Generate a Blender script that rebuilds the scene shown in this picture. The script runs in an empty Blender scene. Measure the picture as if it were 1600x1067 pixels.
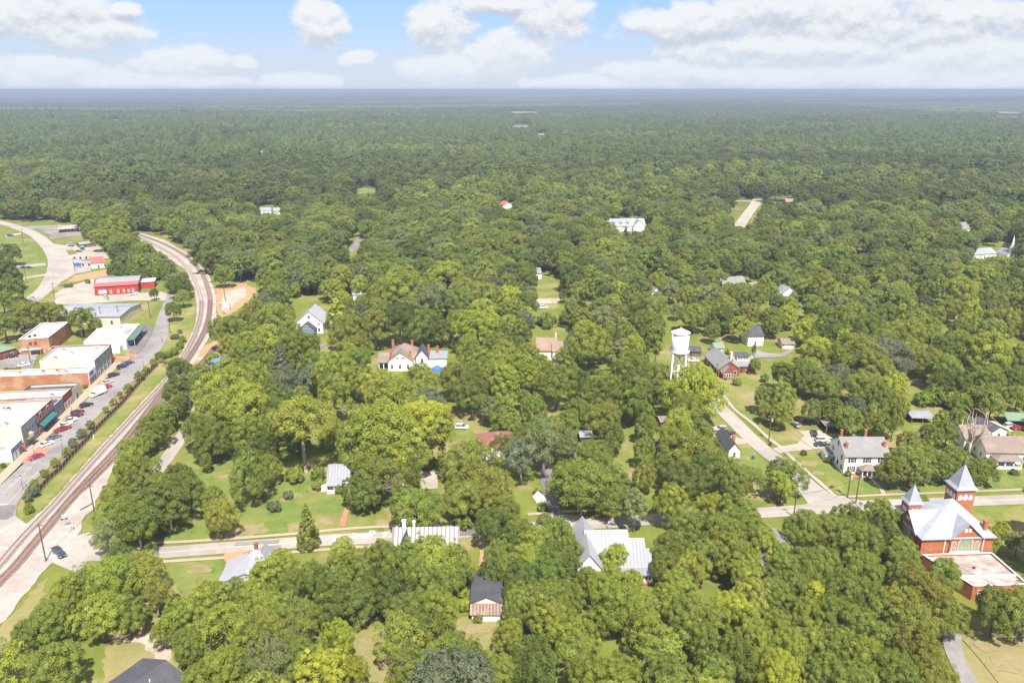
import bpy, math, random
import numpy as np
R = math.radians
random.seed(7)
rng = np.random.default_rng(11)
SC = bpy.context.scene
COL = SC.collection

# ------------------------------------------------------------------ camera
F, HC = 1240.0, 115.0                    # focal length in photo pixels, flying height in metres
PITCH = math.atan(393.2 / F)
cd = bpy.data.cameras.new("camera")
cam = bpy.data.objects.new("camera", cd); COL.objects.link(cam)
cam.location = (0, 0, HC); cam.rotation_euler = (math.pi / 2 - PITCH, 0, 0)
cd.sensor_width = 36; cd.lens = F / 1600 * 36; cd.clip_start = 1; cd.clip_end = 200000
SC.camera = cam
# ------------------------------------------------------------------ sun, sky, exposure
SUN_EL, SUN_AZ = 57, 166                 # azimuth clockwise from the view direction (+Y): behind the camera
sd = bpy.data.lights.new("sun", 'SUN'); sd.energy = 4.0; sd.angle = R(0.53); sd.color = (1.0, 0.94, 0.84)
sun = bpy.data.objects.new("sun", sd); COL.objects.link(sun)
sun.rotation_euler = (R(90 - SUN_EL), 0, R(180 - SUN_AZ)); sun.location = (0, -200, 400)
W = bpy.data.worlds.new("World"); SC.world = W; W.use_nodes = True
SC.view_settings.view_transform = 'Standard'; SC.view_settings.look = 'None'
SC.view_settings.exposure = 1.32; SC.view_settings.gamma = 1
SC.cycles.use_denoising = True
SC.cycles.max_bounces = 6; SC.cycles.diffuse_bounces = 4; SC.cycles.transmission_bounces = 2; SC.cycles.volume_bounces = 0
SC.cycles.transparent_max_bounces = 4; SC.cycles.caustics_reflective = False; SC.cycles.caustics_refractive = False

def pix(x, y):                           # photo pixel -> unit direction
    u, v = (x - 800) / F, (y - 533.5) / F
    d = np.array((u, math.cos(PITCH) - v * math.sin(PITCH), -math.sin(PITCH) - v * math.cos(PITCH)))
    return d / np.linalg.norm(d)
def g(x, y, z=0.0):                      # photo pixel -> point of the place at height z
    d = pix(x, y); t = (HC - z) / -d[2]
    return (d[0] * t, d[1] * t)
def proj(X, Y, Z):                       # point -> photo pixel and pixels per metre
    z = Z - HC
    dep = Y * math.cos(PITCH) - z * math.sin(PITCH); up = Y * math.sin(PITCH) + z * math.cos(PITCH)
    return 800 + F * X / dep, 533.5 - F * up / dep, F / dep

# sky: physical sky with procedural cumulus placed by direction
nt = W.node_tree; nt.nodes.clear()
def N(t, **k):
    n = nt.nodes.new(t)
    for a, b in k.items(): setattr(n, a, b)
    return n
def mth(op, a, b=None, c=None):
    n = N('ShaderNodeMath', operation=op)
    for i, s in enumerate((a, b, c)):
        if s is None: continue
        if isinstance(s, (int, float)): n.inputs[i].default_value = s
        else: nt.links.new(s, n.inputs[i])
    return n.outputs[0]
def sky():
    out = N('ShaderNodeOutputWorld'); bg = N('ShaderNodeBackground')
    st = N('ShaderNodeTexSky', sky_type='NISHITA'); st.sun_disc = False
    st.sun_elevation = R(SUN_EL); st.sun_rotation = R(SUN_AZ); st.air_density = 1.0; st.dust_density = 1.0; st.ozone_density = 2.5
    tc = N('ShaderNodeTexCoord'); sep = N('ShaderNodeSeparateXYZ'); nt.links.new(tc.outputs['Generated'], sep.inputs[0])
    az = mth('MULTIPLY', mth('ARCTAN2', sep.outputs[0], sep.outputs[1]), 180 / math.pi)
    el = mth('MULTIPLY', mth('ARCSINE', sep.outputs[2]), 180 / math.pi)
    cv = N('ShaderNodeCombineXYZ'); nt.links.new(az, cv.inputs[0]); nt.links.new(mth('MULTIPLY', el, 1.5), cv.inputs[1])
    def noise(scale, det, off=0.0, rough=.6):
        v = N('ShaderNodeVectorMath', operation='ADD'); nt.links.new(cv.outputs[0], v.inputs[0]); v.inputs[1].default_value = (3.1, off, 0.7)
        n = N('ShaderNodeTexNoise'); n.inputs['Scale'].default_value = scale; n.inputs['Detail'].default_value = det; n.inputs['Roughness'].default_value = rough
        nt.links.new(v.outputs[0], n.inputs['Vector']); return n.outputs['Fac']
    blobs = [(20, 30, 90, 32), (95, 25, 95, 38), (150, 52, 75, 30), (60, 112, 130, 22), (280, 98, 80, 24), (502, 42, 46, 36), (560, 95, 34, 14), (385, 98, 22, 12),
             (690, 45, 58, 40), (700, 108, 80, 26), (790, 85, 80, 36), (868, 32, 66, 46), (765, 6, 70, 18), (1060, 40, 120, 30), (1180, 22, 160, 36), (1330, 30, 190, 40),
             (1480, 35, 150, 38), (1220, 78, 210, 30), (1520, 92, 120, 40), (985, 112, 60, 20), (1060, 112, 46, 26), (1300, 118, 330, 20), (470, 126, 70, 14), (230, 126, 150, 12), (930, 128, 120, 12), (1560, 122, 120, 24), (340, -10, 40, 10), (195, 15, 26, 12),
             (-250, 40, 180, 50), (1850, 50, 180, 50), (300, -160, 200, 60), (900, -220, 260, 70), (1500, -180, 220, 60)]
    HIGH = [(0, 66, 220, 24), (100, 44, 60, 20), (-100, 44, 60, 20), (180, 44, 60, 22), (-178, 44, 60, 22), (0, 48, 40, 12), (-70, 40, 40, 14), (75, 42, 45, 14), (140, 45, 40, 16), (-140, 40, 40, 16), (180, 30, 60, 12), (-30, 70, 60, 10), (100, 70, 60, 10), (-110, 20, 40, 8), (110, 20, 40, 8)]  # unseen clouds added overhead and behind for fill light, by azimuth and elevation
    def field(de):
        tot = None
        for (x, y, rx, ry) in blobs:
            d = pix(x, y); a0 = math.degrees(math.atan2(d[0], d[1])); e0 = math.degrees(math.asin(d[2]))
            ra, re = rx / 1240 * 57.3 * .95, ry / 1240 * 57.3
            q1 = mth('POWER', mth('DIVIDE', mth('SUBTRACT', az, a0), ra), 2); q2 = mth('POWER', mth('DIVIDE', mth('SUBTRACT', el, e0 - de), re), 2)
            q = mth('SUBTRACT', 1.0, mth('ADD', q1, q2))
            tot = q if tot is None else mth('SMOOTH_MAX', tot, q, .25)
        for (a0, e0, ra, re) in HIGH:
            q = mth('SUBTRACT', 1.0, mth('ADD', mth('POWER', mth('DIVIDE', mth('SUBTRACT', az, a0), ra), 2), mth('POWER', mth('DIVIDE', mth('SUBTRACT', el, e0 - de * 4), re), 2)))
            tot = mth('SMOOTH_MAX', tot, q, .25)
        return mth('MAXIMUM', tot, -1.2)
    n1 = noise(.42, 8, 0.0, .62)
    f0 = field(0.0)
    dens = mth('ADD', f0, mth('MULTIPLY', mth('SUBTRACT', n1, .5), 3.4))
    mr = N('ShaderNodeMapRange', interpolation_type='SMOOTHERSTEP'); nt.links.new(dens, mr.inputs[0]); mr.inputs[1].default_value = -.3; mr.inputs[2].default_value = .66
    # self shading of the clouds: thickness toward the light above
    n2 = noise(.42, 8, .75, .62)
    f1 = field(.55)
    up = mth('SUBTRACT', mth('ADD', f1, mth('MULTIPLY', mth('SUBTRACT', n2, .5), 2.6)), mth('ADD', f0, mth('MULTIPLY', mth('SUBTRACT', n1, .5), 2.6)))
    sh = N('ShaderNodeMapRange', interpolation_type='SMOOTHSTEP'); nt.links.new(up, sh.inputs[0]); sh.inputs[1].default_value = -.4; sh.inputs[2].default_value = .65
    cc = N('ShaderNodeMix', data_type='RGBA'); nt.links.new(sh.outputs[0], cc.inputs[0])
    cc.inputs[6].default_value = CLOUD_LIT; cc.inputs[7].default_value = CLOUD_SHADE
    sk = N('ShaderNodeVectorMath', operation='SCALE'); nt.links.new(st.outputs[0], sk.inputs[0]); sk.inputs[3].default_value = SKY_STRENGTH
    tv = N('ShaderNodeVectorMath', operation='MULTIPLY'); nt.links.new(sk.outputs[0], tv.inputs[0]); tv.inputs[1].default_value = (.60, .68, 1.0)
    mix = N('ShaderNodeMix', data_type='RGBA'); nt.links.new(mth('MULTIPLY', mr.outputs[0], .93), mix.inputs[0])
    nt.links.new(tv.outputs[0], mix.inputs[6]); nt.links.new(cc.outputs[2], mix.inputs[7])
    # pale moist air low on the horizon
    hz = N('ShaderNodeMapRange', interpolation_type='SMOOTHSTEP'); nt.links.new(el, hz.inputs[0]); hz.inputs[1].default_value = 0.0; hz.inputs[2].default_value = 4.4; hz.inputs[3].default_value = .75; hz.inputs[4].default_value = 0.0
    m2 = N('ShaderNodeMix', data_type='RGBA'); nt.links.new(hz.outputs[0], m2.inputs[0]); nt.links.new(mix.outputs[2], m2.inputs[6]); m2.inputs[7].default_value = HORIZON
    nt.links.new(m2.outputs[2], bg.inputs[0]); bg.inputs[1].default_value = 1.0; nt.links.new(bg.outputs[0], out.inputs[0])
SKY_STRENGTH = .076
CLOUD_LIT = (.37, .372, .376, 1); CLOUD_SHADE = (.235, .252, .284, 1); HORIZON = (.315, .345, .39, 1)
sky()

# ------------------------------------------------------------------ helpers: meshes and objects
def link(o, parent=None):
    COL.objects.link(o)
    if parent is not None: o.parent = parent
    return o
def tag(o, label=None, cat=None, group=None, kind=None):
    if label: o['label'] = label
    if cat: o['category'] = cat
    if group: o['group'] = group
    if kind: o['kind'] = kind
    return o
def thing(name, label, cat, x, y, z=0.0, rz=0.0, group=None):
    o = bpy.data.objects.new(name, None); o.empty_display_size = .5
    o.location = (x, y, z); o.rotation_euler = (0, 0, rz)
    return tag(link(o), label, cat, group)
class MB:
    def __init__(s): s.v = []; s.f = []; s.m = []
    def add(s, vs, fs, m=0):
        b = len(s.v); s.v += [tuple(p) for p in vs]
        for f in fs: s.f.append(tuple(b + i for i in f)); s.m.append(m)
        return s
    def box(s, x0, x1, y0, y1, z0, z1, m=0):
        return s.add([(x0, y0, z0), (x1, y0, z0), (x1, y1, z0), (x0, y1, z0), (x0, y0, z1), (x1, y0, z1), (x1, y1, z1), (x0, y1, z1)],
                     [(3, 2, 1, 0), (4, 5, 6, 7), (0, 1, 5, 4), (1, 2, 6, 5), (2, 3, 7, 6), (3, 0, 4, 7)], m)
    def prism(s, poly, z0, z1, m=0):
        a = sum(poly[i][0] * poly[(i + 1) % len(poly)][1] - poly[(i + 1) % len(poly)][0] * poly[i][1] for i in range(len(poly)))
        if a < 0: poly = poly[::-1]
        n = len(poly)
        return s.add([(x, y, z0) for x, y in poly] + [(x, y, z1) for x, y in poly],
                     [tuple(range(n - 1, -1, -1)), tuple(range(n, 2 * n))] + [(i, (i + 1) % n, n + (i + 1) % n, n + i) for i in range(n)], m)
    def slab(s, q, th, m=0):             # q: four corners of the top face, thickened downward
        n = len(q)
        return s.add([tuple(p) for p in q] + [(p[0], p[1], p[2] - th) for p in q], [tuple(range(n)), tuple(range(2 * n - 1, n - 1, -1))] + [(i, n + i, n + (i + 1) % n, (i + 1) % n) for i in range(n)], m)
    def tube(s, pts, rad, n=6, m=0, caps=True):
        pts = [np.array(p, float) for p in pts]; rings = []
        if not hasattr(rad, '__len__'): rad = [rad] * len(pts)
        for i, p in enumerate(pts):
            d = pts[min(i + 1, len(pts) - 1)] - pts[max(i - 1, 0)]; d = d / (np.linalg.norm(d) + 1e-9)
            a = np.cross(d, (0, 0, 1) if abs(d[2]) < .9 else (1, 0, 0)); a /= np.linalg.norm(a); b = np.cross(d, a)
            rings.append([p + rad[i] * (math.cos(t) * a + math.sin(t) * b) for t in [2 * math.pi * k / n for k in range(n)]])
        vs = [q for r in rings for q in r]; fs = []
        for i in range(len(pts) - 1):
            for k in range(n): fs.append((i * n + k, (i + 1) * n + k, (i + 1) * n + (k + 1) % n, i * n + (k + 1) % n))
        if caps: fs += [tuple(range(n)), tuple(range(len(vs) - 1, len(vs) - n - 1, -1))]
        return s.add(vs, fs, m)
    def lathe(s, prof, n=24, m=0, c=(0, 0)):
        vs = []; fs = []
        for r, z in prof: vs += [(c[0] + r * math.cos(2 * math.pi * k / n), c[1] + r * math.sin(2 * math.pi * k / n), z) for k in range(n)]
        for i in range(len(prof) - 1):
            for k in range(n): fs.append((i * n + k, i * n + (k + 1) % n, (i + 1) * n + (k + 1) % n, (i + 1) * n + k))
        fs += [tuple(range(n - 1, -1, -1)), tuple(range(len(vs) - n, len(vs)))]
        return s.add(vs, fs, m)
    def build(s, name, mats, parent=None, smooth=False):
        me = bpy.data.meshes.new(name); me.from_pydata(s.v, [], s.f)
        for mt in (mats if isinstance(mats, (list, tuple)) else [mats]): me.materials.append(mt)
        me.polygons.foreach_set('material_index', s.m)
        if smooth: me.polygons.foreach_set('use_smooth', [True] * len(s.f))
        me.update(); o = bpy.data.objects.new(name, me)
        return link(o, parent)
def dup(root, x, y, z=0.0, rz=0.0, scale=None, color=None):
    r = root.copy(); COL.objects.link(r); r.location = (x, y, z); r.rotation_euler = (0, 0, rz)
    if scale: r.scale = scale
    for ch in root.children:
        c = ch.copy(); COL.objects.link(c); c.parent = r
        if color is not None: c.color = color
        for q in ch.children:
            d = q.copy(); COL.objects.link(d); d.parent = c
            if color is not None: d.color = color
    return r

# ------------------------------------------------------------------ materials
def mat(name, c1, c2=None, scale=1.0, rough=.75, c3=None, scale3=.12, amt3=.5, stripe=None, metal=0.0, bump=0.0, det=4.0, coord='Object', spec=.3):
    m = bpy.data.materials.new(name); m.use_nodes = True; t = m.node_tree; nd = t.nodes; L = t.links.new
    b = nd['Principled BSDF']; b.inputs['Roughness'].default_value = rough; b.inputs['Metallic'].default_value = metal
    b.inputs['Specular IOR Level'].default_value = spec
    tc = nd.new('ShaderNodeTexCoord'); vec = tc.outputs['Object']
    if coord == 'World': vec = nd.new('ShaderNodeNewGeometry').outputs['Position']
    c2 = c2 or tuple(x * .8 for x in c1)
    def nz(s, d=det):
        n = nd.new('ShaderNodeTexNoise'); n.inputs['Scale'].default_value = s; n.inputs['Detail'].default_value = d; n.inputs['Roughness'].default_value = .65; L(vec, n.inputs['Vector']); return n.outputs['Fac']
    def ramp(f, lo=.35, hi=.65):
        r = nd.new('ShaderNodeMapRange'); L(f, r.inputs[0]); r.inputs[1].default_value = lo; r.inputs[2].default_value = hi; return r.outputs[0]
    def mixc(f, a, b_):
        x = nd.new('ShaderNodeMix'); x.data_type = 'RGBA'; L(f, x.inputs[0])
        for i, c in ((6, a), (7, b_)):
            if isinstance(c, tuple): x.inputs[i].default_value = (*c, 1)
            else: L(c, x.inputs[i])
        return x.outputs[2]
    f = nz(scale); col = mixc(ramp(f), c1, c2)
    if c3:
        r = nd.new('ShaderNodeMath'); r.operation = 'MULTIPLY'; L(ramp(nz(scale3), .45, .62), r.inputs[0]); r.inputs[1].default_value = amt3
        col = mixc(r.outputs[0], col, c3)
    if stripe:                            # (axis, period, colour, amount) standing seams or boards
        sp = nd.new('ShaderNodeSeparateXYZ'); L(vec, sp.inputs[0])
        q = nd.new('ShaderNodeMath'); q.operation = 'MODULO'; L(sp.outputs[stripe[0]], q.inputs[0]); q.inputs[1].default_value = stripe[1]
        a = nd.new('ShaderNodeMath'); a.operation = 'ABSOLUTE'; L(q.outputs[0], a.inputs[0])
        h = nd.new('ShaderNodeMath'); h.operation = 'LESS_THAN'; L(a.outputs[0], h.inputs[0]); h.inputs[1].default_value = stripe[1] * stripe[3]
        col = mixc(h.outputs[0], col, stripe[2])
    L(col, b.inputs['Base Color'])
    if bump:
        bp = nd.new('ShaderNodeBump'); bp.inputs['Strength'].default_value = bump; bp.inputs['Distance'].default_value = .1; L(f, bp.inputs['Height']); L(bp.outputs[0], b.inputs['Normal'])
    return m
M = {}
M['brick'] = mat('brick', (0.399, 0.123, 0.057), (0.314, 0.095, 0.0475), 1.2, .85, (0.437, 0.19, 0.104), .25, .5, stripe=(2, .3, (0.342, 0.133, 0.076), .18))
M['brick_old'] = mat('weathered_brick', (.40, .17, .09), (.30, .12, .07), .8, .9, (.50, .33, .22), .18, .7, stripe=(2, .35, (.36, .17, .10), .2))
M['brick_red'] = mat('red_brick', (.30, .075, .045), (.24, .06, .04), 1.5, .85, (.36, .12, .08), .3, .4, stripe=(2, .3, (.26, .08, .05), .2))
M['white'] = mat('white_paint', (.80, .80, .78), (.74, .74, .72), .8, .6, (.68, .67, .62), .3, .35)
M['siding'] = mat('white_siding', (.85, .85, .84), (.81, .81, .80), .6, .6, (.74, .74, .72), .25, .3, stripe=(2, .25, (.76, .77, .77), .14))
M['cream'] = mat('cream_stucco', (.62, .55, .43), (.55, .48, .37), .6, .85, (.45, .38, .28), .15, .6)
M['beige'] = mat('pale_stucco', (.58, .54, .46), (.52, .48, .40), .5, .85, (.42, .38, .30), .2, .5)
M['grey_front'] = mat('grey_front', (.36, .37, .36), (.30, .31, .31), .7, .8, (.26, .28, .28), .3, .5)
M['blue_grey'] = mat('blue_grey_paint', (.22, .29, .33), (.18, .25, .29), .7, .75)
M['slate_blue'] = mat('slate_blue_panel', (.18, .23, .33), (.15, .19, .28), .8, .6)
M['membrane'] = mat('white_membrane', (0.558, 0.558, 0.558), (0.486, 0.486, 0.486), .3, .7, (0.297, 0.284, 0.266), .09, .7)
M['membrane_dirty'] = mat('stained_membrane', (.60, .59, .57), (.50, .485, .46), .4, .75, (.19, .175, .16), .14, .8)
M['flat_grey'] = mat('stained_flat_roof', (.44, .39, .37), (.36, .32, .30), .3, .85, (.22, .18, .165), .16, .85)
M['tar'] = mat('tar_roof', (.055, .055, .06), (.08, .08, .085), .4, .8, (.14, .13, .13), .2, .4)
M['shingle'] = mat('grey_shingle', (0.212, 0.212, 0.208), (0.17, 0.17, 0.17), 2.5, .9, (0.264, 0.255, 0.246), .25, .5, det=8)
M['shingle_dark'] = mat('charcoal_shingle', (.075, .075, .09), (.055, .055, .068), 2.5, .9, (.11, .105, .115), .3, .4, det=8)
M['shingle_brown'] = mat('taupe_shingle', (.215, .172, .148), (.17, .138, .12), 2.5, .9, (.27, .205, .165), .25, .6, det=8)
M['shingle_tan'] = mat('tan_shingle', (.27, .185, .145), (.22, .15, .118), 2.5, .9, (.32, .235, .195), .25, .5, det=8)
M['shingle_maroon'] = mat('maroon_shingle', (.26, .115, .095), (.21, .09, .08), 2.5, .9, det=8)
M['tin'] = mat('pale_metal_roof_x', (.275, .285, .31), (.24, .25, .275), .4, .5, (.19, .195, .22), .12, .5, stripe=(0, .9, (.165, .17, .20), .16))
M['tin_y'] = mat('pale_metal_roof_y', (.34, .34, .37), (.30, .30, .335), .4, .5, (.28, .28, .31), .12, .5, stripe=(1, .9, (.27, .275, .31), .16))
M['tin_rib'] = mat('ribbed_white_metal_roof', (.36, .345, .335), (.31, .295, .29), .5, .5, (.27, .235, .215), .15, .5, stripe=(0, 1.1, (.155, .135, .135), .34))
M['church_tin'] = mat('church_metal_shingle', (.33, .34, .38), (.29, .30, .345), .8, .5, (.225, .235, .285), .25, .65)
M['rust'] = mat('rusty_tin', (.21, .135, .11), (.15, .085, .065), 1.4, .8, (.25, .20, .18), .5, .7, stripe=(0, .75, (.27, .21, .19), .3))
M['tin_grey'] = mat('grey_metal_roof', (.26, .275, .31), (.225, .24, .275), .3, .55, (.31, .32, .345), .08, .5)
M['red_metal'] = mat('red_metal', (.42, .055, .05), (.36, .045, .045), .5, .5, stripe=(0, .9, (.32, .04, .04), .12))
M['red_roof'] = mat('pale_red_metal_roof', (.55, .13, .11), (.48, .10, .09), .5, .5, stripe=(0, .9, (.42, .09, .08), .12))
M['green_roof'] = mat('green_metal_roof', (.17, .25, .165), (.145, .215, .14), .5, .55, stripe=(0, .8, (.12, .18, .12), .12))
M['glass'] = mat('window_glass', (.035, .045, .055), (.06, .07, .08), .5, .12, spec=.6)
M['stained'] = mat('pale_window_glass', (.28, .30, .20), (.20, .24, .20), 1.2, .3, spec=.5)
M['shutter'] = mat('dark_shutter', (.06, .065, .06), None, 1, .7)
M['wood'] = mat('weathered_wood', (.20, .14, .10), (.14, .10, .075), 2, .9)
M['wood_dark'] = mat('dark_brown_fence_wood', (.085, .055, .045), (.13, .085, .07), 2, .9)
M['pole_wood'] = mat('pole_wood', (.13, .085, .065), (.10, .07, .055), 3, .9)
M['metal'] = mat('galvanised_metal', (.42, .43, .44), None, 2, .45)
M['dark_metal'] = mat('dark_metal', (.05, .05, .055), None, 2, .5)
M['steel_rail'] = mat('rusty_rail', (.13, .075, .06), (.20, .13, .11), 3, .6)
M['tank_white'] = mat('pinkish_white_tank_paint', (.77, .71, .69), (.73, .66, .64), .3, .45, (.62, .53, .50), .12, .4)
M['tank_blue'] = mat('blue_green_tank_paint', (.035, .115, .14), (.03, .10, .125), .5, .5)
M['tank_lid'] = mat('pale_blue_tank_roof', (.115, .20, .25), (.095, .175, .225), .5, .5)
M['awning'] = mat('teal_awning', (.03, .17, .155), (.025, .14, .13), 1, .8)
M['green_trim'] = mat('dark_green_trim', (.10, .16, .13), (.08, .13, .11), 1, .7)
M['blue_tarp'] = mat('blue_tarp', (.05, .16, .55), None, 1, .5)
M['asphalt'] = mat('bleached_asphalt', (0.36, 0.32, 0.293), (0.302, 0.27, 0.252), .5, .9, (0.225, 0.205, 0.194), .045, .7, coord='World', det=7)
M['asphalt_dark'] = mat('dark_asphalt', (.16, .145, .15), (.12, .11, .115), .5, .9, (.22, .20, .20), .08, .6, coord='World', det=7)
M['asphalt_mid'] = mat('plaza_asphalt', (0.26, 0.238, 0.236), (0.216, 0.201, 0.199), .5, .9, (0.15, 0.141, 0.143), .06, .8, coord='World', det=7)
M['concrete'] = mat('pale_concrete', (0.378, 0.335, 0.292), (0.318, 0.284, 0.249), .5, .9, (0.249, 0.224, 0.198), .09, .65, coord='World', det=6)
M['sidewalk'] = mat('tan_sidewalk', (0.37, 0.297, 0.224), (0.318, 0.258, 0.194), .6, .9, (0.327, 0.258, 0.198), .15, .5, coord='World', det=6)
M['paver'] = mat('brick_paver', (.42, .17, .10), (.35, .14, .085), 1.5, .9, (.46, .25, .17), .3, .4, coord='World')
M['ballast'] = mat('rail_ballast', (0.4, 0.346, 0.319), (0.302, 0.259, 0.243), .9, .95, (0.259, 0.216, 0.194), .08, .75, coord='World', det=8)
M['gravel'] = mat('white_gravel', (0.423, 0.369, 0.315), (0.324, 0.279, 0.239), .8, .95, (0.279, 0.211, 0.153), .1, .75, coord='World', det=8)
M['dirt'] = mat('orange_dirt', (0.361, 0.224, 0.129), (0.31, 0.198, 0.12), .5, .95, (0.258, 0.241, 0.086), .1, .6, coord='World', det=8)
M['tie_dark'] = mat('weathered_rail_tie', (0.241, 0.172, 0.144), (0.178, 0.127, 0.103), 1.0, .95, coord='World')
M['tie_pale'] = mat('grey_rail_tie', (0.326, 0.273, 0.252), (0.263, 0.221, 0.205), 1.0, .95, coord='World')
M['line_white'] = mat('white_road_paint', (.72, .70, .67), (.60, .58, .55), 1.5, .8, coord='World')
M['line_yellow'] = mat('faded_yellow_paint', (.55, .42, .28), (.47, .38, .28), 1.5, .8, coord='World')
M['lawn'] = mat('mown_grass', (0.155, 0.176, 0.0319), (0.109, 0.143, 0.0269), .3, .95, (0.26, 0.21, 0.0924), .05, .9, coord='World', det=9)
M['lawn_green'] = mat('lush_grass', (0.139, 0.181, 0.0319), (0.084, 0.13, 0.0252), .3, .95, (0.21, 0.189, 0.0588), .07, .85, coord='World', det=9)
M['straw'] = mat('dry_grass', (0.214, 0.197, 0.0714), (0.16, 0.16, 0.0504), .3, .95, (0.277, 0.21, 0.118), .07, .6, coord='World', det=9)
M['chrome'] = mat('bright_trim', (.55, .55, .56), None, 1, .25)
M['tyre'] = mat('tyre_rubber', (.02, .02, .02), None, 3, .9)
M['lamp_glass'] = mat('white_lantern_glass', (.75, .75, .72), None, 2, .4)
M['lamp_red'] = mat('red_lens', (.35, .03, .02), None, 2, .4)
M['bark'] = mat('tree_bark', (.17, .13, .105), (.11, .085, .07), 2, .95, coord='Object')
M['bark_pale'] = mat('pale_bark', (.42, .37, .32), (.30, .26, .225), 1.5, .95)
M['dead_wood'] = mat('bleached_dead_wood', (.50, .42, .35), (.36, .29, .24), 1.5, .9)
M['terracotta'] = mat('terracotta_paint', (.38, .13, .07), None, 1, .8)
M['blue_sign'] = mat('blue_sign_face', (.06, .14, .42), None, 1, .5)
M['mulch'] = mat('brown_mulch', (.20, .115, .08), (.15, .09, .065), 1.2, .95, (.13, .14, .05), .4, .7, coord='World')
M['bare'] = mat('bare_earth', (0.267, 0.202, 0.12), (0.215, 0.176, 0.086), .9, .95, (0.163, 0.159, 0.0516), .35, .9, coord='World', det=8)
M['carport_green'] = M['green_roof']
def paint():
    m = bpy.data.materials.new('car_paint'); m.use_nodes = True; t = m.node_tree
    b = t.nodes['Principled BSDF']; o = t.nodes.new('ShaderNodeObjectInfo'); t.links.new(o.outputs['Color'], b.inputs['Base Color'])
    b.inputs['Roughness'].default_value = .28; b.inputs['Coat Weight'].default_value = .4; return m
M['paint'] = paint()
def leaf(name, attr):                    # leaves: colour of the tree x tone of the clump; thin leaves let light through
    m = bpy.data.materials.new(name); m.use_nodes = True; t = m.node_tree; nd = t.nodes; L = t.links.new
    nd.remove(nd['Principled BSDF']); out = nd['Material Output']
    if attr == 'INSTANCER':
        a = nd.new('ShaderNodeAttribute'); a.attribute_type = 'INSTANCER'; a.attribute_name = 'tint'; c = a.outputs['Color']
    else: c = nd.new('ShaderNodeObjectInfo').outputs['Color']
    tn = nd.new('ShaderNodeAttribute'); tn.attribute_name = 'tone'
    mx = nd.new('ShaderNodeVectorMath'); mx.operation = 'MULTIPLY'; L(c, mx.inputs[0]); L(tn.outputs['Color'], mx.inputs[1])
    d = nd.new('ShaderNodeBsdfDiffuse'); tr = nd.new('ShaderNodeBsdfTranslucent'); L(mx.outputs[0], d.inputs[0])
    y = nd.new('ShaderNodeVectorMath'); y.operation = 'MULTIPLY'; L(mx.outputs[0], y.inputs[0]); y.inputs[1].default_value = (1.1, 1.1, .6); L(y.outputs[0], tr.inputs[0])
    s = nd.new('ShaderNodeMixShader'); s.inputs[0].default_value = .42; L(d.outputs[0], s.inputs[1]); L(tr.outputs[0], s.inputs[2])
    L(s.outputs[0], out.inputs[0]); return m
M['leaf'] = leaf('tree_leaves', 'OBJECT'); M['leaf_mass'] = leaf('forest_leaves', 'INSTANCER')
# ------------------------------------------------------------------ the setting: ground, roads, rails
def smooth(p, per=6):
    p = [np.array(q, float) for q in p]; out = []
    for i in range(len(p) - 1):
        a, b, c, d = p[max(i - 1, 0)], p[i], p[i + 1], p[min(i + 2, len(p) - 1)]
        for k in range(per):
            t = k / per
            out.append(.5 * ((2 * b) + (c - a) * t + (2 * a - 5 * b + 4 * c - d) * t * t + (3 * b - a - 3 * c + d) * t ** 3))
    return out + [p[-1]]
def offs(path, d):
    out = []
    for i, p in enumerate(path):
        t = path[min(i + 1, len(path) - 1)] - path[max(i - 1, 0)]; t = t / (np.linalg.norm(t) + 1e-9)
        out.append(p + np.array((t[1], -t[0])) * d)
    return out
def gp(px, z=0.0): return [np.array(g(x, y, z)) for x, y in px]
_zc = [0]
def lift(z):                              # every flat sheet lies a little above the one before it
    if z > 1: return z
    _zc[0] += 1; return .02 + .0016 * _zc[0]
def structure(name, mb, m): return tag(mb.build(name, m), kind='structure')
def ribbon(mb, path, d0, d1, z, m=0):
    a, b = offs(path, d0), offs(path, d1); n = len(path); z = lift(z)
    return mb.add([(p[0], p[1], z) for p in a] + [(p[0], p[1], z) for p in b], [(n + i, n + i + 1, i + 1, i) if d1 < d0 else (i, i + 1, n + i + 1, n + i) for i in range(n - 1)], m)
def road(name, px, w, z, m, per=6):
    p = smooth(gp(px), per); mb = ribbon(MB(), p, w / 2, -w / 2, z); structure(name, mb, m); return p
def patch(name, px, z, m, wob=0.0, ground=False):
    p = list(px) if ground else gp(px)
    if wob:                               # ragged edge for worn ground
        q = []
        for i in range(len(p)):
            a, b = np.array(p[i]), np.array(p[(i + 1) % len(p)]); L = np.linalg.norm(b - a); k = max(1, int(L / max(1.3, 2.2 * wob))); e_ = (b - a) / (L + 1e-9); nv_ = np.array((e_[1], -e_[0]))
            for j in range(k): q.append(a + (b - a) * j / k + nv_ * float(np.clip(rng.normal(0, wob * .8), -1.3 * wob, 1.3 * wob)) * (j > 0))
        p = q
    a = sum(p[i][0] * p[(i + 1) % len(p)][1] - p[(i + 1) % len(p)][0] * p[i][1] for i in range(len(p)))
    if a < 0: p = p[::-1]
    z = lift(z); mb = MB().add([(x, y, z) for x, y in p], [tuple(range(len(p)))])
    return structure(name, mb, m)
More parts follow.
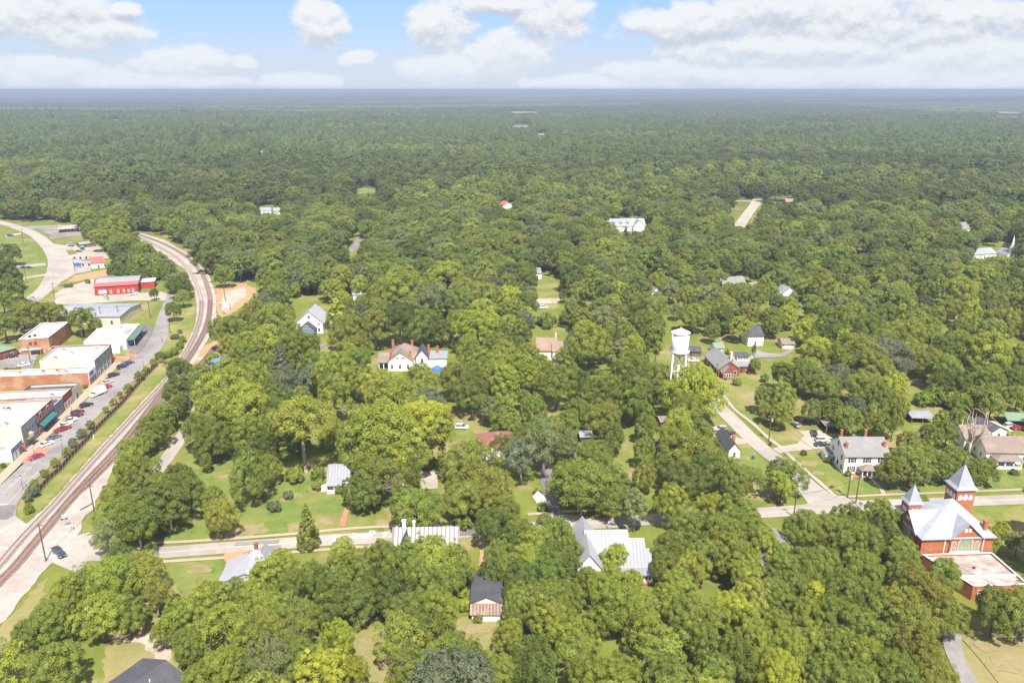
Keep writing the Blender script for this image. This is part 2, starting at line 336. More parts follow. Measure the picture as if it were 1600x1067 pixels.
def hgt(X, Y):                            # low hills far out; flat under the town
    r = np.sqrt(X * X + Y * Y); s = np.clip((r - 1200) / 2500, 0, 1); s = s * s * (3 - 2 * s)
    b = np.sin(X / 900 + 1.3 * np.sin(Y / 1900)) * np.sin(Y / 760 + .6) * 9 + np.sin(X / 2300 + Y / 1500 + 1) * 10 + np.sin(Y / 420 + X / 1300) * 4
    b = b + np.clip((r - 7000) / 4000, 0, 1) * (np.sin(X / 610 + Y / 2700) * 7 + np.sin(X / 1370 + 2 + Y / 5100) * 9)
    return s * (b + 6 + np.clip((r - 5000) / 9000, 0, 1) * 14)
def ground():
    m = bpy.data.materials.new('ground'); m.use_nodes = True; t = m.node_tree; nd = t.nodes; L = t.links.new; b = nd['Principled BSDF']
    b.inputs['Roughness'].default_value = .95; b.inputs['Specular IOR Level'].default_value = .1
    pos = nd.new('ShaderNodeNewGeometry').outputs['Position']
    def nz(s, d=6):
        n = nd.new('ShaderNodeTexNoise'); n.inputs['Scale'].default_value = s; n.inputs['Detail'].default_value = d; n.inputs['Roughness'].default_value = .65; L(pos, n.inputs['Vector']); return n.outputs['Fac']
    def mr(f, a, c):
        r = nd.new('ShaderNodeMapRange'); L(f, r.inputs[0]); r.inputs[1].default_value = a; r.inputs[2].default_value = c; return r.outputs[0]
    def mx(f, a, c):
        x = nd.new('ShaderNodeMix'); x.data_type = 'RGBA'; L(f, x.inputs[0])
        for i, q in ((6, a), (7, c)):
            if isinstance(q, tuple): x.inputs[i].default_value = (*q, 1)
            else: L(q, x.inputs[i])
        return x.outputs[2]
    grass = mx(mr(nz(.13, 9), .35, .65), (.165, .18, .034), (.105, .135, .027))
    grass = mx(mr(nz(.05), .52, .64), grass, (.25, .20, .10))
    grass = mx(mr(nz(1.1, 3), .55, .7), grass, (.11, .14, .03))
    wood = mx(mr(nz(.0035), .4, .62), (.06, .085, .03), (.10, .11, .045)); wood = mx(mr(nz(.03), .4, .6), wood, (.04, .06, .025))
    sp = nd.new('ShaderNodeSeparateXYZ'); L(pos, sp.inputs[0])
    far = nd.new('ShaderNodeMapRange'); L(sp.outputs[1], far.inputs[0]); far.inputs[1].default_value = 700; far.inputs[2].default_value = 1100
    L(mx(far.outputs[0], grass, wood), b.inputs['Base Color'])
    rs = [0] + list(np.geomspace(60, 62000, 90)); na = 400; mb = MB(); vs = [(0, 0, 0)]
    for r in rs[1:]:
        a = np.arange(na) * 2 * math.pi / na; X, Y = r * np.sin(a), r * np.cos(a); Z = hgt(X, Y); vs += list(zip(X.tolist(), Y.tolist(), Z.tolist()))
    fs = [(0, 1 + (k + 1) % na, 1 + k) for k in range(na)]
    for i in range(len(rs) - 2):
        o = 1 + i * na
        for k in range(na): fs.append((o + k, o + (k + 1) % na, o + na + (k + 1) % na, o + na + k))
    mb.add(vs, fs); structure('ground', mb, m)
ground()

# street frame of the main-street row: s runs along the shop fronts, n away from them toward the tracks
PA, PB = np.array(g(20, 722.5)), np.array(g(172, 572)); SD = (PB - PA) / np.linalg.norm(PB - PA); SN = np.array((SD[1], -SD[0]))
ST_RZ = math.atan2(SD[1], SD[0])
def st(s, n): return PA + SD * s + SN * n

Z1, Z2, Z3, Z4 = .03, .07, .11, .15
# lawns
patch('lawn', [(300, 695), (400, 690), (560, 780), (600, 832), (430, 838), (250, 848), (270, 760)], Z1, M['lawn_green'], .8)
patch('lawn', [(250, 874), (347, 868), (347, 915), (290, 930), (262, 905)], Z1, M['lawn_green'], .5)
patch('lawn', [(1075, 560), (1100, 545), (1180, 560), (1225, 590), (1200, 640), (1280, 660), (1380, 690), (1400, 760), (1310, 772), (1255, 730), (1215, 693), (1150, 636), (1110, 600)], Z1, M['lawn'], .6)
patch('lawn', [(1330, 700), (1440, 700), (1600, 720), (1640, 758), (1480, 768), (1315, 774)], Z1 + .015, M['lawn_green'], .5)
patch('lawn', [(1415, 598), (1450, 588), (1495, 625), (1590, 640), (1640, 660), (1560, 700), (1430, 690)], Z1, M['lawn'], .8)
patch('lawn', [(1490, 975), (1545, 965), (1680, 1030), (1680, 1100), (1500, 1100)], Z1, M['straw'], .6)
patch('lawn', [(1553, 800), (1650, 770), (1650, 920), (1600, 915)], Z1, M['lawn'], .6)
patch('lawn', [(975, 670), (1030, 668), (1010, 720), (990, 780), (960, 790), (965, 730)], Z1, M['lawn'], .6)
patch('lawn', [(1120, 690), (1150, 680), (1220, 745), (1205, 785), (1150, 780)], Z1, M['lawn'], .6)
patch('lawn', [(715, 640), (775, 640), (775, 690), (715, 692)], Z1, M['lawn'], .6)
patch('lawn', [(0, 368), (30, 372), (60, 400), (72, 425), (60, 470), (20, 495), (-30, 510), (-40, 380)], Z1, M['lawn_green'], .8)
patch('lawn', [(100, 500), (110, 470), (60, 470), (0, 525), (-30, 560), (60, 540)], Z1, M['lawn'], .6)
patch('lawn', [(205, 478), (250, 470), (222, 512), (140, 520), (110, 535), (90, 520)], Z1, M['lawn'], .6)
patch('lawn', [(262, 530), (266, 470), (302, 470), (304, 510), (285, 555), (150, 700), (60, 800), (30, 812), (27, 790), (98, 712), (160, 648), (236, 566)], Z1, M['lawn'], .3)
patch('dirt_bank', [(100, 444), (116, 430), (172, 420), (172, 431), (140, 436)], Z1, M['dirt'], .8)
patch('dirt_yard', [(335, 452), (380, 442), (402, 452), (390, 470), (362, 490), (343, 510), (338, 480)], Z1, M['dirt'], 1.0)
patch('gravel_patch', [(352, 456), (385, 448), (385, 462), (366, 474), (350, 490), (346, 474)], Z1, M['gravel'], .9)
patch('dirt_yard', [(312, 545), (340, 530), (345, 545), (325, 570), (300, 590), (296, 580)], Z1, M['dirt'], .5)
patch('verge', [(0, 980), (20, 960), (75, 900), (60, 985), (0, 1010), (-40, 1010)], Z1, M['straw'], .7)
patch('yard', [(548, 985), (600, 975), (612, 1040), (585, 1100), (545, 1100)], Z1, M['straw'], .5)
patch('yard', [(705, 965), (792, 965), (795, 1015), (720, 1015)], Z1, M['straw'], .5)
patch('yard', [(165, 985), (250, 965), (285, 990), (290, 1090), (160, 1090)], Z1, M['straw'], .5)
patch('gravel_drive', [(160, 986), (225, 983), (262, 992), (270, 1012), (262, 1035), (270, 1060), (268, 1090), (255, 1090), (253, 1050), (236, 1018), (220, 1004), (160, 998)], Z2, M['gravel'], .5)
patch('dirt_path', [(745, 848), (763, 848), (762, 868), (752, 890), (746, 890), (750, 868)], Z1, M['dirt'], .2)
FIELDS = [(1580, 177, 60, 5, 'straw'), (815, 198, 36, 4, 'straw'), (820, 177, 64, 3.5, 'straw'), (652, 172, 22, 3, 'straw'), (704, 247, 26, 4, 'lawn_green'), (962, 223, 34, 3, 'straw'), (1122, 239, 24, 3.5, 'lawn_green'), (1452, 261, 30, 4, 'straw'), (300, 226, 34, 3.5, 'lawn_green'), (1302, 206, 44, 3, 'straw'), (420, 204, 36, 3, 'lawn_green'), (140, 268, 22, 4, 'straw'), (1060, 196, 40, 2.5, 'lawn_green'), (560, 186, 50, 2.5, 'straw'), (180, 188, 50, 2.5, 'lawn_green'), (1260, 173, 60, 2.5, 'straw')]
FIELD_VIS = []
for cx_, cy_, w_, h_, m_ in FIELDS:
    z_ = 0.0
    for _ in range(4): p_ = g(cx_, cy_, z_); z_ = float(hgt(np.array(p_[0]), np.array(p_[1])))
    el_ = [(cx_ + w_ / 2 * math.cos(t_) * rng.uniform(.75, 1.1), cy_ + h_ / 2 * math.sin(t_) * rng.uniform(.8, 1.1)) for t_ in np.linspace(0, 6.283, 13)[:-1]]
    FIELD_VIS.append(el_); patch('far_field', [g(x_, y_, z_ + 1.6) for x_, y_ in el_], max(1.6, z_ + 1.6), M[m_], ground=True)
patch('far_lawn', [(1332, 388), (1366, 386), (1366, 403), (1330, 404)], Z1, M['lawn_green'], 1)
patch('far_lawn', [(1438, 390), (1478, 390), (1478, 402), (1438, 404)], Z1, M['lawn_green'], 1)
patch('far_lawn', [(842, 430), (875, 430), (872, 452), (870, 484), (845, 486), (838, 470)], Z1, M['lawn'], 1)
patch('far_lawn', [(560, 293), (588, 296), (584, 302), (560, 303)], Z1, M['lawn_green'], 1)
patch('far_lawn', [(1182, 316), (1225, 318), (1220, 326), (1178, 326)], Z1, M['lawn_green'], 1)
patch('far_lawn', [(395, 333), (450, 330), (450, 343), (395, 348)], Z1, M['straw'], 1)

for (x_, y_, r_) in ((446, 781, 1.4), (462, 775, 1.6), (420, 770, 1.2), (500, 765, 2.2), (350, 800, 2.0), (505, 815, 2.5), (375, 833, 3), (395, 828, 3), (470, 826, 3), (350, 745, 1.5), (402, 725, 2), (1262, 724, 2.5), (1280, 740, 1.5), (1200, 640, 2.5), (1178, 628, 2), (1140, 735, 3), (1160, 715, 2), (1330, 712, 1.6), (1470, 742, 3), (1530, 742, 2.5), (1460, 640, 3), (1440, 680, 2), (60, 975, 2.5), (215, 985, 2), (580, 1010, 2.5), (745, 985, 2), (565, 850, 2), (310, 890, 2), (1540, 1010, 2), (1570, 1040, 2.5), (740, 655, 2.5), (755, 676, 2), (1005, 690, 2), (985, 740, 2.5)):
    c_ = np.array(g(x_, y_)); patch('bare_ground', [tuple(c_ + r_ * rng.uniform(.6, 1.3) * np.array((1.5 * math.cos(t_), math.sin(t_)))) for t_ in np.linspace(0, 6.28, 11)[:-1]], Z1, M['bare'], .3, ground=True)
# ballast bed under the tracks
BAL = [(-70, 920), (0, 848), (45, 816), (75, 790), (100, 762), (155, 700), (219, 632), (262, 586), (285, 550), (304, 512), (308, 487), (305, 455), (290, 422), (250, 395), (212, 373), (219, 364), (257, 375), (300, 400), (327, 430), (338, 462), (338, 500), (325, 530), (306, 562), (262, 625), (210, 690), (178, 726), (167, 758), (151, 780), (146, 796), (133, 806), (126, 830), (120, 836), (112, 850), (71, 890), (39, 928), (18, 958), (0, 975), (-40, 1000)]
patch('ballast_bed', BAL, Z2 - .015, M['ballast'], .3)
# roads
MAIN = road('main_road', [(70, 868), (130, 868), (240, 864), (330, 857.5), (440, 849.5), (525, 843), (605, 839), (760, 829), (930, 818), (1070, 808), (1210, 800), (1350, 790), (1470, 785), (1600, 780), (1760, 773)], 5.6, Z2, M['asphalt'])
structure('road_line', ribbon(MB(), MAIN[12:], .12, -.12, Z3), M['line_yellow'])
SIDE = road('side_street', [(1084, 594), (1110, 622), (1143, 655), (1168, 680), (1190, 700), (1225, 727), (1262, 757), (1292, 788)], 6.0, Z2 + .01, M['asphalt'])
patch('road_junction', [(1245, 762), (1275, 755), (1300, 774), (1350, 783), (1350, 792), (1240, 800), (1262, 786)], Z2 + .02, M['asphalt'])
LANE = road('lane', [(222, 765), (250, 731), (279, 690), (298, 660), (313, 634), (330, 608)], 4.6, Z2, M['asphalt'])
HIGH = road('highway', [(-30, 343), (5, 349), (31, 357), (55, 367), (75, 385), (86, 404), (86, 420), (80, 437), (70, 452), (54, 466), (31, 481), (10, 496), (-14, 511), (-60, 540)], 9.5, Z2, M['asphalt'])
structure('road_line', ribbon(MB(), HIGH, .15, -.15, Z3), M['line_yellow'])
patch('junction', [(78, 398), (104, 401), (172, 397), (172, 404), (118, 407), (142, 408), (142, 424), (118, 428), (98, 440), (84, 452), (80, 430)], Z2 + .01, M['asphalt'])
patch('car_park', [(74, 380), (106, 384), (150, 382), (165, 392), (170, 399), (130, 402), (100, 404), (86, 396)], Z2, M['concrete'])
patch('car_park', [(34, 354), (62, 353), (90, 352), (126, 360), (128, 368), (98, 371), (80, 374), (66, 364), (46, 358)], Z2 + .01, M['asphalt_mid'])
patch('grass_island', [(50, 358), (62, 358), (84, 370), (74, 372)], Z3 + .02, M['lawn_green'], .3)
patch('grass_island', [(84, 379), (96, 373), (130, 370), (130, 376), (100, 381)], Z3 + .02, M['lawn_green'], .3)
patch('grass_island', [(102, 391), (114, 390), (121, 397), (108, 399)], Z3 + .02, M['lawn_green'], .3)
patch('grass_island', [(92, 446), (96, 440), (116, 440), (112, 446)], Z3 + .02, M['lawn_green'], .3)
patch('grass_island', [(80, 459), (104, 453), (96, 466), (78, 466)], Z3 + .02, M['lawn_green'], .3)
patch('concrete_yard', [(84, 460), (102, 449), (112, 447), (147, 435), (148, 463), (225, 458), (252, 456), (266, 461), (262, 470), (206, 470), (120, 476), (86, 476)], Z2, M['concrete'])
patch('lane_link', [(20, 416), (70, 411), (72, 415), (22, 420)], Z2, M['asphalt']); patch('lane_link', [(34, 434), (72, 428), (72, 431), (34, 437)], Z2, M['asphalt']); patch('lane_link', [(8, 368), (34, 364), (34, 366.5), (10, 371)], Z2, M['asphalt'])
# main street beside the tracks
STREET = [(-60, 815), (0, 759), (39, 720), (80, 685), (120, 644), (152, 606), (186, 580), (214, 556), (226, 543), (240, 517), (246, 497), (255, 474), (262, 460), (272, 462), (266, 480), (264, 500), (262, 530), (247, 552), (234, 566), (200, 603), (156, 647), (132, 670), (97, 712), (44, 760), (22, 792), (-60, 800)]
patch('street', STREET[:-2] + [(24, 790), (0, 792), (-60, 800)], Z2, M['asphalt_mid'])
patch('asphalt_lot', [(198, 545), (222, 508), (236, 508), (240, 517), (222, 546), (212, 556)], Z2 + .005, M['asphalt_dark'])
patch('level_crossing', [(-80, 802), (0, 790), (27, 787), (24, 806), (40, 818), (58, 822), (85, 833), (118, 838), (148, 836), (150, 850), (132, 885), (118, 895), (85, 881), (62, 868), (45, 862), (0, 853), (-80, 838)], Z2 + .025, M['asphalt'])
patch('asphalt_patch', [(-20, 790), (0, 789), (27, 788), (22, 806), (12, 812), (-20, 812)], Z3 + .01, M['asphalt_dark'])
Z_SW = lift(0)
structure('sidewalk', MB().add([(*st(s, n), Z_SW) for s, n in ((-60, -.2), (100, -.2), (100, 3.6), (-60, 3.0))], [(3, 2, 1, 0)]), M['sidewalk'])
for s0, s1, n0, n1 in ((-1.5, 6.5, 2.6, 5.4), (4.5, 11.5, 3.1, 7.8), (33, 39.5, 2.4, 5.2), (42, 47, 3.3, 7.4), (70, 77, 2.0, 5.4), (100, 108, -2, 5.4), (104, 110, 3, 8)):
    zp = lift(0); structure('brick_paving', MB().add([(*st(s, n), zp) for s, n in ((s0, n0), (s1, n0), (s1 - 1.2, n1), (s0 + 1.8, n1))], [(3, 2, 1, 0)]), M['paver'])
    structure('kerb', MB().tube([(*st(s, n), Z3 + .05) for s, n in ((s0, n0), (s0 + 1.8, n1), (s1 - 1.2, n1), (s1, n0))], .09, 4), M['concrete'])
structure('kerb', MB().tube([(*p, Z3) for p in [st(s, 3.2 + .004 * s) for s in range(-50, 98, 4)]], .1, 4), M['concrete'])
structure('kerb', MB().tube([(*p, Z3) for p in gp([(27, 787), (44, 759), (97, 712), (132, 670), (156, 647), (200, 603), (234, 566), (247, 552)])], .1, 4), M['concrete'])
structure('kerb', MB().tube([(*p, Z3) for p in smooth(gp([(27, 787), (22, 804), (33, 817), (48, 821)]))], .1, 4), M['concrete'])
structure('kerb', MB().tube([(*p, Z3 + .04) for p in smooth(gp([(92, 832), (104, 836), (122, 838), (140, 833)]))], .12, 4), M['line_white'])
structure('kerb', MB().tube([(*p, Z3 + .04) for p in smooth(gp([(61, 866), (72, 867.5), (82, 872), (89, 879)]))], .12, 4), M['line_white'])
# sidewalks and drives
def walk(name, px, w, m='sidewalk', z=Z2 + .03): return road(name, px, w, z, M[m], 4)
walk('footpath', [(238, 849), (330, 844), (450, 835), (560, 825), (640, 822)], 1.3); walk('footpath', [(250, 878), (330, 873), (420, 866), (470, 862), (560, 855), (615, 852)], 1.2)
walk('footpath', [(825, 804), (900, 799), (980, 795)], 1.3); walk('footpath', [(925, 832), (960, 830), (975, 829)], 1.3)
walk('footpath', [(1086, 583), (1101, 588), (1122, 607), (1146, 638), (1176, 662), (1201, 685), (1219, 698)], 1.3, 'concrete')
walk('footpath', [(1228, 707), (1252, 729), (1290, 762), (1306, 776), (1318, 778)], 1.3, 'concrete'); walk('footpath', [(1308, 777), (1380, 773.5), (1470, 770), (1600, 765), (1700, 760)], 1.2)
walk('garden_path', [(1359, 744), (1363, 751), (1372, 759), (1379, 768), (1380, 774)], 1.3, 'sidewalk')
walk('garden_path', [(543, 793), (539, 805), (534, 823)], 1.6, 'paver')
patch('driveway', [(1206, 701), (1219, 698), (1246, 693.5), (1256, 682), (1247, 674), (1282, 673), (1302, 686), (1286, 701), (1230, 706.5), (1218, 709)], Z2 + .04, M['concrete'])
patch('driveway', [(1128, 688), (1140, 680), (1165, 688), (1172, 694), (1148, 696), (1136, 692)], Z2 + .03, M['gravel'], .2)
walk('driveway', [(848, 712), (852, 735), (858, 770), (868, 806), (872, 815)], 4.2, 'asphalt_dark')
patch('driveway_apron', [(845, 816), (855, 806), (885, 804), (905, 808), (905, 822), (845, 824)], Z3 + .01, M['asphalt'])
patch('road_shoulder', [(700, 835), (705, 815), (745, 795), (765, 800), (765, 838)], Z2 + .02, M['asphalt_mid'])
patch('back_lot', [(-30, 545), (62, 546), (52, 575), (44, 592), (-30, 602)], Z1, M['asphalt_mid'], .4)
patch('patio', [(652, 735), (684, 735), (684, 764), (660, 765)], Z2, M['concrete'])
patch('driveway', [(350, 866), (372, 862), (420, 858), (425, 868), (400, 872), (372, 872), (362, 885), (352, 884)], Z2 - .01, M['dirt'], .3)
patch('driveway', [(820, 468), (875, 466), (875, 474), (820, 476)], Z2, M['gravel'], .4)
patch('driveway', [(1175, 545), (1200, 552), (1220, 553), (1235, 545), (1240, 549), (1225, 558), (1180, 560)], Z2, M['asphalt_mid'], .3)
walk('lane', [(1488, 985), (1488, 1010), (1500, 1040), (1525, 1085)], 3.6, 'asphalt_mid')
walk('sandy_track', [(1508, 1000), (1535, 1030), (1570, 1075)], 1.2, 'bare', Z2)
walk('far_road', [(1184, 312), (1178, 322), (1168, 335), (1156, 352), (1140, 375)], 10, 'concrete'); walk('far_road', [(1140, 314), (1184, 315), (1230, 312), (1270, 316)], 8, 'concrete')
patch('far_yard', [(1195, 318), (1240, 318), (1252, 312), (1252, 324), (1200, 326)], Z2, M['dirt'], 1)
walk('far_road', [(395, 345), (405, 339), (440, 336), (475, 344)], 5, 'concrete'); walk('far_road', [(545, 395), (560, 378), (566, 368)], 6, 'asphalt_mid'); walk('far_road', [(595, 343), (625, 337)], 5, 'concrete'); walk('far_road', [(1330, 404), (1380, 408)], 4, 'concrete')
patch('crossing_path', [(308, 559), (334, 558), (334, 561), (308, 564)], Z3, M['concrete'])
walk('garden_path', [(490, 548), (505, 540), (520, 536)], 3, 'asphalt_mid')
# painted markings
def bar(mb, a, b, w, z=Z3 + .02):
    a, b = np.array(a), np.array(b); t = (b - a) / np.linalg.norm(b - a); q = np.array((t[1], -t[0])) * w / 2
    mb.add([(*(a - q), z), (*(a + q), z), (*(b + q), z), (*(b - q), z)], [(0, 1, 2, 3)])
def marks(name, segs, w, m='line_white', z=Z3 + .02):
    mb = MB(); z = lift(0)
    for a, b in segs: bar(mb, g(*a), g(*b), w, z)
    return structure(name, mb, M[m])
marks('stop_line', [((-20, 845), (22, 818.5))], .5); marks('stop_line', [((84, 850), (102, 834))], .5); marks('stop_line', [((82, 872), (108, 855))], .5); marks('stop_line', [((0, 789), (13, 788.5))], .5)
marks('edge_line', [((22, 818.5), (46, 822.5))], .25); marks('edge_line', [((-40, 853), (14, 857))], .25)
marks('road_line', [((13, 787), (32, 766)), ((32, 766), (60, 738))], .2, 'line_yellow')
for k in range(5): marks('parking_stripe', [((4 + 9 * k, 772 - 9 * k), (13 + 9 * k, 768 - 9 * k))], .15)
for k in range(5): marks('parking_stripe', [((14 + 9 * k, 760 - 8.7 * k), (24 + 9 * k, 756 - 8.7 * k))], .15)
marks('stop_line', [((521, 847), (524.5, 837))], .8); marks('stop_line', [((600.5, 839), (603.5, 832))], .8)
marks('crossing_cross', [((545, 841.5), (578, 835))], .5); marks('crossing_cross', [((551, 834.5), (573, 841))], .5, z=Z3 + .03)
def letter_r(x, y, w, h, up):             # road letters: an R drawn with painted bars; up = reading direction along the road
    o = np.array(g(x, y)); a = np.array(up) / np.linalg.norm(up); b = np.array((a[1], -a[0])); P = lambda u, v: o + b * u * w + a * v * h
    mb = MB(); z = lift(0)
    for k, (p, q) in enumerate((((0, 0), (0, 1)), ((0, 1), (1, 1)), ((1, 1), (1, .5)), ((1, .5), (0, .5)), ((.35, .5), (1, 0)))): bar(mb, P(*p), P(*q), .3, z + .0002 * k)
    structure('road_letter', mb, M['line_white'])
letter_r(582, 838.3, 1.3, 1.7, (-1, .02)); letter_r(587, 834.3, 1.3, 1.7, (-1, .02))
patch('asphalt_patch', [(366, 853), (368, 848), (437, 843.5), (436, 849)], Z3, M['asphalt_mid']); patch('asphalt_patch', [(405, 860), (407, 854.5), (440, 852), (437, 858)], Z3, M['asphalt_mid'])
patch('asphalt_patch', [(702, 838), (706, 816), (742, 800), (763, 806), (763, 836)], Z3 + .006, M['asphalt_dark'])
marks('road_line', [((742.5, 837), (742.5, 823))], .3, 'line_yellow')

# railway
TRK = [[(-45, 930), (0, 882), (30, 847), (59, 816), (84, 790), (102.5, 769), (121, 748), (164, 700), (226, 632.5), (259, 596), (290, 552), (309, 512), (315, 475), (309, 450), (297, 425), (275, 402), (240, 382), (213, 369)],
       [(-45, 958), (0, 909), (24, 885), (48, 856), (74, 825), (106, 786), (136, 752), (169, 717), (205, 676), (242, 629), (275, 586), (298, 556), (322, 512), (328.5, 475), (325, 452), (315, 427), (292, 402), (257, 382), (217, 367)],
       [(106, 786), (118, 773), (136, 757), (177, 716), (215, 674), (252, 630), (285, 595), (307, 575), (322, 560), (336, 542)]]
TZ = .02 + .0016 * (_zc[0] + 4)
for k, px in enumerate(TRK):
    p = smooth(gp(px), 8); acc = 0.0; mt = 'tie_pale' if k == 0 else 'tie_dark'
    for sgn in (-1, 1):
        q = offs(p, sgn * .76); mb = MB(); n = len(q)
        for o, z in ((-.06, .30), (.06, .30)): pass
        a, b = offs(q, -.07), offs(q, .07); zt, zb = TZ + .2 + .003 * k, TZ - .1
        vs = [(*c, zb) for c in a] + [(*c, zt) for c in a] + [(*c, zt) for c in b] + [(*c, zb) for c in b]; fs = []
        for i in range(n - 1): fs += [(i, i + 1, n + i + 1, n + i), (n + i, n + i + 1, 2 * n + i + 1, 2 * n + i), (2 * n + i, 2 * n + i + 1, 3 * n + i + 1, 3 * n + i)]
        mb.add(vs, fs); structure('rail', mb, M['steel_rail'])
    mb = MB(); d = 0.0; step = .62
    for i in range(len(p) - 1):
        v = p[i + 1] - p[i]; L = np.linalg.norm(v); t = v / L; nn = np.array((t[1], -t[0]))
        while d < L:
            c = p[i] + t * d
            if c[1] < 440:
                zt = TZ + .05 + .002 * k
                mb.add([(*(c - nn * 1.3 - t * .13), zt), (*(c + nn * 1.3 - t * .13), zt), (*(c + nn * 1.3 + t * .13), zt), (*(c - nn * 1.3 + t * .13), zt)], [(0, 1, 2, 3)])
            d += step
        d -= L
    structure('track_bed', ribbon(MB(), p, 1.45 if k else 1.2, -1.45 if k else -1.2, 0), M['tie_dark'] if k else M['tie_pale'])
    structure('rail_ties', mb, M[mt])
# ------------------------------------------------------------------ building helpers (local frame: x along the front, y away from it, z up)
def frame(P, Q):
    P, Q = np.array(P), np.array(Q); d = Q - P; return P, float(np.linalg.norm(d)), math.atan2(d[1], d[0])
def wall_gable(par, m, x0, x1, y0, y1, ze, zr, axis, z0=0.0, name='wall'):
    mb = MB()
    if axis == 'x':
        ym = (y0 + y1) / 2
        vs = [(x0, y0, z0), (x1, y0, z0), (x1, y1, z0), (x0, y1, z0), (x0, y0, ze), (x1, y0, ze), (x1, y1, ze), (x0, y1, ze), (x0, ym, zr), (x1, ym, zr)]
        fs = [(0, 1, 5, 4), (2, 3, 7, 6), (1, 2, 6, 9, 5), (3, 0, 4, 8, 7), (4, 5, 9, 8), (6, 7, 8, 9)]
    else:
        xm = (x0 + x1) / 2
        vs = [(x0, y0, z0), (x1, y0, z0), (x1, y1, z0), (x0, y1, z0), (x0, y0, ze), (x1, y0, ze), (x1, y1, ze), (x0, y1, ze), (xm, y0, zr), (xm, y1, zr)]
        fs = [(0, 1, 5, 8, 4), (2, 3, 7, 9, 6), (1, 2, 6, 5), (3, 0, 4, 7), (4, 8, 9, 7), (5, 6, 9, 8)]
    mb.add(vs, fs); return mb.build(name, m, par)
def roof_gable(par, m, x0, x1, y0, y1, ze, zr, axis, ov=.45, th=.2, name='roof', end=.35):
    mb = MB(); up = .06
    if axis == 'x':
        ym = (y0 + y1) / 2; sl = (zr - ze) / (ym - y0); zo = ze - sl * ov
        for ya in (y0 - ov, y1 + ov): mb.slab([(x0 - end, ya, zo + th), (x1 + end, ya, zo + th), (x1 + end, ym, zr + th + up), (x0 - end, ym, zr + th + up)], th)
    else:
        xm = (x0 + x1) / 2; sl = (zr - ze) / (xm - x0); zo = ze - sl * ov
        for xa in (x0 - ov, x1 + ov): mb.slab([(xa, y0 - end, zo + th), (xa, y1 + end, zo + th), (xm, y1 + end, zr + th + up), (xm, y0 - end, zr + th + up)], th)
    return mb.build(name, m, par)
def roof_hip(par, m, x0, x1, y0, y1, ze, zr, ov=.45, ridge=None, name='roof', th=.18):
    x0 -= ov; x1 += ov; y0 -= ov; y1 += ov; w, d = x1 - x0, y1 - y0; xm, ym = (x0 + x1) / 2, (y0 + y1) / 2
    if ridge is None: ridge = abs(w - d) / 2
    a, b = ((xm - ridge, ym), (xm + ridge, ym)) if w >= d else ((xm, ym - ridge), (xm, ym + ridge))
    vs = [(x0, y0, ze), (x1, y0, ze), (x1, y1, ze), (x0, y1, ze), (*a, zr), (*b, zr)]
    fs = [(0, 1, 5, 4), (1, 2, 5), (2, 3, 4, 5), (3, 0, 4)] if w >= d else [(0, 1, 4), (1, 2, 5, 4), (2, 3, 5), (3, 0, 4, 5)]
    mb = MB().add(vs, fs); mb.box(x0, x1, y0, y1, ze - th, ze - .005)
    return mb.build(name, m, par)
def pt(face, a, d, z, c):                 # a along the face, d out of it; c = (centre along, plane)
    p, q = c
    return {'f': (p + a, q - d, z), 'b': (p - a, q + d, z), 'l': (q - d, p - a, z), 'r': (q + d, p + a, z)}[face]
def fbox(mb, face, c, a0, a1, d0, d1, z0, z1, m=0):
    A, B = pt(face, a0, d0, z0, c), pt(face, a1, d1, z1, c)
    return mb.box(min(A[0], B[0]), max(A[0], B[0]), min(A[1], B[1]), max(A[1], B[1]), z0, z1, m)
def window(par, face, p, q, z, w, h, fm='white', gm='glass', name='window', rows=1, cols=1, t=.1, shutters=None, arch=False):
    c = (p, q); fr = MB()
    fbox(fr, face, c, -w / 2 - t, w / 2 + t, .0, .07, z - t, z); fbox(fr, face, c, -w / 2 - t, -w / 2, .0, .07, z, z + h); fbox(fr, face, c, w / 2, w / 2 + t, .0, .07, z, z + h)
    if not arch: fbox(fr, face, c, -w / 2 - t, w / 2 + t, .0, .07, z + h, z + h + t)
    for k in range(1, rows): fbox(fr, face, c, -w / 2, w / 2, .0, .055, z + h * k / rows - .035, z + h * k / rows + .035)
    for k in range(1, cols): fbox(fr, face, c, -w / 2 + w * k / cols - .035, -w / 2 + w * k / cols + .035, .0, .06, z, z + h)
    pn = MB(); poly = [(-w / 2, z), (w / 2, z), (w / 2, z + h)]
    if arch:
        n = 8; arc = [(w / 2 * math.cos(math.pi * k / n), z + h + w / 2 * math.sin(math.pi * k / n)) for k in range(n + 1)]; poly = [(-w / 2, z), (w / 2, z)] + arc
        for k in range(n):
            a, b = arc[k], arc[k + 1]; s = (w / 2 + t) / (w / 2); oa, ob = (a[0] * s, z + h + (a[1] - z - h) * s), (b[0] * s, z + h + (b[1] - z - h) * s)
            vs = [pt(face, u, .07, v, c) for u, v in (a, oa, ob, b)] + [pt(face, u, .0, v, c) for u, v in (a, oa, ob, b)]
            fr.add(vs, [(0, 1, 2, 3), (0, 4, 5, 1), (1, 5, 6, 2), (2, 6, 7, 3), (3, 7, 4, 0)])
    else: poly.append((-w / 2, z + h))
    pn.add([pt(face, a, .03, zz, c) for a, zz in poly], [tuple(range(len(poly)))])
    o = fr.build(name, M[fm], par); pn.build('pane', M[gm], o)
    if shutters:
        for s in (-1, 1):
            sb = MB(); x = s * (w / 2 + t + .05 + .28); fbox(sb, face, c, x - .27, x + .27, 0, .06, z - .05, z + h + .05); sb.build('shutter', M[shutters], par)
    return o
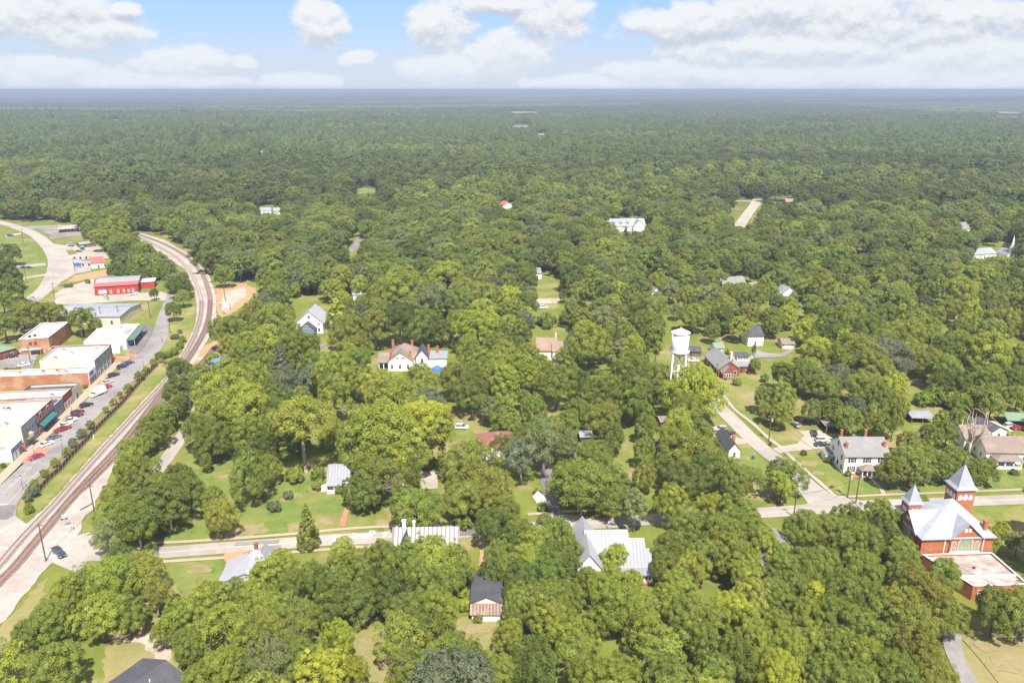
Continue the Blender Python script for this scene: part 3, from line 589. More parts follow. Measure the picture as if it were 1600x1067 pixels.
def door(par, face, p, q, z, w, h, m='shutter'):
    b = MB(); fbox(b, face, (p, q), -w / 2, w / 2, 0, .08, z, z + h); o = b.build('door', M[m], par)
    k = MB(); fbox(k, face, (p, q), w / 2 - .2, w / 2 - .1, .08, .14, z + 1.0, z + 1.1); k.build('handle', M['chrome'], o); return o
def chimney(par, x, y, z0, z1, w=.8, d=.8, m='brick', cap='terracotta', parent_roof=None):
    b = MB().box(x - w / 2, x + w / 2, y - d / 2, y + d / 2, z0, z1); b.box(x - w / 2 - .1, x + w / 2 + .1, y - d / 2 - .1, y + d / 2 + .1, z1 - .3, z1 - .1)
    o = b.build('chimney', M[m], parent_roof or par)
    return o
def post(par, x, y, z0, z1, r=.11, m='white', name='porch_post'): return MB().box(x - r, x + r, y - r, y + r, z0, z1).build(name, M[m], par)
def boxpart(par, name, m, *a): return MB().box(*a).build(name, M[m], par)
def house(name, label, cat, P, Q, depth, h, rise, wall, roof, axis='x', hip=False, group='houses among the trees', chim=None, ov=.45, wins=True, z0=0.0):
    P, w, rz = frame(P, Q); o = thing(name, label, cat, P[0], P[1], z0, rz, group)
    if hip: boxpart(o, 'wall', wall, 0, w, 0, depth, 0, h); r = roof_hip(o, M[roof], 0, w, 0, depth, h, h + rise, ov)
    else: wall_gable(o, M[wall], 0, w, 0, depth, h, h + rise, axis); r = roof_gable(o, M[roof], 0, w, 0, depth, h, h + rise, axis, ov)
    if wins:
        n = max(1, int(w / 4.2))
        for k in range(n):
            x = w * (k + .5) / n
            if k == n // 2 and n > 1: door(o, 'f', x, 0, .25, .95, 2.05)
            else: window(o, 'f', x, 0, .9, 1.0, 1.4, rows=2)
        for fc, q in (('l', 0), ('r', w)):
            for k in range(max(1, int(depth / 5))): window(o, fc, depth * (k + .5) / max(1, int(depth / 5)), q, .9, .9, 1.4, rows=2)
    if chim: chimney(o, w * chim[0], depth * chim[1], h * .6, h + rise + .9, parent_roof=r)
    return o, w
def parapet(par, m, poly, z0, z1, t=.3, cap='white', capm=None):
    # flat-roofed block: closed wall ring standing above its roof deck
    n = len(poly); a = sum(poly[i][0] * poly[(i + 1) % n][1] - poly[(i + 1) % n][0] * poly[i][1] for i in range(n))
    if a < 0: poly = poly[::-1]
    P = [np.array(p, float) for p in poly]; inn = []
    for i in range(n):
        e1 = P[i] - P[i - 1]; e2 = P[(i + 1) % n] - P[i]; n1 = np.array((-e1[1], e1[0])) / np.linalg.norm(e1); n2 = np.array((-e2[1], e2[0])) / np.linalg.norm(e2)
        b = (n1 + n2); inn.append(P[i] + b / (b @ b) * 2 * t)
    vs = [(*p, 0) for p in P] + [(*p, z1) for p in P] + [(*p, z1) for p in inn] + [(*p, z0) for p in inn]; fs = []
    for i in range(n):
        j = (i + 1) % n; fs += [(i, j, n + j, n + i), (n + i, n + j, 2 * n + j, 2 * n + i), (2 * n + i, 2 * n + j, 3 * n + j, 3 * n + i)]
    w = MB().add(vs, fs).build('wall', M[m], par)
    mb = MB(); po = [p - (inn[i] - p) * .15 for i, p in enumerate(P)]; pi = [inn[i] + (inn[i] - p) * .15 for i, p in enumerate(P)]
    vs = [(*p, z1 + .005) for p in po] + [(*p, z1 + .09) for p in po] + [(*p, z1 + .09) for p in pi] + [(*p, z1 + .005) for p in pi]; fs = []
    for i in range(n):
        j = (i + 1) % n; fs += [(i, j, n + j, n + i), (n + i, n + j, 2 * n + j, 2 * n + i), (2 * n + i, 2 * n + j, 3 * n + j, 3 * n + i), (3 * n + i, 3 * n + j, j, i)]
    mb.add(vs, fs).build('coping', M[cap], w)
    return w, inn
def flat_block(name, label, cat, P, Q, depth, h, wall, deck, front=None, coping='white', group=None, par_h=.5, units=0, left=None):
    P, w, rz = frame(P, Q); o = thing(name, label, cat, P[0], P[1], 0, rz, group)
    wl, inn = parapet(o, wall, [(0, 0), (w, 0), (w, depth), (0, depth)], h - par_h, h, cap=coping)
    rf = MB().add([(x, y, h - par_h + .0) for x, y in inn], [(0, 1, 2, 3)]).build('roof', M[deck], o)
    rr = random.Random(label)
    for k in range(units):
        x, y = rr.uniform(.2, .8) * w, rr.uniform(.15, .8) * depth; s = rr.uniform(.5, .8)
        u = MB().box(x - s, x + s, y - s, y + s, h - par_h, h - par_h + .8); u.box(x - s * .6, x + s * .6, y - s * .6, y + s * .6, h - par_h + .8, h - par_h + .95, 1); u.build('rooftop_unit', [M['metal'], M['dark_metal']], rf)
    if front: MB().box(-.005, w + .005, -.14, -.01, 0, h + .12).build('facade', M[front], o)
    return o, w

# ------------------------------------------------------------------ main street shop row
SHOPS = 'shop buildings in the main street row'
def shopfront(o, w, n, up=0, zup=5.2, wm='white', arch=False, gz=.6, q=-.14, gm='glass'):
    for k in range(n): window(o, 'f', w * (k + .5) / n, q, gz, w / n * .72, 2.1, fm=wm, cols=2, gm=gm)
    for k in range(up): window(o, 'f', w * (k + .5) / up, q, zup, .95, 1.6, fm=wm, rows=2, arch=arch)
o, w = flat_block('shop_building', 'low blue-grey shop with pale grey roof and white side wall beside the crossing', 'shop', st(.2, 0), st(8.2, 0), 26, 4.4, 'white', 'flat_grey', 'blue_grey', group=SHOPS, par_h=.3)
for x in (1.6, 3.9): window(o, 'f', x, -.14, .2, 1.5, 2.5, gm='white', fm='metal')
door(o, 'f', 6.6, -.14, .1, 1.0, 2.1, 'red_metal'); MB().add([(5.9, -.15, 3.0), (7.3, -.15, 3.0), (7.3, -1.2, 2.4), (5.9, -1.2, 2.4)], [(0, 1, 2, 3)]).build('awning', M['red_metal'], o)
o, w = flat_block('shop_building', 'two-storey grey-fronted shop with white roof and cream side wall', 'shop', st(9.2, 0), st(20.4, 0), 30, 8.4, 'cream', 'membrane', 'grey_front', coping='metal', group=SHOPS, units=6)
shopfront(o, w, 3, 5, 5.0, 'blue_grey')
MB().box(1.5, 5.5, -1.6, -.15, 3.2, 3.4).build('canopy', M['wood'], o); MB().lathe([(.9, 3.45), (.9, 4.6), (.1, 5.2)], 10, c=(4.2, -1.0)).build('roof_turret', M['sidewalk'], o)
o, w = flat_block('shop_building', 'red brick two-storey shop with teal awning over the pavement', 'shop', st(20.8, 0), st(34.6, 0), 32, 8.2, 'brick_old', 'membrane', 'brick_red', coping='metal', group=SHOPS, units=7)
shopfront(o, w, 4, 7, 5.0, 'grey_front', True)
for k, x in enumerate((3.5, 9.5)): MB().box(x - .9, x + .9, -.2, -.15, 7.2, 7.7).build('stone_panel', M['white'], o)
aw = MB(); aw.add([(1.2, -.2, 4.1), (12.8, -.2, 4.1), (12.8, -1.7, 3.1), (1.2, -1.7, 3.1), (1.2, -.2, 3.9), (12.8, -.2, 3.9), (12.8, -1.7, 2.75), (1.2, -1.7, 2.75)], [(0, 1, 2, 3), (7, 6, 5, 4), (3, 2, 6, 7), (0, 3, 7, 4), (1, 5, 6, 2)]); aw.build('awning', M['awning'], o)
o, w = flat_block('shop_building', 'one-storey shop with slate-blue panel front and dark roof behind', 'shop', st(35, 0), st(43.4, 0), 12, 5.4, 'grey_front', 'tar', 'slate_blue', coping='metal', group=SHOPS)
shopfront(o, w, 2, 0, wm='wood')
o, w = flat_block('shop_building', 'one-storey red brick shop with white shop windows, white roof', 'shop', st(43.8, 0), st(52.2, 0), 26, 5.8, 'brick_old', 'membrane', 'brick_red', coping='metal', group=SHOPS, units=1)
shopfront(o, w, 3)
o, w = flat_block('shop_building', 'empty roofless beige shop shell with black tarred deck beside the vacant lot', 'shop', st(52.6, 0), st(60.6, 0), 18, 5.0, 'beige', 'tar', 'beige', coping='dark_metal', group=SHOPS, par_h=.9)
door(o, 'f', 4, -.14, .1, 1.2, 2.2)
o, w = flat_block('shop_building', 'long low building with orange brick side wall and white roof', 'shop', st(70.4, 0), st(78, 0), 60, 5.8, 'brick_old', 'membrane', 'white', coping='white', group=SHOPS, units=5)
shopfront(o, w, 3, 0, wm='dark_metal'); MB().box(1.2, 5.2, -.22, -.15, 3.9, 5.2).build('sign', M['blue_sign'], o)
o, w = flat_block('shop_building', 'big two-storey grey shop with tall narrow windows and pale side wall', 'shop', st(78.6, 0), st(96.2, 0), 21, 9.0, 'beige', 'membrane', 'grey_front', coping='metal', group=SHOPS, units=4)
shopfront(o, w, 4, 9, 5.6, 'white', gz=.4); MB().box(0, w, -.5, -.15, 8.4, 8.75).build('cornice', M['white'], o)
for k in range(5): MB().box(w * k / 4 - .25, w * k / 4 + .25, -.3, -.15, .1, 8.3).build('pilaster', M['grey_front'], o)
o, w = flat_block('shop_building', 'narrow black-roofed extension along the big grey shop', 'shop', st(96.8, -.4), st(101.5, -.4), 24, 8.2, 'brick_old', 'tar', None, coping='metal', group=SHOPS)
window(o, 'f', 2.2, 0, 1, 1.4, 1.8); door(o, 'f', 4, 0, .1, .9, 2.1)
# white flat-roofed building with a green side canopy
o, w = flat_block('flat_roof_shop', 'white one-storey building with stained white roof near the asphalt lot', 'shop', st(119, 0), st(146, -1.5), 18, 4.6, 'white', 'membrane_dirty', None, coping='white', par_h=.25, units=1)
MB().box(2, 26, -3.2, -.02, 3.7, 3.95).build('canopy', M['green_trim'], o); MB().box(4, 11, -.02, -.01, .2, .21).build('sill', M['white'], o)
for x in (4, 8, 12, 16, 20): window(o, 'f', x, 0, .6, 2.4, 2.2, fm='metal', cols=2)
for x in (2.3, 10, 18, 25.7): post(o, x, -3.0, 0, 3.7, .1, 'metal', 'canopy_post')
MB().box(-6, -.4, 1.5, 10, 0, 3.0).build('side_annex', M['white'], o)
# two-storey brick building behind the row
P, w, rz = frame((-223.0, 342.0), (-211.2, 345.2)); o = thing('brick_building', 'two-storey orange brick building with white roof behind the shop row', 'building', P[0], P[1], 0, rz)
parapet(o, 'brick_old', [(0, 0), (w, 0), (w + 2.6, 26), (2.6, 26)], 7.0, 7.5, cap='white'); MB().add([(.3, .3, 7.05), (w - .3, .3, 7.05), (w + 2.3, 25.7, 7.05), (2.9, 25.7, 7.05)], [(0, 1, 2, 3)]).build('roof', M['membrane'], o)
for x in (4.5, 6.5): window(o, 'f', x, 0, 4.6, .9, 1.1, fm='dark_metal'); window(o, 'f', x, 0, 1.6, .9, 1.3, fm='white')
MB().box(.4, 3.4, -.5, -.01, 2.2, 2.9).build('sign_band', M['white'], o); MB().box(4, 9, -2.6, -.01, 2.7, 2.9).build('canopy', M['membrane_dirty'], o)
for x in (4.2, 8.8): post(o, x, -2.4, 0, 2.7, .08, 'metal', 'canopy_post')
MB().box(w - 4, w + 1.5, 26.8, 32, 0, 5).build('rear_wing', M['brick_old'], o); MB().box(w - 4.2, w + 1.7, 26.6, 32.2, 5.005, 5.15).build('rear_roof', M['membrane'], o)
for x, y in ((3.5, 4), (5.4, 5)): MB().box(x - .5, x + .5, y - .5, y + .5, 7.06, 7.9).build('rooftop_unit', M['dark_metal'], o)
# green-roofed brick building at the frame edge
o, w = house('green_roof_building', 'brick building with green metal hip roof beside the orange brick block', 'building', g(-40, 575), g(28, 556), 15, 4.0, 2.6, 'brick_red', 'green_roof', hip=True, group=None)
# warehouse
o, w = house('warehouse', 'long warehouse with grey metal roof and cream walls beyond the brick block', 'warehouse', (-237.5, 391.0), (-201.2, 391.5), 25.5, 4.2, 1.2, 'cream', 'tin_grey', group=None, wins=False)
MB().box(8, 11, -.06, .0, 0, 3).build('roller_door', M['metal'], o); MB().box(24, 27, -.06, .0, 0, 3).build('roller_door', M['metal'], o); door(o, 'f', 32, 0, .05, 1, 2.1)
# red metal building
P, w, rz = frame((-244.6, 452.3), (-222.4, 459.2)); o = thing('red_metal_building', 'red metal workshop with white windows and grey roof behind a concrete yard', 'workshop', P[0], P[1], 0, rz)
wall_gable(o, M['red_metal'], 0, w, 0, 22, 5.2, 6.6, 'x'); roof_gable(o, M['tin_grey'], 0, w, 3.2, 22, 5.6, 6.7, 'x', .3); MB().slab([(-.4, -.5, 5.2), (w + .4, -.5, 5.2), (w + .4, 4.2, 6.35), (-.4, 4.2, 6.35)], .2).build('roof_skirt', M['red_roof'], o)
MB().box(2, 6.2, -.06, 0, .7, 2.8).build('roller_door', M['white'], o)
for x in (8.5, 12.5, 15.5, 18.2, 20.6): window(o, 'f', x, 0, .7, 1.0, 1.8, fm='white', gm='stained')
MB().box(w + .05, w + 8, 10, 20, 0, 3.8).build('annex', M['red_metal'], o); MB().box(w + .02, w + 8.3, 9.7, 20.3, 3.81, 4.0).build('annex_roof', M['membrane'], o)
# highway corner store with red roof, canopy pumps and sign
o, w = house('corner_store', 'small white store with pale red metal roof by the highway junction', 'shop', g(144, 420), g(164, 418), 14, 3.8, 2.6, 'white', 'red_roof', group=None, wins=False)
door(o, 'f', 4, 0, .05, 1, 2.1); window(o, 'f', 8, 0, .9, 1.4, 1.2)
for (x, y, lab) in ((126, 405, 'far'), (130, 416, 'near')):
    c = thing('fuel_pump_island', 'dark fuel pump island, %s one, before the red-roofed store' % ('farther' if lab == 'far' else 'nearer'), 'pump island', *g(x, y), rz=.1, group='fuel pump islands')
    MB().box(-6, 6, -.7, .7, 0, .15).build('plinth', M['concrete'], c)
    for xx in (-4, 0, 4): MB().box(xx - .5, xx + .5, -.35, .35, .15, 1.7).build('pump', M['dark_metal'], c)
c = thing('price_sign', 'blue roadside sign on posts before the red-roofed store', 'sign', *g(122, 419)); MB().box(-2.4, 2.4, -.12, .12, 1.2, 3.6).build('sign_face', M['blue_sign'], c)
for x in (-2, 2): post(c, x, .2, 0, 1.25, .1, 'metal', 'sign_post')
# brown low building by the highway
o, w = house('low_brown_building', 'low brown roadside building with flat pale roof under the wood edge', 'building', g(92, 364.5), g(121, 362.5), 18, 3.4, .8, 'brick_old', 'flat_grey', group=None, wins=False, ov=1.8)
for x in (2.5, 5, 7.5, 10): window(o, 'f', x, 0, .6, 1.6, 1.8, fm='dark_metal')
# storage sheds and clutter behind the junction
o, w = house('storage_shed', 'low grey shed beside the wood edge behind the highway junction', 'shed', g(126, 388), g(150, 385), 9, 2.8, .8, 'wood', 'tin_grey', group=None, wins=False); door(o, 'f', 3, 0, 0, 2, 2.2)
o, w = house('storage_shed', 'tiny green shed beside the junction car park', 'shed', g(127, 391.5), g(132, 391), 4, 2.4, .6, 'awning', 'green_roof', group=None, wins=False); door(o, 'f', 1.2, 0, 0, .9, 2)

# ------------------------------------------------------------------ white two-storey house on the corner
o = thing('white_house', 'white two-storey house with grey gable roof and four brick chimneys on the corner lawn', 'house', 103.8, 224.7, 0, R(-.6)); w = 13.8
wall_gable(o, M['siding'], 0, w, 0, 12.2, 6.4, 10.0, 'x'); rf = roof_gable(o, M['shingle'], 0, w, 0, 12.2, 6.4, 10.0, 'x', .5, end=.3)
wall_gable(o, M['siding'], 1.5, 8.5, 12.21, 16.5, 3.0, 4.4, 'y', name='rear_wing'); roof_gable(o, M['shingle'], 1.5, 8.5, 12.6, 16.5, 3.0, 4.4, 'y', .4, name='rear_roof')
MB().box(-2.2, -.01, 9.4, 13.2, 0, 2.5).build('side_porch', M['siding'], o); MB().slab([(-2.5, 9.1, 2.55), (-.01, 9.1, 3.2), (-.01, 13.5, 3.2), (-2.5, 13.5, 2.55)], .12).build('side_porch_roof', M['shingle'], o)
for x in (2.3, 6.9, 11.5):
    window(o, 'f', x, 0, 4.2, 1.05, 1.6, rows=2, shutters='shutter')
    if x != 6.9: window(o, 'f', x, 0, 1.0, 1.05, 1.8, rows=3, cols=2, shutters='shutter')
for y, z in ((2.5, 4.1), (6.1, 7.2), (9.6, 4.2), (2.0, 1.0), (5, 1.2), (8, 1.0)): window(o, 'l', y, 0, z, .85, 1.4, rows=2, fm='shutter')
for y in (3, 9): window(o, 'r', y, w, 4.1, .9, 1.5); window(o, 'r', y, w, 1.0, .9, 1.5)
for x, y, z1 in ((1.0, 2.6, 9.9), (w - .8, 3.0, 10.0), (2.8, 11.4, 10.3), (9.8, 9.8, 11.0)): chimney(o, x, y, 5, z1, .75, .75, 'brick', parent_roof=rf)
MB().box(4.2, 9.6, -3.1, -.01, 0, .55).build('porch_floor', M['concrete'], o); MB().box(1.8, 4.15, -2.6, -.02, 0, .5).build('terrace', M['brick'], o)
roof_hip(o, M['shingle_brown'], 4.4, 9.4, -3.0, -.5, 3.0, 4.6, .35, ridge=0.3, name='porch_roof')
for x in (4.7, 6.2, 7.6, 9.1): post(o, x, -2.85, .55, 2.85, .13)
door(o, 'f', 6.9, 0, .6, 1.1, 2.1); MB().box(6.2, 7.6, -4.0, -3.12, 0, .28).build('step', M['brick'], o)
# carport behind it
c = thing('carport', 'open carport with grey hip roof behind the white two-storey house', 'carport', *g(1290, 676.5)); roof_hip(c, M['shingle_brown'], 0, 9, 0, 8, 2.7, 4.0, .4)
for x in (.3, 8.7):
    for y in (.3, 7.7): post(c, x, y, 0, 2.55, .12, 'white', 'carport_post')
MB().box(.5, 8.5, 7.85, 8.0, 0, 2.5).build('back_wall', M['wood'], c)

# ------------------------------------------------------------------ brick church with two metal spires and a flat annex
o = thing('brick_church', 'orange brick church with pale metal roof and two pointed spires beside the main road', 'church', 102.6, 174.2, 0, R(3.0)); w, D = 18.4, 15.5
boxpart(o, 'wall', 'brick', 0, w, 0, D, 0, 8.2)
rf = MB().add([(-.6, -.6, 8.2), (w + .6, -.6, 8.2), (w + .6, D + .6, 8.2), (-.6, D + .6, 8.2), (11.6, 8.2, 14.6)], [(0, 1, 4), (1, 2, 4), (2, 3, 4), (3, 0, 4)]); rf.box(-.6, w + .6, -.6, D + .6, 7.95, 8.195); rf = rf.build('roof', M['church_tin'], o)
def church_gable(face, c0, half, za, inner):  # gabled projection of the brick wall with its own roof
    q = .0; pr = .35
    pw = [(-half, 8.15), (half, 8.15), (0, za)]
    vs = [pt(face, a, pr, z, (c0, q)) for a, z in [(-half, .1), (half, .1)] + pw[1::-1][:0] + [(half, 8.15), (0, za - .25), (-half, 8.15)]] ; nb = len(vs)
    vs += [pt(face, a, -.3, z, (c0, q)) for a, z in [(-half, .1), (half, .1), (half, 8.15), (0, za - .25), (-half, 8.15)]]
    MB().add(vs, [tuple(range(nb))] + [(i, nb + i, nb + (i + 1) % nb, (i + 1) % nb) for i in range(nb)]).build('gable_wall', M['brick'], o)
    mb = MB()
    for s in (-1, 1):
        A = pt(face, s * (half + .5), pr + .4, 7.95, (c0, q)); B = pt(face, 0, pr + .4, za + .05, (c0, q)); C = pt(face, 0, -inner, za + .05, (c0, q)); Dd = pt(face, s * (half + .5), -inner, 7.95, (c0, q))
        mb.slab([A, B, C, Dd] if s < 0 else [A, Dd, C, B], .2)
    mb.build('gable_roof', M['church_tin'], o)
church_gable('f', 11.2, 4.0, 12.2, 6.0); church_gable('l', 6.6, 4.2, 12.4, 7.0)
window(o, 'f', 11.2, -.35, 4.4, 3.6, 2.0, 'cream', 'stained', rows=2, cols=4, t=.22, arch=True)
for x in (8.2, 14.2): window(o, 'f', x, -.35, 4.4, 1.0, 2.2, 'cream', 'stained', rows=2, arch=True, t=.14)
for x in (-.5, .5): window(o, 'f', 11.2 + x, -.35, 9.9, .5, .5, 'white', 'white', arch=True)
MB().box(7.2, 15.2, -.55, -.36, 4.1, 4.3).build('stone_sill', M['white'], o)
window(o, 'l', 6.6, -.35, 3.6, 3.4, 2.6, 'cream', 'stained', rows=2, cols=3, t=.2, arch=True)
for y in (3.8, 9.4): window(o, 'l', y, -.35, 3.6, .9, 2.4, 'cream', 'stained', rows=2, arch=True)
for y in (-.45, .45): window(o, 'l', 6.6 + y, -.35, 9.9, .45, .5, 'white', 'white', arch=True)
for y in (1.2, 3.2, 5.4, 7.6): window(o, 'l', y, -.36 if 2.4 < y < 10.8 else 0, .5, 1.0, 1.6, 'white', 'glass', rows=2)
MB().box(-.44, -.36, .05, D - .05, 2.75, 2.95).build('stone_band', M['white'], o)
for x in (5.9, 15.9): MB().box(x - .09, x + .09, -.2, -.02, 3.8, 8.1).build('downpipe', M['white'], o)
chimney(o, 16.6, 1.4, 7, 12.0, .9, .9, 'brick', parent_roof=rf)
def spire(name, x, y, s, zw, zt, arches, base=0.0, fl=.55):
    t = MB().box(x - s, x + s, y - s, y + s, base, zw).build('tower', M['brick'], o)
    b = MB().lathe([(s * 1.36, zw), (s * 1.36, zw + .55), ], 4); b.v = [(x + (a * math.cos(math.pi / 4) - c * math.sin(math.pi / 4)) * 1.03, y + (a * math.sin(math.pi / 4) + c * math.cos(math.pi / 4)) * 1.03, z) for a, c, z in b.v]; b.build('cornice', M['white'], t)
    sp = MB().lathe([(s * 1.72, zw + .56), (s * 1.72, zw + .62), (s * 1.32, zw + 1.25), (.04, zt)], 4); sp.v = [(x + (a - c) * .7071, y + (a + c) * .7071, z) for a, c, z in sp.v]; sp.build('spire_roof', M['church_tin'], t)
    MB().tube([(x, y, zt - .1), (x, y, zt + 1.1)], .05, 5).build('finial', M['metal'], t)
    for fc, c in (('f', (x, y - s)), ('l', (y, x - s)), ('r', (y, x + s)), ('b', (x, y + s))):
        for k in arches: window(o, fc, c[0] + k * s * .56, c[1], zw - 2.3 if len(arches) > 2 else zw - 1.9, s * .36, .75 if k else .95, 'white', 'white', arch=True, t=.08)
    return t
spire('tower', 17.2, 13.8, 2.45, 14.6, 21.4, (-1, 0, 1)); spire('tower', 3.1, 11.6, 1.75, 11.6, 17.0, (-.5, .5))
window(o, 'f', 3.1, 11.6 - 1.75, 4.2, .9, 2.8, 'cream', 'stained', arch=True)
an = [(6.2, -15.2), (w - .3, -15.2), (w - .3, -.62), (-.4 + .5, -.62)]
a_ = thing('church_annex', 'flat-roofed brick annex with white coping joined to the church front', 'building', 102.6, 174.2, 0, R(3.0))
wl, inn = parapet(a_, 'brick', [(5.0, -14.2), (18.4, -14.2), (18.2, -.7), (.2, -.7)], 3.5, 4.0, t=.3); MB().add([(*p, 3.52) for p in inn], [(0, 1, 2, 3)]).build('roof', M['flat_grey'], a_)
MB().slab([(4.5, -10.5, 4.08), (18.0, -10.5, 4.08), (18.0, -10.1, 4.08), (4.4, -10.1, 4.08)], .5).build('fire_wall', M['white'], a_)
MB().lathe([(.35, 3.53), (.35, 3.9), (.1, 4.0)], 8, c=(10, -6.5)).build('roof_vent', M['dark_metal'], a_)
for x in (7, 10, 13): window(a_, 'f', x, -14.2, 1.2, 1.2, 1.6, rows=2)
window(a_, 'l', -5, 1.75, 1.2, 1.0, 1.4)

# ------------------------------------------------------------------ water tower and ground tank
o = thing('water_tower', 'white steel water tower on four legs rising above the trees', 'water tower', 63.2, 284.0)
rt = 3.2
MB().lathe([(.15, 18.9), (1.6, 19.3), (2.6, 20.1), (rt, 21.3), (rt, 28.6)], 32).build('tank', M['tank_white'], o, True)
MB().lathe([(rt + .33, 28.45), (rt + .33, 28.55), (1.8, 29.4), (.3, 30.0), (.25, 30.5)], 32).build('roof', M['tank_white'], o)
MB().lathe([(rt + .05, 21.1), (rt + .56, 21.1), (rt + .56, 21.25), (rt + .05, 21.26)], 32).build('balcony', M['tank_white'], o)
MB().lathe([(rt + .5, 21.26), (rt + .5, 22.2), (rt + .54, 22.2), (rt + .54, 21.26)], 32).build('railing', M['tank_white'], o)
MB().tube([(0, 0, 0), (0, 0, 19.2)], .45, 12).build('riser_pipe', M['tank_white'], o, True)
lg = [(math.cos(a), math.sin(a)) for a in [R(35 + 90 * k) for k in range(4)]]
for c, s in lg: MB().tube([(4.6 * c, 4.6 * s, 0), (3.3 * c, 3.3 * s, 21.6)], .3, 10).build('leg', M['tank_white'], o, True)
for z in (7.0, 14.0):
    r_ = 4.6 - 1.3 * z / 21.6
    for k in range(4):
        a, b = lg[k], lg[(k + 1) % 4]; MB().tube([(r_ * a[0], r_ * a[1], z), (r_ * b[0], r_ * b[1], z)], .14, 6).build('strut', M['tank_white'], o)
        r2 = 4.6 - 1.3 * (z + 7) / 21.6; MB().tube([(r_ * a[0], r_ * a[1], z), (r2 * b[0], r2 * b[1], z + 7)], .05, 5).build('tie_rod', M['tank_white'], o); MB().tube([(r_ * b[0], r_ * b[1], z), (r2 * a[0], r2 * a[1], z + 7)], .05, 5).build('tie_rod', M['tank_white'], o)
MB().tube([(3.7, 0, 2), (3.55, 0, 21.2)], .08, 5).build('ladder', M['tank_white'], o)
o = thing('water_tank', 'round blue-green ground tank with pale blue lid beside the rail crossing path', 'tank', *g(346, 581)); MB().lathe([(3.6, 0), (3.6, 5.2)], 28).build('tank_wall', M['tank_blue'], o, True)
MB().lathe([(3.85, 5.21), (3.85, 5.4), (.3, 6.5), (.3, 6.8)], 28).build('roof', M['tank_lid'], o); MB().box(.8, 1.5, -1.9, -1.2, 6.0, 6.6).build('hatch', M['dark_metal'], o)
MB().tube([(-3.3, -1.7, 0), (-3.3, -1.7, 5.3)], .08, 5).build('ladder', M['metal'], o)

# ------------------------------------------------------------------ houses in the middle of town
# big victorian house
o = thing('victorian_house', 'big white house with brownish roofs, gables and many brick chimneys among oaks', 'house', -57.2, 321.0, 0, R(3)); 
boxpart(o, 'wall', 'siding', 3.2, 18.5, 3, 14, 0, 4.6); rf = roof_hip(o, M['shingle_brown'], 3.2, 18.5, 3, 14, 4.6, 9.6, .5, ridge=.4)
wall_gable(o, M['siding'], 4.2, 14.6, -.6, 3.0, 4.4, 8.2, 'y', name='front_gable'); roof_gable(o, M['shingle_brown'], 4.2, 14.6, -.6, 5.5, 4.4, 8.2, 'y', .5, name='front_gable_roof')
MB().slab([(-.4, -.4, 3.9), (4.4, -.4, 3.9), (4.4, 6, 6.4), (-.4, 6, 6.4)], .2).build('porch_roof', M['shingle_brown'], o); MB().box(0, 4.2, 0, 5.8, 0, .6).build('porch_floor', M['wood'], o)
for x, y in ((.2, .2), (2.2, .2), (.2, 3)): post(o, x, y, .6, 3.7, .16)
for x in (8.2, 10.6): window(o, 'f', x, -.6, 5.3, .7, 1.0)
for x in (5.8, 9.2, 12.6): window(o, 'f', x, -.6, 1.0, 1.0, 1.8, rows=2)
wall_gable(o, M['siding'], 16.0, 21.0, 1.5, 10, 5.4, 8.4, 'y', name='side_gable'); roof_gable(o, M['shingle_dark'], 16.0, 21.0, 1.5, 11, 5.4, 8.4, 'y', .45, name='side_gable_roof'); window(o, 'f', 18.6, 1.5, 3.0, 1.2, 1.7, rows=2)
boxpart(o, 'rear_wing', 'siding', 21.02, 29, 3, 9, 0, 4.2); MB().slab([(20.9, 2.6, 4.2), (29.4, 2.6, 4.2), (29.4, 9.4, 5.6), (21, 9.4, 5.6)], .15).build('rear_roof', M['tin'], o)
for x, y, z in ((5.4, .8, 8.4), (13.6, .8, 8.6), (5.5, 11, 10.4), (13.8, 11.5, 10.0), (21.2, 7, 9.2), (25, 8, 8.2)): chimney(o, x, y, 3.5, z, 1.0, .8, 'brick', parent_roof=rf)
# pale gabled house to its west
o = thing('gabled_house', 'pale house with tall white front gable and dark dormer porch half hidden by oaks', 'house', *g(464, 521)); 
wall_gable(o, M['siding'], 0, 13, 0, 14, 5.6, 11.2, 'y'); rf = roof_gable(o, M['tin_y'], 0, 13, 0, 14, 5.6, 11.2, 'y', .7)
wall_gable(o, M['slate_blue'], 2.4, 9.6, -3.6, -.01, 3.3, 6.4, 'y', name='porch_gable'); roof_gable(o, M['shingle_dark'], 2.4, 9.6, -3.6, -.0, 3.3, 6.4, 'y', .7, name='porch_roof')
for x in (5.2, 6.9): window(o, 'f', x, -3.6, 3.6, .8, 1.3)
for x in (1.6, 11.2): window(o, 'f', x, 0, 1, 1, 1.7); window(o, 'f', x, 0, 4.4, .9, 1.0)
window(o, 'f', 6.5, 0, 7.8, 1.2, 1.3)
# tan-roofed house with a round screened porch
o = thing('tan_roof_house', 'house with tan shingle roofs and white screened corner porch below the hedge', 'house', *g(838, 566), rz=R(-2))
wall_gable(o, M['white'], 0, 9, 3, 12, 4.8, 9.0, 'x'); rf = roof_gable(o, M['shingle_tan'], 0, 9, 3, 12, 4.8, 9.0, 'x', .5)
wall_gable(o, M['white'], 7.2, 12.2, 1.2, 8, 5.0, 8.0, 'x', name='wing'); roof_gable(o, M['shingle_tan'], 7.2, 12.2, 1.2, 8, 5.0, 8.0, 'x', .4, name='wing_roof'); window(o, 'f', 10, 1.2, 3.2, 1.0, 1.3); window(o, 'r', 4.5, 12.2, 5.2, .9, 1.3)
p = MB().lathe([(3.6, 0), (3.6, .8)], 12, c=(11.5, -.6)).build('porch_base', M['white'], o); MB().lathe([(3.4, .81), (3.4, 2.5)], 12, c=(11.5, -.6)).build('screen', M['glass'], o)
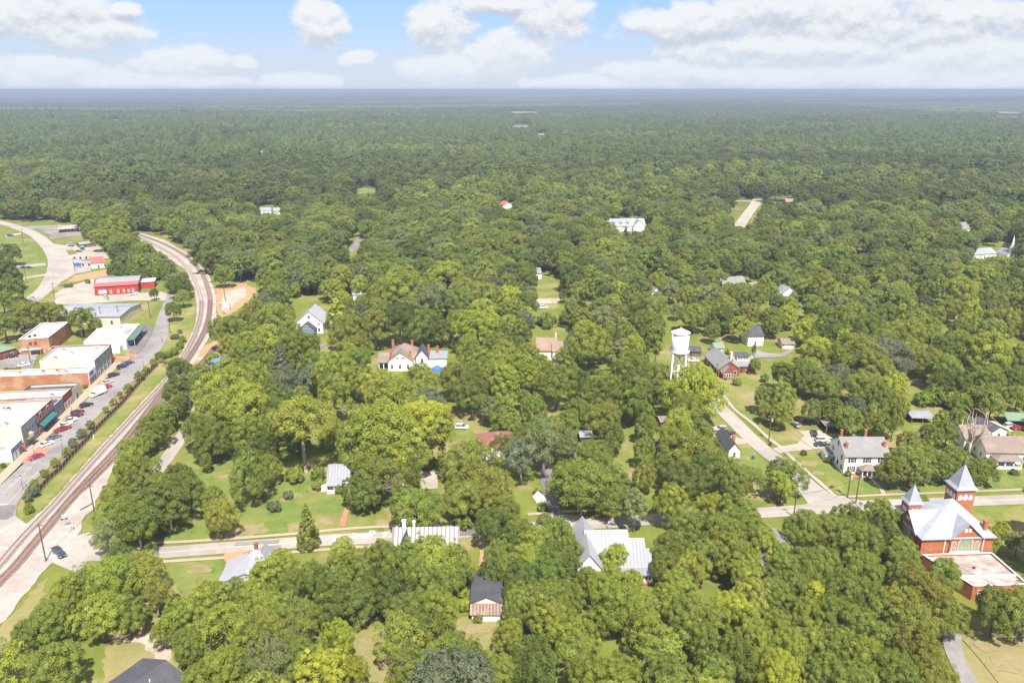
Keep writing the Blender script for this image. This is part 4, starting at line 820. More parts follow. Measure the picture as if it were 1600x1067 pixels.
MB().lathe([(4.3, 2.62), (4.3, 2.75), (1.4, 4.9), (.3, 5.0)], 12, c=(11.5, -.6)).build('porch_roof', M['shingle_tan'], o)
for k in range(8):
    a = R(200 + 22 * k); post(o, 11.5 + 3.55 * math.cos(a), -.6 + 3.55 * math.sin(a), .8, 2.62, .12)
chimney(o, 8.6, 9, 5, 11, .7, .7, 'cream', parent_roof=rf)
# red brick bungalow
o = thing('brick_bungalow', 'red brick bungalow with grey shingle roofs beyond the water tower', 'house', 87.2, 310.6, 0, R(4))
wall_gable(o, M['brick_red'], -.4, 8.6, 3.0, 22, 3.4, 6.6, 'y'); rf = roof_gable(o, M['shingle'], -.4, 8.6, 3.0, 22, 3.4, 6.6, 'y', .5)
wall_gable(o, M['brick_red'], .6, 5.0, -.4, 3.0, 3.0, 5.2, 'y', name='front_room'); roof_gable(o, M['shingle'], .6, 5.0, -.4, 5.0, 3.0, 5.2, 'y', .45, name='front_roof', end=.2)
for k in range(4): window(o, 'f', 1.3 + k * 1.0, -.4, .9, .7, 1.5)
wall_gable(o, M['brick_red'], 8.62, 17, 7, 16, 3.2, 6.0, 'x', name='side_wing'); roof_gable(o, M['shingle'], 8.0, 17, 7, 16, 3.2, 6.0, 'x', .5, name='side_roof')
MB().box(9.5, 14.5, 9.0, 13, 4.6, 6.7).build('dormer', M['siding'], o); MB().slab([(9.2, 8.6, 6.75), (14.8, 8.6, 6.75), (14.8, 13.2, 7.4), (9.2, 13.2, 7.4)], .14).build('dormer_roof', M['shingle_dark'], o)
for k in range(4): window(o, 'f', 10.3 + k * 1.15, 9.0, 5.5, .8, .7)
window(o, 'f', 6.8, 3.0, .9, 1.2, 1.4); door(o, 'f', 11, 7, .2, 1, 2.1); window(o, 'f', 13.5, 7, 1, 1.0, 1.3)
for y in (5, 9, 13, 18): window(o, 'l', y, -.4, .9, 1.1, 1.4)
chimney(o, 7.4, 11, 3, 8.4, .9, 1.1, 'cream', parent_roof=rf)
o, w = house('outbuilding', 'small dark-roofed outbuilding with wooden wall behind the water tower', 'outbuilding', g(1069, 556), g(1095, 557), 7, 2.4, 1.5, 'wood', 'shingle_dark', wins=False, hip=True, group=None); door(o, 'f', 3, 0, 0, .9, 2)
o, w = house('garden_shed', 'small white shed with green metal roof behind the brick bungalow', 'shed', g(1117, 553), g(1131, 552), 5.5, 2.8, 1.6, 'white', 'green_roof', wins=False, group=None); door(o, 'f', 2.2, 0, 0, .9, 2); window(o, 'f', 3.9, 0, .8, .7, .9)
o, w = house('grey_house', 'grey house with blue-white wall and dark roof between oaks beyond the bungalow', 'house', g(1168, 541), g(1192, 540), 11, 5, 3, 'siding', 'shingle_dark', group=None)
o, w = house('garage', 'small beige garage with taupe roof on the lawn edge beyond the bungalow', 'garage', g(1222, 545), g(1241, 545), 7, 2.4, 1.5, 'cream', 'shingle_brown', wins=False, group=None); MB().box(1, 4, -.06, 0, 0, 2.1).build('roller_door', M['white'], o)
# cottage by the side street
o, w = house('cottage', 'small white cottage with dark roof beside the side street', 'house', g(1138, 717.5), g(1155, 717), 13, 3.4, 2.2, 'siding', 'shingle_dark', axis='y', group=None, chim=(.8, .35))
o, w = house('shed', 'rusty grey-roofed lean-to shed in the shade of the yellowish oak', 'shed', g(1032, 668), g(1046, 667), 5, 2.2, .8, 'wood', 'rust', wins=False, group=None); door(o, 'f', 1.5, 0, 0, .9, 1.9)
o, w = house('shed', 'small shed with grey tin roof beside the clearing near the driveway', 'shed', g(907, 692), g(925, 691), 5, 2.3, .7, 'wood_dark', 'tin_grey', wins=False, group=None); door(o, 'f', 2, 0, 0, 1.2, 1.9)
o, w = house('shed', 'low shed with dark roof hidden behind the big dark oak by the clearing', 'shed', g(1015, 709), g(1027, 708), 4.5, 2.2, .8, 'wood', 'shingle_dark', wins=False, group=None)
# maroon-roofed house by the driveway
o, w = house('maroon_roof_house', 'low house with maroon shingle roof among trees by the dark driveway', 'house', g(754, 716), g(808, 712), 12, 3.4, 3.2, 'siding', 'shingle_maroon', hip=True, group=None)
wall_gable(o, M['siding'], 1, 5, -1.4, 0, 3.2, 4.8, 'y', name='front_gable'); roof_gable(o, M['shingle_maroon'], 1, 5, -1.4, 3.5, 3.2, 4.8, 'y', .4, name='front_gable_roof')
# small white house with porch
o, w = house('white_bungalow', 'small white bungalow with pale metal roof and open porch on the lawn', 'house', g(514, 764), g(634, 758), 9, 3.2, 2.6, 'siding', 'tin', group=None)
MB().slab([(-.4, -3.2, 2.7), (4.2, -3.2, 2.7), (4.2, .3, 3.5), (-.4, .3, 3.5)], .14).build('porch_roof', M['tin_grey'], o); MB().box(-.2, 4.0, -3.0, -.02, 0, .5).build('porch_floor', M['white'], o)
for x in (-.1, 1.9, 3.9): post(o, x, -2.85, .5, 2.6, .1)
MB().box(-.2, 4.0, -3.0, -2.9, .52, 1.2).build('railing', M['white'], o); MB().box(-2.0, -.5, -1.5, 0, 0, 1.8).build('utility_box', M['white'], o)
# long house with ribbed white metal roof beside the main road
o = thing('ribbed_roof_house', 'long house with white ribbed metal roof and dark cross gables beside the main road', 'house', -30.4, 176.0, 0, R(1.5)); w = 16.6
wall_gable(o, M['white'], 0, w, 0, 9.5, 3.6, 7.2, 'x'); rf = roof_gable(o, M['tin_rib'], 0, w, 0, 9.5, 3.6, 7.2, 'x', .6)
wall_gable(o, M['white'], 1.2, 5.4, -2.4, 0, 3.3, 6.6, 'y', name='cross_gable'); roof_gable(o, M['shingle_dark'], 1.2, 5.4, -2.4, 4.5, 3.3, 6.9, 'y', .5, name='cross_gable_roof')
wall_gable(o, M['white'], 10, 12.4, -.3, 2.5, 3.8, 6.2, 'y', name='dormer'); roof_gable(o, M['shingle_dark'], 10, 12.4, -.3, 4.4, 3.8, 6.2, 'y', .4, name='dormer_roof')
wall_gable(o, M['white'], .6, 5.2, 9.5, 12, 3.3, 7.4, 'y', name='rear_gable'); roof_gable(o, M['shingle_dark'], .6, 5.2, 5.6, 12, 3.3, 7.6, 'y', .5, name='rear_gable_roof')
wall_gable(o, M['white'], 8.8, 12, 9.5, 10.8, 3.3, 6.0, 'y', name='rear_dormer'); roof_gable(o, M['shingle_dark'], 8.8, 12, 6.4, 10.8, 3.3, 6.6, 'y', .4, name='rear_dormer_roof')
chimney(o, 2.6, 5.4, 5, 9.2, .9, .7, 'white', parent_roof=rf); chimney(o, 5.2, 5.2, 5, 9.0, .6, .6, 'white', parent_roof=rf)
for x in (7, 9, 14.5): window(o, 'f', x, 0, 1, 1, 1.6)
window(o, 'f', 3.3, -2.4, 1, 1.1, 1.7)
# pale metal roofed house in front of the lawn
o = thing('metal_roof_cottage', 'cottage with pale grey metal roof and maroon chimney below the dirt drive', 'house', *g(345, 929), rz=R(4)); 
wall_gable(o, M['white'], 0, 12.5, 0, 9.5, 3.2, 5.6, 'y'); roof_gable(o, M['tin_y'], 0, 12.5, 0, 9.5, 3.2, 5.6, 'y', .5)
boxpart(o, 'wall', 'white', 3.0, 10.5, 9.52, 12, 0, 3.0); rf = roof_hip(o, M['tin'], 3.0, 10.5, 6, 12, 3.4, 6.4, .4, name='hip_roof')
wall_gable(o, M['white'], 6.6, 9.2, 12.02, 13.5, 3.2, 5.2, 'y', name='rear_gable'); roof_gable(o, M['tin_grey'], 6.6, 9.2, 9.5, 13.6, 3.2, 5.2, 'y', .4, name='rear_gable_roof')
chimney(o, 6.4, 10.6, 3, 7.4, .8, .8, 'shingle_maroon', parent_roof=rf); window(o, 'f', 4, 0, 1, 1, 1.4); window(o, 'f', 8.5, 0, 1, 1, 1.4)
# garage with dark roof and rusty lean-to
o = thing('old_garage', 'old garage with dark blue-grey roof and rusty tin lean-to in the back yard', 'garage', -9.3, 155.2, 0, R(0)); w = 6.9
wall_gable(o, M['white'], 0, w, 0, 11.5, 3.1, 4.6, 'y'); roof_gable(o, M['shingle_dark'], 0, w, 0, 11.5, 3.1, 4.6, 'y', .4)
MB().box(.2, w - .2, -2.6, -.02, 0, 1.9).build('lean_to_wall', M['white'], o); MB().slab([(-.3, -3.0, 2.0), (w + .3, -3.0, 2.0), (w + .3, -.05, 3.0), (-.3, -.05, 3.0)], .1).build('lean_to_roof', M['rust'], o); door(o, 'f', 1.2, -2.6, 0, .9, 1.8, 'wood')
# white cross-gabled house with pale metal roofs
o = thing('metal_roof_house', 'big white house with pale metal cross-gable roofs between the main road and front trees', 'house', 15.6, 166.4, 0, R(1)); 
wall_gable(o, M['siding'], 3.2, 13.8, 6.4, 17.0, 4.0, 8.0, 'x'); roof_gable(o, M['tin'], 3.2, 13.8, 6.4, 17.0, 4.0, 8.0, 'x', .5)
wall_gable(o, M['siding'], .4, 6.2, 1.2, 19.0, 4.0, 7.6, 'y', name='front_wing'); roof_gable(o, M['tin_y'], .4, 6.2, 1.2, 19.0, 4.0, 7.6, 'y', .6, name='front_wing_roof')
wall_gable(o, M['siding'], 9.5, 18.6, 2.0, 9.5, 3.6, 6.2, 'x', name='side_wing'); roof_gable(o, M['tin'], 9.5, 18.6, 2.0, 9.5, 3.6, 6.2, 'x', .4, name='side_wing_roof')
wall_gable(o, M['siding'], 13.9, 18.2, 9.6, 15.0, 3.4, 5.2, 'x', name='rear_wing'); roof_gable(o, M['tin'], 13.9, 18.2, 9.6, 15.0, 3.4, 5.2, 'x', .3, name='rear_wing_roof')
MB().slab([(7.5, -.6, 2.9), (19.0, -.6, 2.9), (19.0, 1.9, 3.5), (7.5, 1.9, 3.5)], .12).build('porch_roof', M['tin'], o)
MB().box(15.6, 18.6, 0.2, 1.98, 0, 2.7).build('porch_room', M['white'], o); MB().box(6.8, 18.9, -.4, .15, 0, .4).build('porch_floor', M['brick'], o)
for k in range(3): window(o, 'f', 16.2 + k * .9, .2, 1.2, .6, .9)
for x in (8, 11, 14): post(o, x, -.3, .4, 2.75, .1)
window(o, 'f', 3.3, 1.2, 1.1, 1.1, 1.7, rows=2); window(o, 'f', 12, 2, 1, 1, 1.5)
# roof peeking out of the front trees, right of centre
o, w = house('grey_roof_cottage', 'grey-roofed cottage almost hidden by the front oaks', 'house', g(1190, 897), g(1248, 897), 13, 3.4, 3.0, 'wood', 'shingle', axis='y', group=None)
MB().slab([(-.4, -3, 2.6), (10.5, -3, 2.6), (10.5, 0, 3.4), (-.4, 0, 3.4)], .14).build('porch_roof', M['tin_grey'], o)
# dark-roofed house at the bottom edge
o = thing('dark_roof_house', 'long house with charcoal shingle roof beside the white gravel drive', 'house', -84.5, 120.5, 0, R(-28)); 
wall_gable(o, M['brick_old'], 0, 13.5, 0, 18, 2.8, 5.0, 'y'); rf = roof_gable(o, M['shingle_dark'], 0, 13.5, 0, 18, 2.8, 5.0, 'y', .7)
for y in (6, 13): MB().tube([(8.5, y, 4.0), (8.5, y, 5.2)], .12, 6).build('vent_pipe', M['white'], rf)
window(o, 'r', 5, 13.5, .9, 1.3, 1.3); window(o, 'r', 13, 13.5, .9, 1.3, 1.3); door(o, 'r', 9, 13.5, 0, 1, 2.1)
# house on the right edge with its sheds
o = thing('grey_roof_house', 'white house with sprawling taupe roofs beyond the dead tree', 'house', 151.5, 229.5, 0, R(-3))
wall_gable(o, M['siding'], 1, 20, 3, 14, 4.2, 7.2, 'x'); rf = roof_gable(o, M['shingle_brown'], 1, 20, 3, 14, 4.2, 7.2, 'x', .5)
wall_gable(o, M['siding'], -.5, 8, 14, 24, 3.8, 6.4, 'x', name='rear_wing'); roof_gable(o, M['shingle_brown'], -.5, 8, 14, 24, 3.8, 6.4, 'x', .5, name='rear_roof')
roof_hip(o, M['shingle_brown'], 2.5, 10.5, -1.0, 2.8, 3.0, 4.2, .4, name='porch_roof'); MB().box(2.6, 10.4, -.9, 2.98, 0, .5).build('porch_floor', M['white'], o)
for x in (2.8, 5.2, 7.8, 10.2): post(o, x, -.75, .5, 2.8, .13)
MB().box(2.7, 10.3, -.85, -.78, .9, 1.0).build('railing', M['white'], o); window(o, 'f', 13, 3, 1, 1.1, 1.6, rows=2); window(o, 'f', 5, 3, 1, 1, 1.6)
for y in (6, 10): window(o, 'l', y, 1, 1.2, .9, 1.4)
o, w = house('white_outbuilding', 'white outbuilding with dark roof behind the taupe-roofed house', 'outbuilding', g(1548, 687), g(1571, 684), 9, 3.0, 1.5, 'white', 'shingle_dark', axis='y', group=None, wins=False); door(o, 'f', 3, 0, 0, 1, 2); MB().slab([(-3.2, -.2, 2.2), (-.1, -.2, 2.9), (-.1, 9, 2.9), (-3.2, 9, 2.2)], .1).build('lean_to_roof', M['membrane'], o); MB().slab([(w + .1, -.2, 2.9), (w + 3.2, -.2, 2.2), (w + 3.2, 9, 2.2), (w + .1, 9, 2.9)], .1).build('lean_to_roof', M['membrane'], o)
for x in (-3.0, w + 3.0):
    for y in (.2, 8.6): post(o, x, y, 0, 2.15, .08, 'wood')
c = thing('carport', 'open carport with green metal roof beside the red vehicle', 'carport', *g(1573, 667), rz=R(-8)); roof_gable(c, M['green_roof'], 0, 9, 0, 8, 2.6, 3.8, 'x', .3)
for x in (.2, 8.8):
    for y in (.2, 7.8): post(c, x, y, 0, 2.55, .1, 'metal', 'carport_post')
c = thing('open_shed', 'open shed with pale tin roof on the meadow behind the trees', 'shed', *g(1424, 662), rz=R(-4)); MB().slab([(-.2, 0, 2.3), (8, 0, 2.3), (8, 5.6, 3.0), (-.2, 5.6, 3.0)], .12).build('roof', M['tin'], c)
for x in (.1, 3.9, 7.8):
    for y in (.3, 5.3): post(c, x, y, 0, 2.25 if y < 1 else 2.85, .09, 'wood')
MB().box(0, 7.8, 5.3, 5.4, 0, 2.5).build('back_wall', M['wood'], c)
# houses scattered through the woods beyond
FARH = [(949, 362, 1008, 361, 14, 4.6, 5.0, 'siding', 'tin_grey', 'x', 'big white house with long grey roof and dormers in the distant trees'),
 (1132, 462, 1168, 460, 16, 4.0, 5.0, 'brick_red', 'shingle', 'x', 'house with broad grey roof showing above the trees beyond the water tower'),
 (1176, 462, 1196, 460, 10, 3.5, 3.0, 'white', 'shingle_tan', 'x', 'house with pinkish tan roof beside the broad grey roof'),
 (1218, 472, 1246, 470, 12, 4, 4.0, 'siding', 'tin', 'y', 'house with pale white gable roof half covered by a round oak'),
 (1274, 469, 1289, 468, 8, 3.2, 2.6, 'white', 'red_roof', 'x', 'small house with coral red roof in the trees beyond the round oak'),
 (1310, 477, 1324, 476, 8, 3.2, 2.6, 'white', 'red_roof', 'x', 'small house with red roof farther along from the coral one'),
 (783, 491, 800, 490, 9, 3.5, 2.6, 'white', 'red_roof', 'x', 'small white house with red roof above the round bright oak'),
 (822, 437, 846, 436, 10, 3.8, 2.4, 'siding', 'shingle', 'x', 'white house behind the grass gap beyond the grey-blue cedar'),
 (1016, 470, 1033, 469, 10, 4.0, 3.5, 'white', 'shingle_tan', 'y', 'house with pinkish gable behind the oaks left of the water tower'),
 (552, 470, 566, 469, 9, 3.5, 2.0, 'siding', 'tin', 'x', 'pale blue-white house deep in the trees behind the gabled house'),
 (640, 498, 664, 497, 10, 3.8, 3.0, 'white', 'shingle_tan', 'x', 'tan-roofed house in the trees behind the big white house'),
 (784, 333, 804, 332, 14, 6.0, 4.0, 'white', 'red_roof', 'y', 'distant white house with red gable roof alone in the woods'),
 (402, 336, 424, 335, 12, 3.5, 2.2, 'siding', 'tin_grey', 'x', 'distant pale house by the clearing along the far lane'),
 (428, 336, 448, 335, 12, 3.5, 2.2, 'beige', 'tin_grey', 'x', 'distant beige house beside the pale one at the far clearing'),
 (406, 244, 417, 244, 16, 6, 3, 'cream', 'shingle_tan', 'x', 'very distant yellowish house poking out of the western woods'),
 (1497, 368, 1523, 366, 16, 5, 4, 'white', 'shingle', 'x', 'distant white house with grey roof near the far steeple'),
 (1520, 406, 1556, 403, 12, 3.6, 2.6, 'white', 'tin_grey', 'x', 'long white building with white roof beside the far steeple'),
 (1228, 321, 1242, 321, 12, 3.5, 2.5, 'wood', 'shingle_tan', 'x', 'brown distant house by the far road junction'),
 (1262, 318, 1282, 317, 12, 3.5, 2.5, 'siding', 'tin', 'x', 'pale blue distant house behind the far road junction'),
 (648, 280, 660, 280, 14, 4, 3, 'white', 'tin_grey', 'x', 'tiny white house in the mid woods, alone'),
 (735, 273, 747, 273, 14, 5, 3, 'white', 'shingle_tan', 'x', 'tiny pale house in the mid woods near a yellowish one'),
 (680, 268, 690, 268, 14, 5, 3, 'cream', 'shingle_tan', 'x', 'tiny yellowish house in the mid woods'),
 (838, 216, 852, 216, 30, 6, 3, 'white', 'tin_grey', 'x', 'long white roof at the edge of the far pine plantation'),
 (815, 203, 829, 203, 30, 5, 3, 'beige', 'tin_grey', 'x', 'low pale barn beside the far field'),
 (1368, 162, 1380, 162, 60, 14, 8, 'white', 'tin_grey', 'x', 'white farm building on the far plain'),
 (1538, 527, 1550, 526, 8, 4, 2, 'white', 'shingle_tan', 'x', 'white house wall glimpsed behind the tall eastern oaks'),
 (1338, 512, 1362, 511, 9, 3, 2.2, 'brick_red', 'shingle_brown', 'x', 'brownish roof glimpsed in the trees east of the bungalow')]
for x0, y0, x1, y1, dp, h, rise, wm, rm, ax, lab in FARH:
    o, w = house('woodland_house', lab, 'house', g(x0, y0), g(x1, y1), dp, h, rise, wm, rm, ax, group=None)
    if 'dormers' in lab:
        for x in (6, 12, 18): MB().box(x - 1.2, x + 1.2, 1.2, 6, 5, 7.6).build('dormer', M['siding'], o); MB().slab([(x - 1.5, .9, 7.65), (x + 1.5, .9, 7.65), (x + 1.5, 6, 8.6), (x - 1.5, 6, 8.6)], .12).build('dormer_roof', M['tin_grey'], o); window(o, 'f', x, 1.2, 5.9, 1.4, 1.2)
        wall_gable(o, M['siding'], 22, 31, -3, 10, 4.6, 9.5, 'y', name='cross_wing'); roof_gable(o, M['tin'], 22, 31, -3, 10, 4.6, 9.5, 'y', .5, name='cross_wing_roof')
o = thing('chapel', 'distant white chapel with slender white steeple at the eastern tree line', 'church', *g(1572, 408)); wall_gable(o, M['white'], 0, 8, 0, 16, 5, 9, 'y'); roof_gable(o, M['tin_grey'], 0, 8, 0, 16, 5, 9, 'y', .4)
o.scale = (.8, .8, .82)
t = MB().box(2.4, 5.6, -.2, 3, 5.2, 11).build('tower', M['white'], o); sp = MB().lathe([(2.3, 11.0), (1.3, 13.5), (.05, 22)], 4); sp.v = [(4 + (a - c) * .7071, 1.4 + (a + c) * .7071, z) for a, c, z in sp.v]; sp.build('spire_roof', M['white'], t)
door(o, 'f', 4, 0, 0, 1.4, 2.4)
# ------------------------------------------------------------------ vehicles
Z_CAR = .16
def side(mb, prof, hw, m=0, taper=0.0, zt=1.0):   # side profile (x, z) widened to half-width hw, narrowing with height
    n = len(prof); z0 = min(z for _, z in prof)
    wd = lambda z: hw - taper * max(0, z - z0)
    vs = [(x, -wd(z), z) for x, z in prof] + [(x, wd(z), z) for x, z in prof]
    return mb.add(vs, [tuple(range(n)), tuple(range(2 * n - 1, n - 1, -1))] + [((i + 1) % n, i, n + i, n + (i + 1) % n) for i in range(n)], m)
def make_car(kind):
    P = {'sedan': dict(L=4.7, body=[(-2.35, .42), (-2.3, .88), (-1.55, .98), (1.0, .98), (2.15, .8), (2.35, .62), (2.35, .3), (-2.3, .3)], gh=[(-1.75, .96), (-1.05, 1.40), (.35, 1.42), (1.15, .96)], roof=(-1.0, .32, 1.42)),
         'suv': dict(L=4.7, body=[(-2.35, .5), (-2.32, 1.1), (-1.8, 1.12), (.95, 1.12), (2.15, 1.0), (2.35, .78), (2.35, .38), (-2.3, .38)], gh=[(-2.25, 1.1), (-2.0, 1.68), (.35, 1.72), (1.1, 1.1)], roof=(-1.95, .3, 1.71)),
         'pickup': dict(L=5.7, body=[(-2.85, .6), (-2.85, 1.12), (-.55, 1.12), (1.35, 1.15), (2.7, 1.05), (2.85, .85), (2.85, .42), (-2.8, .42)], gh=[(-.6, 1.12), (-.45, 1.78), (.75, 1.8), (1.45, 1.13)], roof=(-.42, .72, 1.79))}[kind]
    o = thing(kind if kind != 'suv' else 'sport_utility_car', '', 'car' if kind != 'pickup' else 'pickup truck', 0, 0, -200)
    b = side(MB(), P['body'], .9, 0, .06); bo = b.build('body', [M['paint']], o)
    side(MB(), P['gh'], .82, 0, .28).build('window', M['glass'], o)
    r = P['roof']; hw = .82 - .28 * (r[2] - P['gh'][0][1]) ; MB().box(r[0], r[1], -hw - .01, hw + .01, r[2] - .02, r[2] + .045).build('roof_panel', [M['paint']], o)
    if kind == 'pickup': MB().box(-2.7, -.7, -.7, .7, 1.121, 1.135).build('load_bed', M['dark_metal'], o)
    wb = P['L'] * .3
    for x in (-wb, wb):
        for s in (-1, 1):
            t = MB().tube([(x, s * .72, .34), (x, s * .93, .34)], .34, 12); w = t.build('wheel', M['tyre'], o); MB().tube([(x, s * .93, .34), (x, s * .945, .34)], .2, 10).build('rim', M['chrome'], w)
    xe = P['L'] / 2
    for s in (-1, 1):
        MB().box(xe - .12, xe + .02, s * .6 - .2, s * .6 + .2, .62, .76).build('headlight', M['lamp_glass'], o); MB().box(-xe - .02, -xe + .1, s * .66 - .16, s * .66 + .16, .72, .88).build('tail_light', M['lamp_red'], o)
    return o
CARS = {k: make_car(k) for k in ('sedan', 'suv', 'pickup')}; used_car = set()
def car(kind, x, y, head, col, label, group, cat=None):
    if kind not in used_car:
        used_car.add(kind); o = CARS[kind]; o.location = (x, y, Z_CAR); o.rotation_euler = (0, 0, head)
    else: o = dup(CARS[kind], x, y, Z_CAR, head)
    for c in o.children: c.color = (*col, 1)
    tag(o, label, cat or {'sedan': 'car', 'suv': 'car', 'pickup': 'pickup truck'}[kind], group); return o
RED, MAR, WHI, SIL, BLK, BLU, GRY, DBL = (.42, .02, .035), (.13, .035, .045), (.8, .8, .8), (.5, .51, .53), (.025, .026, .03), (.03, .06, .22), (.13, .15, .165), (.03, .045, .085)
PK = 'vehicles parked along the shop pavement'
def parked(kind, s, n, col, label, a=-38, flip=False): return car(kind, *st(s, n), ST_RZ + R(a) + (math.pi if flip else 0), col, label, PK)
parked('sedan', 2.0, 6.2, (.40, .02, .06), 'crimson sedan parked at the south end before the low blue-grey shop', flip=True)
parked('sedan', 12.0, 5.6, WHI, 'white sedan parked beside the brick paving, next to the crimson sedan')
parked('sedan', 17.6, 6.0, GRY, 'slate grey sedan parked before the two-storey grey-fronted shop')
parked('pickup', 24.2, 6.4, (.36, .02, .03), 'bright red pickup parked before the teal awning')
parked('sedan', 28.4, 5.8, WHI, 'white sedan squeezed between the bright red and white pickups')
parked('pickup', 31.6, 6.2, WHI, 'white pickup parked between white sedan and maroon pickup')
parked('pickup', 36.0, 6.4, MAR, 'dark maroon pickup parked before the slate-blue shop')
parked('suv', 39.6, 6.0, (.06, .05, .065), 'dark grey sport utility car beside the maroon pickup')
parked('suv', 46.8, 6.6, BLK, 'black sport utility car between brick paving and white box truck')
parked('pickup', 65.6, 7.2, (.45, .02, .03), 'red pickup parked just beyond the white box truck')
parked('sedan', 72.2, 6.2, SIL, 'silver sedan parked before the long low building')
parked('suv', 80.6, 6.0, BLK, 'black sport utility car before the big grey shop')
parked('suv', 91.6, 6.2, DBL, 'dark blue sport utility car near the north end of the row')
parked('sedan', 96.2, 7.4, BLU, 'bright blue sedan last in the row by the brick paving')
def truck(name, x, y, head, label, cab, boxm, L=6.5):
    o = thing(name, label, 'truck', x, y, Z_CAR, head); side(MB(), [(1.0, .5), (1.0, 2.0), (1.9, 2.05), (2.3, 1.35), (3.1, 1.2), (3.2, .5)], .95).build('cab', [M['paint']], o).color = (*cab, 1)
    side(MB(), [(1.75, 1.4), (1.93, 2.0), (2.32, 1.4)], .97).build('windscreen', M['glass'], o)
    MB().box(-L / 2, .9, -1.1, 1.1, .75, 3.1).build('cargo_box', M[boxm], o); MB().box(-L / 2, 1.2, -.8, .8, .4, .74).build('chassis', M['dark_metal'], o)
    for xx in (-L / 2 + 1.0, 2.2):
        for s in (-1, 1): w = MB().tube([(xx, s * .75, .42), (xx, s * 1.0, .42)], .42, 12).build('wheel', M['tyre'], o); MB().tube([(xx, s * 1.0, .42), (xx, s * 1.02, .42)], .25, 10).build('rim', M['chrome'], w)
    for s in (-1, 1): MB().box(3.15, 3.24, s * .65 - .18, s * .65 + .18, .85, 1.05).build('headlight', M['lamp_glass'], o)
    return o
truck('box_truck', *st(58.5, 7.0), ST_RZ + R(180 - 30), 'white box truck parked nose out before the vacant lot', WHI, 'white')
truck('box_truck', *g(110, 385), R(150), 'white and pale blue truck standing by the highway junction', (.5, .65, .75), 'tin')
car('pickup', *g(93, 866.5), R(-42), DBL, 'dark blue pickup driving across the level crossing', None)
YD = 'cars standing in yards and drives'
car('suv', *g(1271.5, 680), R(80), BLK, 'black car on the concrete drive before the carport', YD)
car('suv', *g(1284, 690), R(4), (.62, .55, .48), 'pale beige station wagon beside the white two-storey house', YD); car('sedan', *g(1283, 697), R(4), DBL, 'dark blue sedan behind the pale beige wagon', YD)
car('sedan', *g(1262, 661), R(120), BLK, 'black car on the grass under the trees behind the drive', YD); car('sedan', *g(1247, 656), R(110), (.45, .16, .12), 'faded red car on the grass under the trees', YD)
car('sedan', *g(1243, 666), R(100), (.3, .3, .32), 'small grey car half in tree shade near the faded red car', YD)
car('sedan', *g(1083, 565), R(178), WHI, 'white sedan on the grass nearest the wooden outbuilding', YD); car('pickup', *g(1091, 581), R(125), WHI, 'white pickup on the lawn beside the footpath and brick bungalow', YD)
car('suv', *g(1125, 673), R(172), SIL, 'silver car beside the cottage drive, under the yellowish oak', YD); car('pickup', *g(1135, 680), R(172), BLK, 'black pickup parked on the gravel beside the cottage', YD)
car('suv', *g(722, 670), R(-5), WHI, 'white car alone on the shaded grass clearing', YD)
car('suv', *g(846, 698), R(60), (.4, .4, .42), 'grey car at the head of the dark driveway under pale-branched trees', YD)
car('sedan', *g(1590, 671), R(5), RED, 'red car before the green carport', YD); car('suv', *g(1578, 668), R(10), WHI, 'white car nose-in at the green carport', YD)
car('suv', *g(166, 466), R(80), WHI, 'white car parked against the red metal workshop, western one', YD); car('pickup', *g(208, 461), R(60), WHI, 'white pickup parked at the workshop corner', YD)
car('sedan', *g(37, 419.5), R(4), BLK, 'black car on the side lane west of the highway', YD); car('sedan', *g(45, 419.5), R(4), (.06, .07, .08), 'charcoal car behind the black one on the side lane', YD)
car('sedan', *g(123, 394), R(-10), (.12, .03, .03), 'dark red car beside the tiny green shed', YD); car('suv', *g(16, 369.5), R(8), BLU, 'blue car on the small drive left of the highway bend', YD)
car('sedan', *g(38, 572), R(30), WHI, 'white sedan behind the shop row shrubs', YD); car('suv', *g(19, 559), R(35), BLK, 'dark car beside the green-roofed building, nearer one', YD); car('suv', *g(26, 553), R(35), SIL, 'grey car beside the green-roofed building, farther one', YD)
car('suv', *g(849, 482), R(10), WHI, 'white van-like car on the drive by the grass gap', YD); car('sedan', *g(236, 443.5), R(20), (.6, .5, .4), 'tan car before the red workshop annex', YD)
for k in CARS:
    assert k in used_car

# ------------------------------------------------------------------ street furniture
def lamp_proto():
    o = thing('street_lamp', '', 'street lamp', 0, 0, -200); MB().tube([(0, 0, 0), (0, 0, .5), (0, 0, 3.6)], [.13, .07, .05], 8).build('pole', M['dark_metal'], o)
    MB().lathe([(.12, 3.6), (.24, 4.1), (.2, 4.35)], 8).build('lantern', M['lamp_glass'], o); MB().lathe([(.28, 4.36), (.06, 4.7), (.03, 4.9)], 8).build('cap', M['dark_metal'], o); return o
LP = lamp_proto(); first = True
LAMPS = [(3.5, 5.2, 'before the low blue-grey shop'), (39, 4.4, 'before the slate-blue shop'), (77, 4.0, 'before the long low building'), (105, 5.5, 'on brick paving by the north end'),
         (-20, 11.2, 'near the crossing end of the fence'), (5.8, 13.2, 'third fence tree from the crossing'), (27.5, 13.6, 'by the fence opposite the teal awning'), (55, 14.4, 'by the fence opposite the beige shop'), (90, 15.4, 'by the fence opposite the big grey shop'), (128, 13.0, 'at the narrow northern street end')]
for s, n, lab in LAMPS:
    p = st(s, n)
    if first: o = LP; o.location = (*p, Z2); first = False
    else: o = dup(LP, *p, Z2)
    tag(o, 'old-style black street lamp with white lantern ' + lab.replace('third fence tree from the crossing', 'by the fence opposite the crimson sedan'), 'street lamp', 'street lamps along the main street')
